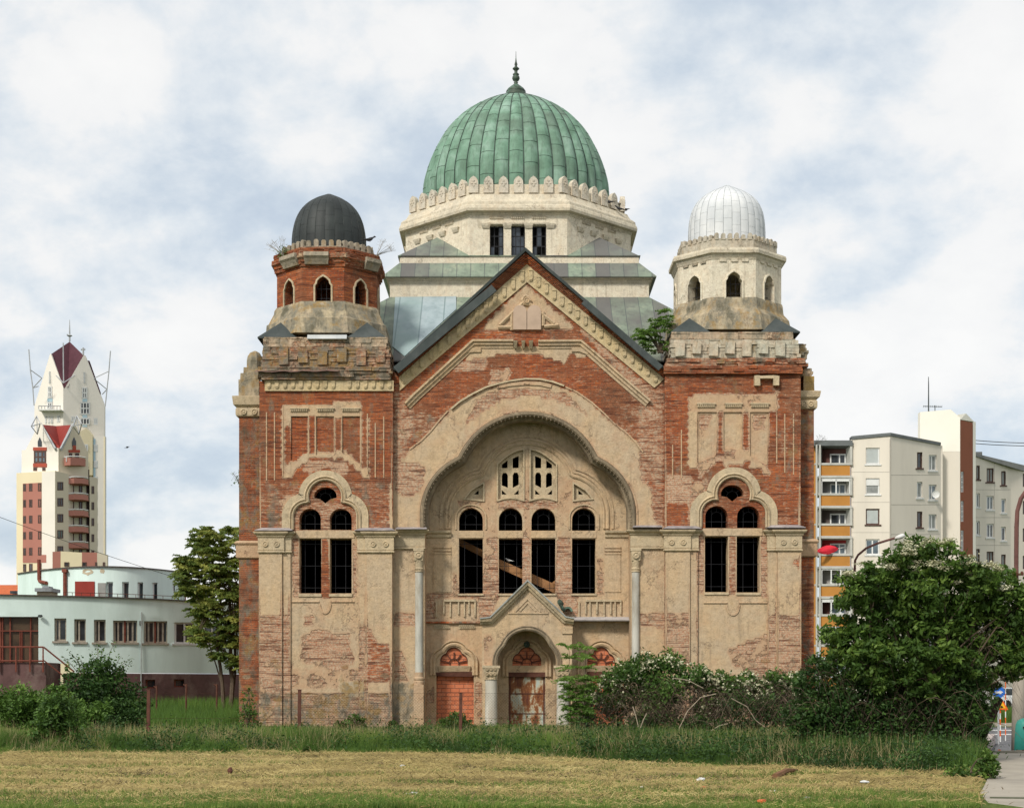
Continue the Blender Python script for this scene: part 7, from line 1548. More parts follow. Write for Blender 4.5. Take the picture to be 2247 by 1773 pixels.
# ------------------------------------------------------------------ birds
def bird(label, pos, yaw, s, mat, wings=False):
    cx, cy, cz = pos; m = MB(); pr = [(-.17, .012, .0), (-.10, .03, .0), (-.03, .05, .01), (.04, .055, .03), (.09, .04, .055), (.115, .026, .085), (.14, .03, .105), (.165, .022, .11), (.20, .004, .10)]
    rings = [[(t * s, r_ * s * math.cos(a), (z + .06 + r_ * math.sin(a) * 1.05) * s) for a in np.linspace(0, 2 * math.pi, 11)[:-1]] for t, r_, z in pr]; m.loft(rings)
    m.add([(-.14 * s, -.03 * s, .06 * s), (-.14 * s, .03 * s, .06 * s), (-.28 * s, .045 * s, .04 * s), (-.28 * s, -.045 * s, .04 * s), (-.14 * s, -.03 * s, .05 * s), (-.14 * s, .03 * s, .05 * s), (-.28 * s, .045 * s, .03 * s), (-.28 * s, -.045 * s, .03 * s)], [(0, 1, 2, 3), (7, 6, 5, 4), (0, 4, 5, 1), (2, 6, 7, 3), (0, 3, 7, 4), (1, 5, 6, 2)])
    if wings:
        for g in (-1, 1): m.add([(.08 * s, g * .03 * s, .08 * s), (-.08 * s, g * .03 * s, .08 * s), (-.10 * s, g * .22 * s, .14 * s), (-.05 * s, g * .38 * s, .12 * s), (.06 * s, g * .2 * s, .15 * s)] + [(.08 * s, g * .03 * s, .07 * s), (-.08 * s, g * .03 * s, .07 * s), (-.10 * s, g * .22 * s, .13 * s), (-.05 * s, g * .38 * s, .115 * s), (.06 * s, g * .2 * s, .14 * s)], [(0, 1, 2, 3, 4), (9, 8, 7, 6, 5)] + [(i, (i + 1) % 5, (i + 1) % 5 + 5, i + 5) for i in range(5)])
    else:
        for g in (-1, 1): m.tube([(.01 * s, g * .02 * s, .03 * s), (.015 * s, g * .02 * s, 0)], .005 * s, 4)
        for g in (-1, 1): m.loft([[(t * s, g * (.042 + .012 * math.cos(a)) * s, (.075 + z + .03 * math.sin(a) * w_) * s) for a in np.linspace(0, 2 * math.pi, 7)[:-1]] for t, z, w_ in ((.07, .01, .5), (0, .01, 1), (-.1, -.005, .7), (-.2, -.02, .15))])
    co_, si = math.cos(yaw), math.sin(yaw); m.v = [(cx + x * co_ - y * si, cy + x * si + y * co_, cz + z) for x, y, z in m.v]
    return tag(m.build('bird', mat, smooth=True, origin=pos), label, 'bird', 'pigeons on the roofs' if not wings else None)
pg = plain('dark_pigeon_feathers', (.05, .05, .055), .3, 30, bmp=0)
wp_ = plain('white_feathers', (.75, .75, .74), .1, 20, bmp=0)
def on_drum(u, yy): x = X(q1(u, 0)[0], yy); return x
for u, v, Yb, yaw, lab in ((1355, 1004, 71.4, .3, 'dark pigeon on the drum cornice just below the white merlons, highest on the right'), (1527, 1046, 72.1, 2.6, 'dark pigeon sitting on the right slanting drum cornice, second from the edge'), (1608, 1062, 72.9, .8, 'dark pigeon at the outer right corner of the drum cornice, wings raised'), (1590, 1088, 72.2, 3.4, 'dark pigeon on the lower ledge of the drum cornice'), (1632, 1094, 72.8, 2.0, 'speckled pigeon at the far right end of the drum cornice ledge')):
    p = q1(u, v); bird(lab, (X(p[0], Yb), Yb, Z(p[1], Yb)), yaw, 1.15, pg, False)
p = q6(905, 1222); bird('white pigeon perched on the broken timber behind the second tall window', (X(p[0], YR + .7), YR + .7, Z(p[1], YR + .7) - .02), 2.4, 1.0, wp_)
p = q2(1062, 517); bird('black bird perched on the right end of the ruined turret parapet', (X(p[0], 63.6), 63.6, Z(p[1], 63.6)), .25, 1.35, pg)
p = r1(795, 808); bird('small dark bird flying in the sky right of the white tower block', (X(p[0], 90), 90, Z(p[1], 90)), .3, .65, pg, True)
# ------------------------------------------------------------------ litter on the field
def crumple(name, label, cat, px, py, size, mat, flat=.5, grp=None):
    Y = gy(py); x = X(px, Y); bm = bmesh.new(); bmesh.ops.create_icosphere(bm, subdivisions=2, radius=size / 2)
    for v in bm.verts: k = random.uniform(.6, 1.25); v.co = Vector((v.co.x * k, v.co.y * k, v.co.z * flat * k + size * flat * .35))
    me = bpy.data.meshes.new(name); bm.to_mesh(me); bm.free(); o = link(name, me, mat); o.location = (x, Y, .06); o.scale = (.72, .72, .72); return tag(o, label, cat, grp)
wp = plain('dirty_white_plastic', (.62, .62, .60), .2, 8, rough=.5); og = plain('orange_wrapper', (.6, .12, .04), .2, 8, rough=.5)
for px, py, s, mt, lab in ((882, 1687, .16, wp, 'white scrap of litter below the left bricked doorway, at the back of the field'), (909, 1752, .22, wp, 'largest white crumpled rag near the bottom edge of the field, middle of three'), (893, 1751, .12, wp, 'small white scrap left of the larger rag near the bottom edge'), (945, 1753, .11, wp, 'small white scrap right of the larger rag near the bottom edge'),
        (1539, 1719, .24, wp, 'white crumpled bag in the straw in front of the bramble thicket'), (1409, 1735, .10, wp, 'tiny white scrap left of the red scrap on the mown field'), (1696, 1747, .20, wp, 'white plastic bottle scrap in the straw below the log'), (1773, 1761, .17, wp, 'white crumpled cup in the right foreground of the field'), (1897, 1725, .22, wp, 'flat whitish plastic bag before the elder bush'), (1979, 1712, .12, wp, 'small white paper scrap closest to the elder bush'),
        (1544, 1736, .14, og, 'small red scrap on the mown field'), (1672, 1770, .22, og, 'orange and white wrapper at the bottom edge of the field')): crumple('litter', lab, 'litter', px, py, s, mt, .45, 'litter on the mown field')
crumple('litter', 'small orange red object lying on the kerb of the pavement', 'litter', 2193, 1651, .12, og, .5)
crumple('tree_stump', 'small brown stump standing up in the mown field left of centre', 'stump', 505, 1703, .14, M['rust'], 1.5)
a, b = gp(1700, 1714), gp(1750, 1703); m = MB(); m.tube([(a[0], a[1], .09), ((a[0] + b[0]) / 2, (a[1] + b[1]) / 2, .16), (b[0], b[1], .14)], [.07, .06, .02], 7); tag(m.build('fallen_branch', plain('dry_branch_bark', (.20, .10, .05), .3, 6), origin=(a[0], a[1], 0)), 'short reddish brown branch lying at the edge of the straw', 'branch')
# ------------------------------------------------------------------ vegetation
LM = dict(
 elder=leafmat('elder_leaves', (.016, .036, .006), (.060, .125, .018), (.21, .31, .055), .3),
 bramble=leafmat('bramble_leaves', (.014, .034, .006), (.055, .120, .018), (.15, .25, .045)),
 bright=leafmat('bright_shrub_leaves', (.035, .075, .012), (.08, .16, .025), (.17, .28, .05)),
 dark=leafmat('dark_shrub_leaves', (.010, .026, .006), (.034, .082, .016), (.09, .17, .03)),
 tree=leafmat('ailanthus_leaves', (.06, .11, .025), (.20, .28, .06), (.52, .52, .14), .45),
 sapling=leafmat('sapling_leaves', (.06, .12, .02), (.14, .26, .045), (.28, .42, .09), .4),
 grass=leafmat('grass_blades', (.018, .05, .008), (.085, .175, .022), (.32, .37, .09), .3),
 seed=leafmat('dry_grass_heads', (.20, .16, .07), (.32, .26, .12), (.46, .38, .20), .2),
 straw=leafmat('cut_straw', (.11, .075, .026), (.34, .26, .09), (.58, .47, .21), .1),
 hayd=leafmat('rotting_hay', (.06, .04, .02), (.13, .09, .045), (.25, .19, .09), .0),
 flower=leafmat('cream_flowers', (.42, .40, .24), (.58, .56, .38), (.70, .68, .52), .2),
)
bark = plain('brown_bark', (.11, .08, .055), .35, 8); cane = leafmat('dry_canes', (.045, .028, .018), (.085, .055, .036), (.26, .19, .13), .0)
def unit(n): v = rng.normal(size=(n, 3)); return v / np.linalg.norm(v, axis=1, keepdims=True)
def leafquads(P, size, asp=.5, up=.1, jit=.35, D=None):
    """diamond leaves at P; D optional long directions"""
    n = len(P); nrm = unit(n); nrm[:, 2] = np.abs(nrm[:, 2]) + up; nrm /= np.linalg.norm(nrm, axis=1, keepdims=True)
    d = unit(n) if D is None else D; d = d - nrm * (d * nrm).sum(1, keepdims=True); d /= np.linalg.norm(d, axis=1, keepdims=True) + 1e-9
    s = np.cross(nrm, d); L_ = (size * (1 + jit * (rng.random(n) * 2 - 1)))[:, None] if np.isscalar(size) else size[:, None]
    V = np.stack([P - d * L_ * .5, P + s * L_ * .5 * asp, P + d * L_ * .5, P - s * L_ * .5 * asp], 1).reshape(-1, 3)
    return V, np.arange(4 * n).reshape(n, 4)
def crown_pts(clumps, sub=16, tight=.16, minz=.05):
    """clumps: (x,y,z,rx,ry,rz,n): leaves gathered on twig ends inside ellipsoids"""
    out = []; tn = []
    for x, y, z, rx, ry, rz, n in clumps:
        k = max(3, n // sub); u = unit(k) * (rng.random((k, 1)) ** .38); c = np.array([x, y, z]) + u * [rx, ry, rz]
        i = rng.integers(0, k, n); r_ = (rx + ry + rz) / 3 * tight
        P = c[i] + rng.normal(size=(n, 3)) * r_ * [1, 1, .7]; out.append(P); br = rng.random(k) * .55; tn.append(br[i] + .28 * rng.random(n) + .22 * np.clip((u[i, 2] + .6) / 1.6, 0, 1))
    P = np.concatenate(out); T = np.concatenate(tn); ok = P[:, 2] > minz; return P[ok], np.clip(T[ok], 0, 1)
def foliage(name, clumps, size, mat, parent, sub=16, tight=.16, asp=.5, up=.1, minz=.05):
    P, T = crown_pts(clumps, sub, tight, minz); V, Fc = leafquads(P, size, asp, up); return mesh_np(name, V, Fc, mat, parent, tint=np.repeat(T, 4))
def cl(px, py, r, Y, n, ry=None, rd=None):     # clump from photo pixels: centre, radii in pixels, depth
    k = Y / F; return (X(px, Y), Y, Z(py, Y), r * k, (rd or r) * k, (ry or r) * k, n)
def bez(a, b, sag, n=7, wob=.0):
    a, b = Vector(a), Vector(b); return [a.lerp(b, i / (n - 1)) + Vector((random.uniform(-wob, wob), random.uniform(-wob, wob), sag * 4 * (i / (n - 1)) * (1 - i / (n - 1)))) for i in range(n)]
def branches(name, base, tips, r0, mat, parent, wob=.05, fork=.4, rt=.008):
    m = MB(); base = Vector(base)
    for t in tips:
        t = Vector(t); mid = base.lerp(t, fork) + Vector((random.uniform(-.1, .1), random.uniform(-.1, .1), (t - base).length * .08)); P = bez(base + Vector((random.uniform(-.1, .1), random.uniform(-.1, .1), 0)), mid, 0, 4, wob) + bez(mid, t, .1, 5, wob)[1:]
        m.tube(P, [r0 + (rt - r0) * i / (len(P) - 1) for i in range(len(P))], 5)
    return m.build(name, mat, parent, recalc=False)
def plant(name, label, cat, px, Y, group=None): return thing(name, label, cat, (X(px, Y), Y, 0), group)
# --- big elder bush
Ye = 37.5
el = plant('elder_bush', 'huge dark green elder bush with cream flower heads filling the right side', 'bush', 1985, Ye)
top = [(1872, 1300, 42), (1920, 1272, 40), (1965, 1240, 38), (2010, 1225, 45), (2060, 1228, 42), (2100, 1250, 42), (2150, 1275, 40), (2195, 1288, 45), (2240, 1315, 50), (2290, 1330, 60), (1900, 1330, 48), (1960, 1300, 55), (2030, 1295, 60), (2100, 1310, 55), (2170, 1340, 55), (2235, 1385, 50), (2280, 1400, 55), (1845, 1390, 42), (1900, 1400, 50), (1970, 1380, 60), (2050, 1375, 65), (2120, 1390, 55), (2180, 1410, 45), (2225, 1440, 42), (2205, 1462, 30), (2240, 1468, 30)]
C1 = [cl(a, b, r, Ye + random.uniform(-.6, .5), int(r * r * .62), rd=r * 1.3) for a, b, r in top]
C1 += [cl(a, b, r, Ye + .3, int(r * r * .45), rd=r * 1.2) for a, b, r in ((1850, 1440, 45), (1910, 1470, 50), (1980, 1460, 55), (2050, 1460, 55), (2110, 1470, 50), (2160, 1480, 35), (1830, 1500, 45))]
C1 += [cl(a, b, r, Ye - .7, int(r * r * .5), rd=r) for a, b, r in ((1890, 1450, 42), (1950, 1445, 42), (2010, 1440, 44), (2070, 1450, 42), (2115, 1455, 36), (1980, 1495, 40), (2040, 1500, 38), (1920, 1495, 36))]
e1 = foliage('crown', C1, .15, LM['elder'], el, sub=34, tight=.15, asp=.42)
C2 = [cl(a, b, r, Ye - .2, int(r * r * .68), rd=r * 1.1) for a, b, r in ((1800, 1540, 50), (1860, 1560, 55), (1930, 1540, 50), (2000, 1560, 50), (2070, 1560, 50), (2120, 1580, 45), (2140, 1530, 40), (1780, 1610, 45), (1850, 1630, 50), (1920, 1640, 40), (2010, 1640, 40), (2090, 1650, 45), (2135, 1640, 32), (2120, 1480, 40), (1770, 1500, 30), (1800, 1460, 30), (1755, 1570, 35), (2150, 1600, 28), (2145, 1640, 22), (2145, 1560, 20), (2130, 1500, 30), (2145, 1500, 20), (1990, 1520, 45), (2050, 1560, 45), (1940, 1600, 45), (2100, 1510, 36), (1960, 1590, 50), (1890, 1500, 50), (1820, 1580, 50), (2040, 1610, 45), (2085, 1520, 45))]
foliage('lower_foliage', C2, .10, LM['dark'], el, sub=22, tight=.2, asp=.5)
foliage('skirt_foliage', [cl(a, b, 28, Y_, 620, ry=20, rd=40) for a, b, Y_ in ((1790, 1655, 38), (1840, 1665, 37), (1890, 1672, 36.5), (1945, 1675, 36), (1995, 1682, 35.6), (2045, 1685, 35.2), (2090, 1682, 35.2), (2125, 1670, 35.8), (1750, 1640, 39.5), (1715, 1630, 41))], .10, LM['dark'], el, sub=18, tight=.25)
tips = [(c[0], c[1], c[2]) for c in C1 for _ in range(2)]
for k in range(7): branches('trunk', (X(1990 + random.uniform(-110, 130), Ye), Ye + random.uniform(-.3, .4), 0), random.sample(tips, 7), random.uniform(.035, .07), bark, el, .06)
P = []; tnn = []                                                  # umbels
ft = [c for c in C1 if c[2] > 3.3]
for k in range(75):
    c = random.choice(ft[:16] if k < 62 else ft); th = random.uniform(0, math.pi * 2); ph = random.uniform(.1, 1.15); o = np.array([c[0] + c[3] * 1.02 * math.cos(th) * math.sin(ph + .3), c[1] - abs(c[4] * math.sin(th)) * 1.0 * math.sin(ph + .3), c[2] + c[5] * 1.02 * math.cos(ph)])
    n = 60; r_ = .09 + .08 * random.random(); q_ = rng.normal(size=(n, 3)) * [r_ * .6, r_ * .6, r_ * .22]; P.append(o + q_); tnn.append(np.full(n, random.random() * .6 + .2))
P = np.concatenate(P); V, Fc = leafquads(P, .05, 1.0, 1.0); mesh_np('flower_heads', V, Fc, LM['flower'], el, tint=np.repeat(np.concatenate(tnn), 4))
def canes(name, n, x0, x1, y0, y1, hmax, mat, parent=None, r_=(.004, .010), arch=True, zfun=None):
    V = []; Fc = []; T = []; b = 0
    for _ in range(n):
        x, y = random.uniform(x0, x1), random.uniform(y0, y1); h = hmax * random.uniform(.35, 1.0) * (zfun(x) if zfun else 1); L_ = random.uniform(.4, 1.7) * random.choice((-1, 1)); dy = random.uniform(-.6, .6); rr = random.uniform(*r_); tn = random.random() ** 2; ns = 7; z0 = random.uniform(0, hmax * .35)
        for i in range(ns + 1):
            t = i / ns; px, py = x + L_ * t + random.uniform(-.02, .02), y + dy * t; pz = z0 + (h * math.sin(math.pi * (.08 + .78 * t)) if arch else h * t); w_ = rr * (1 - .7 * t)
            V += [(px - w_ * .7, py, pz - w_), (px + w_ * .7, py, pz - w_), (px, py - w_, pz + w_)]; T += [tn] * 3
            if i: o = b + (i - 1) * 3; Fc += [(o, o + 1, o + 4, o + 3), (o + 1, o + 2, o + 5, o + 4), (o + 2, o, o + 3, o + 5)]
        b = len(V)
    return mesh_np(name, V, Fc, mat, parent, tint=T)
canes('dry_canes', 260, X(1790, Ye), X(2120, Ye), Ye - .9, Ye + .6, 2.0, cane, el)
canes('dead_twigs', 70, X(2080, Ye), X(2120, Ye), Ye - .5, Ye + .3, 3.1, cane, el)
# leaning broken trunk
A_, B_ = pp(2153, 1620, 39.5), pp(2192, 1532, 39.2); m = MB(); m.tube([(A_[0] - .05, A_[1], 0), A_, Vector(A_).lerp(Vector(B_), .6), B_, (B_[0] + .02, B_[1], B_[2] + .03)], [.11, .11, .12, .12, .03], 9); tag(m.build('broken_trunk', plain('dark_wet_bark', (.035, .022, .018), .4, 6), origin=(A_[0], A_[1], 0)), 'dark leaning broken tree trunk between the elder bush and the triangular sign', 'tree trunk')
# --- bramble thicket before the building
Yb = 53.5
br_ = plant('bramble_thicket', 'tangled bramble thicket with white blossom and dry brown canes before the portal', 'bramble', 1500, Yb)
cb = [(1300, 1530, 30), (1335, 1500, 34), (1375, 1475, 36), (1420, 1462, 38), (1470, 1462, 38), (1510, 1485, 34), (1400, 1510, 45), (1460, 1515, 48), (1350, 1545, 40), (1440, 1560, 45), (1550, 1500, 32), (1600, 1505, 32), (1650, 1512, 30), (1700, 1515, 32), (1560, 1545, 38), (1740, 1530, 34), (1580, 1490, 26), (1640, 1492, 26), (1700, 1492, 28), (1745, 1498, 28), (1540, 1480, 26), (1620, 1520, 34), (1680, 1525, 34)]
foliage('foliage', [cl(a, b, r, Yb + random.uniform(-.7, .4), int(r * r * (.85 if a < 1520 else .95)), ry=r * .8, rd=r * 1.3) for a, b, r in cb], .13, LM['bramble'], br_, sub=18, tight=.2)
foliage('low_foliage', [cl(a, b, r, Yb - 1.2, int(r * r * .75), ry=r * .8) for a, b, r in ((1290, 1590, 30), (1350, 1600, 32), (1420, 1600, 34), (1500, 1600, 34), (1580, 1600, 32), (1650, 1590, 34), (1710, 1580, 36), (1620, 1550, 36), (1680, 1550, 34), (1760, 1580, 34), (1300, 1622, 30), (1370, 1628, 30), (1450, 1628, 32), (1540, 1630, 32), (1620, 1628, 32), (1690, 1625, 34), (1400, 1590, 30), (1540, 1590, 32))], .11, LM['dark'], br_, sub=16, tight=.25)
foliage('blossom', [cl(a, b - 4, r * 1.02, Yb - .5, int(r * 4), ry=r * .8) for a, b, r in cb], .07, LM['flower'], br_, sub=6, tight=.1, asp=1)
canes('dry_canes', 650, X(1275, Yb), X(1770, Yb), Yb - 2.4, Yb + .2, 1.65, cane, br_, r_=(.004, .010))
m = MB()
for pts in ([(1478, 1640), (1490, 1600), (1510, 1560), (1540, 1530), (1575, 1522)], [(1605, 1532), (1640, 1550), (1660, 1580), (1690, 1602)], [(1402, 1650), (1403, 1600), (1396, 1570), (1390, 1550)], [(1403, 1602), (1412, 1580), (1420, 1565)], [(1240, 1640), (1250, 1590), (1270, 1555), (1300, 1530)], [(1545, 1640), (1550, 1610), (1580, 1592), (1600, 1588)], [(1480, 1488), (1510, 1492), (1545, 1510)]):
    m.tube([(X(a, Yb - 2.7), Yb - 2.7 + .1 * i, Z(b, Yb - 2.7)) for i, (a, b) in enumerate(pts)], .014, 5)
m.build('pale_stems', plain('pale_dead_stem', (.36, .29, .21), .2, 6), br_, recalc=False)
# --- fronds (tree of heaven)
def fronds(tips, n, L0, mat, parent, name='leaves', drop=.5, leaf=.12, asp=.33, pairs=9):
    V = []; T = []; P_l = []; D_l = []
    for (x, y, z, tn) in tips:
        for k in range(n):
            th = random.uniform(0, 2 * math.pi); L_ = L0 * random.uniform(.6, 1.15); el_ = random.uniform(.1, .9); d = np.array([math.cos(th) * math.cos(el_), math.sin(th) * math.cos(el_), math.sin(el_)]); side = np.array([-math.sin(th), math.cos(th), 0])
            for i in range(pairs):
                t = (i + 1) / pairs; p = np.array([x, y, z]) + d * L_ * t - np.array([0, 0, drop * L_ * t * t])
                for s in (-1, 1): dd = side * s * .85 + d * .45 - np.array([0, 0, .35]); P_l.append(p + dd * leaf * .45); D_l.append(dd / np.linalg.norm(dd)); T.append(min(1, max(0, tn + random.uniform(-.12, .2) - .15 * t)))
    V, Fc = leafquads(np.array(P_l), leaf, asp, .35, .25, D=np.array(D_l)); return mesh_np(name, V, Fc, mat, parent, tint=np.repeat(T, 4))
Yt = 74.0
lt = plant('left_tree', 'slender multi stemmed ailanthus tree with yellowish leaf tips beside the left tower', 'tree', 500, Yt); lt.name = 'ailanthus_tree'
crown_ = [(452, 1172, 26), (480, 1200, 30), (515, 1185, 26), (430, 1200, 18), (445, 1235, 26), (490, 1245, 32), (525, 1240, 30), (405, 1235, 20), (395, 1258, 16), (420, 1268, 22), (460, 1275, 28), (505, 1290, 30), (530, 1310, 26), (402, 1295, 16), (440, 1310, 20), (480, 1330, 28), (460, 1355, 24), (500, 1365, 28), (432, 1345, 14), (428, 1385, 12), (450, 1400, 20), (480, 1400, 24), (515, 1400, 24), (480, 1440, 12), (520, 1460, 18), (425, 1300, 14), (530, 1360, 24)]
tips = []
for a, b, r in crown_:
    for k in range(max(3, int(r * .46))):
        t = random.uniform(0, 6.28); rr = r * math.sqrt(random.random()); Y = Yt + random.uniform(-1.3, 1.3); tips.append((X(a + rr * math.cos(t), Y), Y, Z(b + rr * math.sin(t), Y), random.uniform(.2, 1.0)))
fronds(tips, 8, .50, LM['tree'], lt, 'crown', leaf=.20, asp=.45)
for k, (bx, rt_) in enumerate(((495, .11), (508, .13), (522, .10), (502, .07))):
    sel = random.sample(tips, 9); m = MB(); b0 = Vector((X(bx, Yt), Yt + .2 * k, 0)); top_ = Vector((X(bx - 25 + 18 * k, Yt), Yt, Z(1300 - 30 * k, Yt)))
    P = bez(b0, top_, 0, 8, .08); m.tube(P, [rt_ * (1 - .6 * i / 7) for i in range(8)], 7)
    for t in sel:
        s_ = P[random.randint(2, 7)]; m.tube(bez(s_, t[:3], .15, 6, .05), [.04, .035, .03, .024, .016, .01], 5)
    m.build('trunk', bark, lt, recalc=False)
# --- sapling before the portal
Yv = 51.0
sp_ = plant('ailanthus_sapling', 'bright green young ailanthus sapling with feathery leaves in front of the right portal column', 'sapling', 1262, Yv)
m = MB(); stems = []
for a, b, c, d in ((1255, 1600, 1248, 1418), (1282, 1600, 1284, 1418), (1262, 1600, 1240, 1490), (1270, 1600, 1292, 1490)):
    A_, B_ = Vector((X(a, Yv), Yv, 0)), Vector((X(c, Yv), Yv + random.uniform(-.3, .3), Z(d, Yv))); P = bez(A_, B_, 0, 10, .02); m.tube(P, [.02 - .0015 * i for i in range(10)], 5)
    for i in range(3, 10): stems.append((P[i].x, P[i].y, P[i].z - .03, .15 + .07 * i))
m.build('stem', bark, sp_, recalc=False); fronds(stems, 10, .40, LM['sapling'], sp_, 'leaves', drop=.35, leaf=.13, asp=.3, pairs=9)
# --- shrub growing on the roof
Yr = 63.2
rt = thing('roof_shrub', 'green shrub rooted in the gutter beside the right tower', 'shrub', (X(1452, Yr), Yr, Z(772, Yr)))
tips = []
for a, b, r in ((1452, 695, 16), (1440, 715, 20), (1462, 720, 14), (1425, 735, 18), (1408, 735, 12), (1445, 750, 22), (1420, 757, 16), (1462, 760, 12), (1400, 738, 8)):
    for k in range(int(r * .45)): t = random.uniform(0, 6.28); rr = r * math.sqrt(random.random()); tips.append((X(a + rr * math.cos(t), Yr), Yr + random.uniform(-.5, .5), Z(b + rr * math.sin(t), Yr), random.uniform(.2, .8)))
fronds(tips, 6, .30, LM['sapling'], rt, 'leaves', leaf=.11, asp=.45, pairs=6); branches('stem', (X(1450, Yr), Yr, Z(775, Yr)), [t[:3] for t in random.sample(tips, 10)], .04, bark, rt, .02)
# --- shrubs at the left
def shrub(name, label, px, Y, clumps, size, mat, group=None, sub=16, tight=.2, dens=.6, asp=.5):
    t = plant(name, label, 'shrub', px, Y, group); cs = [cl(a, b, r, Y + random.uniform(-.4, .4), int(r * r * dens), rd=r * 1.2) for a, b, r in clumps]
    foliage('foliage', cs, size, mat, t, sub, tight, asp); branches('stem', (X(px, Y), Y, 0), [c[:3] for c in cs] * 2, .03, bark, t); return t
s1_ = shrub('spiky_shrub', 'tall dark shrub with spiky branches before the mint building steps', 215, 58, [(205, 1500, 40), (245, 1510, 40), (175, 1510, 34), (280, 1520, 30), (225, 1465, 24), (195, 1470, 20), (250, 1470, 20), (300, 1545, 26), (150, 1480, 14), (215, 1540, 44)], .15, LM['dark'], tight=.24, dens=.55)
tips_ = [(X(a, 58), 58 + random.uniform(-.5, .5), Z(b, 58)) for a, b in ((210, 1418), (225, 1425), (250, 1412), (285, 1450), (292, 1455), (135, 1440), (150, 1432), (180, 1445), (165, 1440), (265, 1440), (200, 1435), (240, 1440))]
branches('spiky_branch', (X(215, 58), 58, .8), tips_, .02, bark, s1_, .02, .6, .006); P_s = []
for t in tips_:
    for i in range(60): f = random.random() ** .6; P_s.append([X(215, 58) + (t[0] - X(215, 58)) * f + random.gauss(0, .07), 58 + (t[1] - 58) * f + random.gauss(0, .07), .9 + (t[2] - .9) * f + .1 + random.gauss(0, .07)])
V, Fc = leafquads(np.array(P_s), .12, .5, .5); mesh_np('spiky_leaves', V, Fc, LM['bramble'], s1_, tint=rng.random(len(V)))
shrub('low_shrub', 'bright green low shrub at the far left edge', 30, 56, [(10, 1540, 32), (50, 1535, 34), (85, 1545, 30), (30, 1570, 36), (-15, 1550, 36), (70, 1580, 36)], .13, LM['bright'], 'low green shrubs at the left', dens=.8)
shrub('low_shrub', 'bright green low shrub between the far left one and the spiky shrub', 120, 55, [(110, 1530, 26), (140, 1540, 26), (160, 1555, 26), (125, 1565, 30), (220, 1560, 24), (190, 1570, 26)], .13, LM['bright'], 'low green shrubs at the left', dens=.8)
shrub('low_shrub', 'dark green low shrub left of the first rusty fence post', 270, 57, [(240, 1560, 28), (275, 1560, 30), (305, 1565, 22), (260, 1585, 30), (300, 1590, 24)], .13, LM['dark'], 'low green shrubs at the left', dens=.8)
shrub('round_shrub', 'dense round dark green shrub in the tall grass near the front left', 128, 43, [(125, 1540, 34), (105, 1575, 34), (148, 1575, 34), (125, 1605, 44), (100, 1620, 34), (158, 1620, 30), (128, 1510, 16)], .11, LM['bramble'], dens=.62, tight=.18)
shrub('wall_shrub', 'thin light green shrub climbing the foot of the left buttress', 545, 57.5, [(545, 1530, 14), (538, 1555, 20), (555, 1560, 18), (545, 1585, 24), (530, 1600, 20), (560, 1600, 18), (545, 1515, 7)], .09, LM['bright'], dens=.7)
shrub('doorway_shrub', 'dense green shrub at the foot of the left bricked doorway', 1000, 58, [(1000, 1580, 20), (980, 1590, 18), (1020, 1590, 18), (1000, 1600, 24)], .12, LM['bramble'], dens=1.5)
shrub('weed_plant', 'leafy weed at the foot of the left tower right of its fence post', 778, 59, [(778, 1575, 12), (765, 1590, 16), (792, 1590, 14), (745, 1595, 14)], .13, LM['bramble'], 'weeds at the wall foot', dens=1.2)
shrub('weed_plant', 'leafy weed at the corner where the left tower meets the arch wall', 862, 59, [(862, 1590, 12), (848, 1598, 10), (874, 1598, 10)], .13, LM['bramble'], 'weeds at the wall foot', dens=1.2)
shrub('verge_weeds', 'low bluish green weeds spilling over the edge of the path', 2130, 31, [(2130, 1715, 26), (2100, 1705, 26), (2160, 1710, 22), (2080, 1720, 24), (2150, 1730, 22), (2170, 1690, 22), (2110, 1730, 24), (2165, 1665, 18)], .08, LM['elder'], dens=1.3)
shrub('bin_weeds', 'small weeds round the teal bin', 2235, 42.6, [(2225, 1655, 7), (2240, 1656, 8), (2250, 1655, 8)], .05, LM['bright'], dens=2.5)
def tuft(name, label, px, py, Y, n, h, spread, mat=None, leafn=0):
    o = (X(px, Y), Y, Z(py, Y)); t = thing(name, label, 'plant', o); m = MB()
    for _ in range(n):
        a = random.uniform(-spread[0], spread[1]); e = Vector(o) + Vector((h * math.sin(a), random.uniform(-.3, .3) * h, h * math.cos(a) * random.uniform(.6, 1))); P = bez(o, e, .05 * h, 5, .02); m.tube(P, [.010, .008, .006, .005, .003], 3)
        for _ in range(2): f = P[3]; m.tube([f, f + Vector((random.uniform(-.2, .2), 0, random.uniform(.05, .25))) * h], .004, 3)
    m.build('twigs', mat or bark, t, recalc=False)
    if leafn: P = np.array(o) + rng.normal(size=(leafn, 3)) * [.12, .12, .14] + [0, 0, .12]; V, Fc = leafquads(P, .08, .5); mesh_np('leaves', V, Fc, LM['bright'], t, tint=rng.random(len(V)))
grt = plain('dry_grey_twig', (.30, .27, .23), .2, 5)
tuft('dead_twigs', 'bare dead twigs with a green tuft on the left shoulder of the brick turret', 622, 562, 63.2, 16, .85, (1.2, .1), grt, 220)
tuft('dead_twigs', 'bare dead twigs on the right shoulder of the brick turret', 826, 562, 63.4, 14, .85, (-.1, 1.3), grt)
tuft('wall_sprig', 'small dark sprig growing out of the left side wall', 524, 1060, 63.5, 6, .55, (.7, 0), None, 60)
tuft('dead_twigs', 'faint bare twigs on the right side of the building by the block roof', 1789, 975, 64.5, 8, .55, (-.1, 1.3), grt)
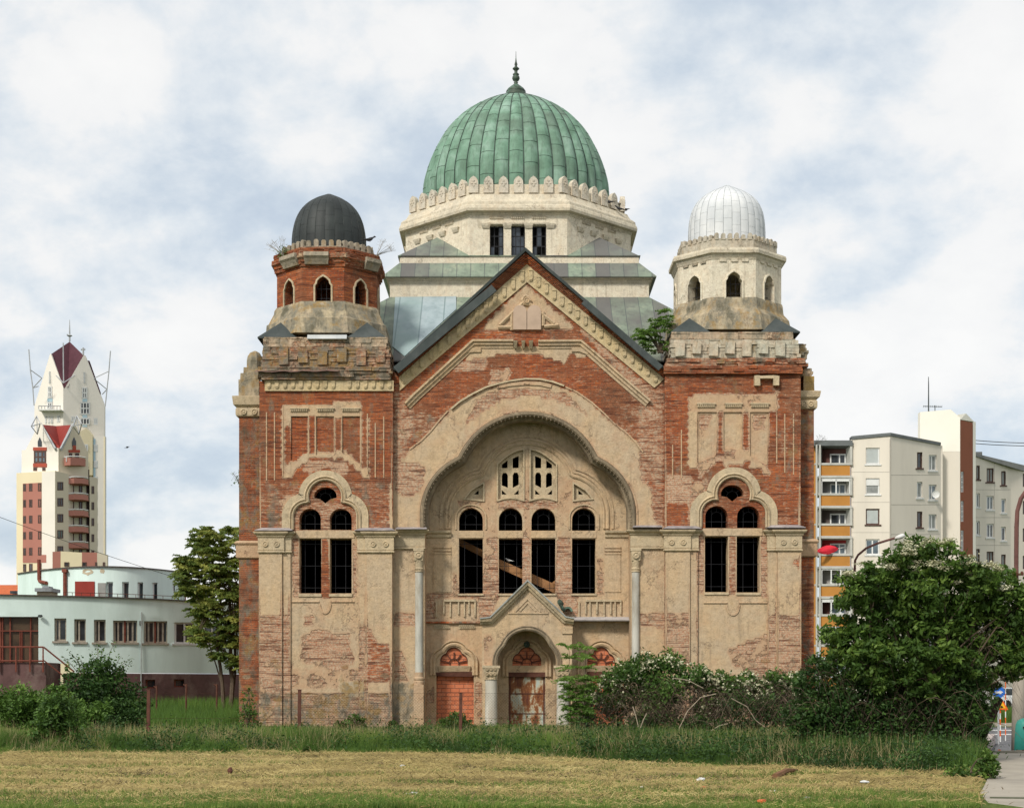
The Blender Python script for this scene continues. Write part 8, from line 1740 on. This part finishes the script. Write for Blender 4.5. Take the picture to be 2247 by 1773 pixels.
# --- grass
def blades(name, P, H, Wd, mat, lean=.35, tint=None, droop=.3):
    n = len(P); th = rng.random(n) * 2 * np.pi; ln = (rng.random(n) ** .8) * lean; dx, dy = np.cos(th) * ln, np.sin(th) * ln * .7; sx_ = np.where(rng.random(n) < .5, 1, -1) * (.6 + .4 * rng.random(n)); sy = (rng.random(n) - .5) * .8
    def at(t, w_): c = P + np.stack([dx * H * t ** 1.6, dy * H * t ** 1.6, H * t * (1 - droop * t * ln)], 1); o = np.stack([sx_, sy, 0 * sx_], 1) * (Wd * w_)[:, None] * .5; return c - o, c + o
    a0, a1 = at(0, np.ones(n)); b0, b1 = at(.5, np.full(n, .85)); c0, c1 = at(1.0, np.full(n, .12)); V = np.stack([a0, a1, b0, b1, c0, c1], 1).reshape(-1, 3)
    i = np.arange(n)[:, None] * 6; Fc = np.concatenate([i + [0, 1, 3, 2], i + [2, 3, 5, 4]], 0)
    tn = rng.random(n) if tint is None else tint; o = mesh_np(name, V, Fc, mat, tint=np.repeat(tn, 6)); return o
def fbm(x, y, s=1.0): return (np.sin(x * .9 * s + 1.3 * np.sin(y * .7 * s)) + np.sin(y * 1.3 * s + 2.1 + .9 * np.sin(x * 1.7 * s)) + .6 * np.sin(x * 2.9 * s + y * 2.3 * s)) / 2.6
def edge_y(x): return 41.4 - np.clip((x + 1.5) / 9, 0, 1.1) * 8.6 + .35 * fbm(x, x * 2.1, 1.5) + .45 * fbm(x * 3.1, x * 1.7, 1.3)   # where mowing stopped
def inside_bld(x, y): return (x > -11.5) & (x < 11.9) & (y > 61.2)
def field(n, y0f, y1, xk=.345, pw=1.0):
    x = (rng.random(n) * 2 - 1); y = rng.random(n) ** pw; X_ = x * (xk * (36 + (y1 - 36) * y)); e = edge_y(X_) if y0f else np.full(n, 24.0); Y_ = e + (y1 - e) * y; X_ = x * xk * Y_; e = edge_y(X_) if y0f else e
    ok = (Y_ > e) & ~inside_bld(X_, Y_) & ~((HX + X_ * F / Y_ > 2148) & (Y_ < 68)); return X_[ok], Y_[ok]
x, y = field(120000, True, 50, pw=1.25); ok = x < 12.4; x, y = x[ok], y[ok]; nb_ = fbm(x, y, .8); e = np.clip((y - edge_y(x)) / 1.6, .25, 1)
H = (.44 + .20 * nb_ + .24 * rng.random(len(x))) * e * np.clip(1 - (y - 44) * .06, .55, 1); P = np.stack([x, y, 0 * x], 1)
tag(blades('tall_grass', P, H, .010 + .010 * rng.random(len(x)), LM['grass'], .5, np.clip(.40 + .30 * fbm(x * 1.7, y * 1.3, 1) + .16 * nb_ - np.clip(x + 1, 0, 5) * .055 + .45 * (rng.random(len(x)) - .45), 0, 1)), 'band of tall green unmown grass along the old fence line', 'grass', kind='stuff')
x, y = field(100000, True, 84, pw=.9); ok = y > 49; x, y = x[ok], y[ok]; nb_ = fbm(x, y, .5); z = np.clip((y - 62) / 20, 0, 1) * .45 * (x < -9)
tag(blades('rank_grass', np.stack([x, y, z], 1), (.55 + .25 * nb_ + .35 * rng.random(len(x))) * np.where(y > 61.5, 1.0, .42), .016 + .016 * rng.random(len(x)), LM['grass'], .5, np.clip(.25 + .2 * nb_ + .3 * rng.random(len(x)), 0, 1)), 'rank green grass and weeds filling the plot around the building', 'grass', kind='stuff')
x, y = field(20000, True, 47, pw=1.0); ok = (fbm(x, y, 1.1) > -.1) & (x < 11); x, y = x[ok], y[ok]; H = .55 + .42 * rng.random(len(x)); e = np.clip((y - edge_y(x)) / 1.2, .3, 1)
tag(blades('seeding_grass', np.stack([x, y, 0 * x], 1), H * e, .009 + .007 * rng.random(len(x)), LM['seed'], .75, droop=.6), 'dry straw coloured seed heads standing in the tall grass', 'grass', kind='stuff')
wx, wy, wT = [], [], []
P_w = []
for _ in range(900):
    x0 = (random.random() * 2 - 1) * 12.5; y0 = float(edge_y(np.array([x0]))[0]) + .25 + 8.5 * random.random() ** 1.2
    if HX + x0 * F / y0 > 2145 or (y0 > 47 and x0 < 2 and random.random() < .6): continue
    if x0 < 1 and random.random() < .45: continue
    n_ = random.randint(50, 150); r_ = random.uniform(.12, .38); h_ = random.uniform(.25, .75); P_w.append(np.array([x0, y0, h_ * .55]) + rng.normal(size=(n_, 3)) * [r_, r_, h_ * .32]); wT.append(np.clip(random.random() * .6 + rng.random(n_) * .4, 0, 1))
P_w = np.concatenate(P_w); wT = np.concatenate(wT); ok = P_w[:, 2] > .03; V, Fc = leafquads(P_w[ok], .085, .42); tag(mesh_np('leafy_weeds', V, Fc, LM['dark'], tint=np.repeat(wT[ok], 4)), 'leafy dark green weeds mixed into the tall grass before the bushes', 'weeds', kind='stuff')
P_w = []
for _ in range(420):
    x0 = (random.random() * 2 - 1) * 11; y0 = 24 + 17 * random.random(); 
    if y0 > edge_y(np.array([x0]))[0] or HX + x0 * F / y0 > 2140: continue
    n_ = random.randint(20, 70); P_w.append(np.array([x0, y0, .06]) + rng.normal(size=(n_, 3)) * [random.uniform(.1, .5), .09, .035])
P_w = np.concatenate(P_w); V, Fc = leafquads(P_w, .12, .09, .8); tag(mesh_np('brown_hay', V, Fc, LM['hayd'], tint=rng.random(len(V))), 'small heaps of brown rotting hay scattered over the mown field', 'hay', kind='stuff')
def flat(name, n, mat, lo, hi, wd, pred, label, tilt=.35, zz=.03):
    x = (rng.random(n) * 2 - 1); y = 23.3 + 19.2 * rng.random(n); x = x * .345 * y; ok = (y < edge_y(x) + .3) & pred(x, y); py = HY + CZ * F / y; ok &= ~((HX + x * F / y > 2150 + 12 * fbm(y, x, 2)) & (y < 41)); x, y = x[ok], y[ok]; n = len(x)
    L_ = lo + (hi - lo) * rng.random(n); a = rng.normal(0, .9, n); D = np.stack([np.cos(a), np.sin(a), rng.normal(0, tilt, n)], 1) * L_[:, None] * .5; S = np.stack([-np.sin(a), np.cos(a), 0 * a + .8], 1) * wd * .5; g = .05 * np.sin(x * .7 + y * .4) * np.cos(y * .5) * ((y > 22) & (x < 8)); c = np.stack([x, y, g + zz + .05 * rng.random(n) * (1 + fbm(x, y * 2.2, 1.1))], 1)
    V = np.stack([c - D - S, c + D - S, c + D + S, c - D + S], 1).reshape(-1, 3); return tag(mesh_np(name, V, np.arange(4 * n).reshape(n, 4), mat, tint=np.repeat(np.clip(.5 + .25 * fbm(x * .6, y * 2.5, 1.2) + .5 * (rng.random(n) - .5), 0, 1), 4)), label, 'hay', kind='stuff')
flat('cut_hay', 130000, LM['straw'], .08, .30, .007, lambda x, y: (fbm(x * .5, y * 1.6, 1.3) + .7 * fbm(x * 2, y * 5, 1) > -.75) & (rng.random(len(x)) < np.clip((y - 22.6) / 3.5, .18, 1)), 'dry yellow mown hay lying in flat swathes on the field')
x = (rng.random(150000) * 2 - 1); y = 23.3 + 19 * rng.random(150000) ** 1.6; x = x * .345 * y; gm_ = fbm(x * .5, y * 1.4, 1.2) + .5 * fbm(x * 1.7, y * 3, 1.1) + np.clip((27.8 - y) / 3.2, -.25, 1.7); ok = (gm_ > .12) & (y < edge_y(x)) & ~((HX + x * F / y > 2150 + 12 * fbm(y, x, 2)) & (y < 41)); x, y = x[ok], y[ok]
tag(blades('short_grass', np.stack([x, y, .05 * np.sin(x * .7 + y * .4) * np.cos(y * .5) * (x < 8)], 1), .05 + .12 * rng.random(len(x)), .010 + .006 * rng.random(len(x)), LM['grass'], .7, np.clip(.35 + .5 * rng.random(len(x)), 0, 1)), 'short green grass growing back through the hay', 'grass', kind='stuff')
x = X(2160, 80) + rng.random(30000) * 20; y = 70.5 + rng.random(30000) ** 1.3 * 45
tag(blades('verge_grass', np.stack([x, y, 0 * x], 1), .12 + .12 * rng.random(len(x)), .03 + .02 * rng.random(len(x)), LM['bright'], .5), 'green grass verge beyond the road', 'grass', kind='stuff')
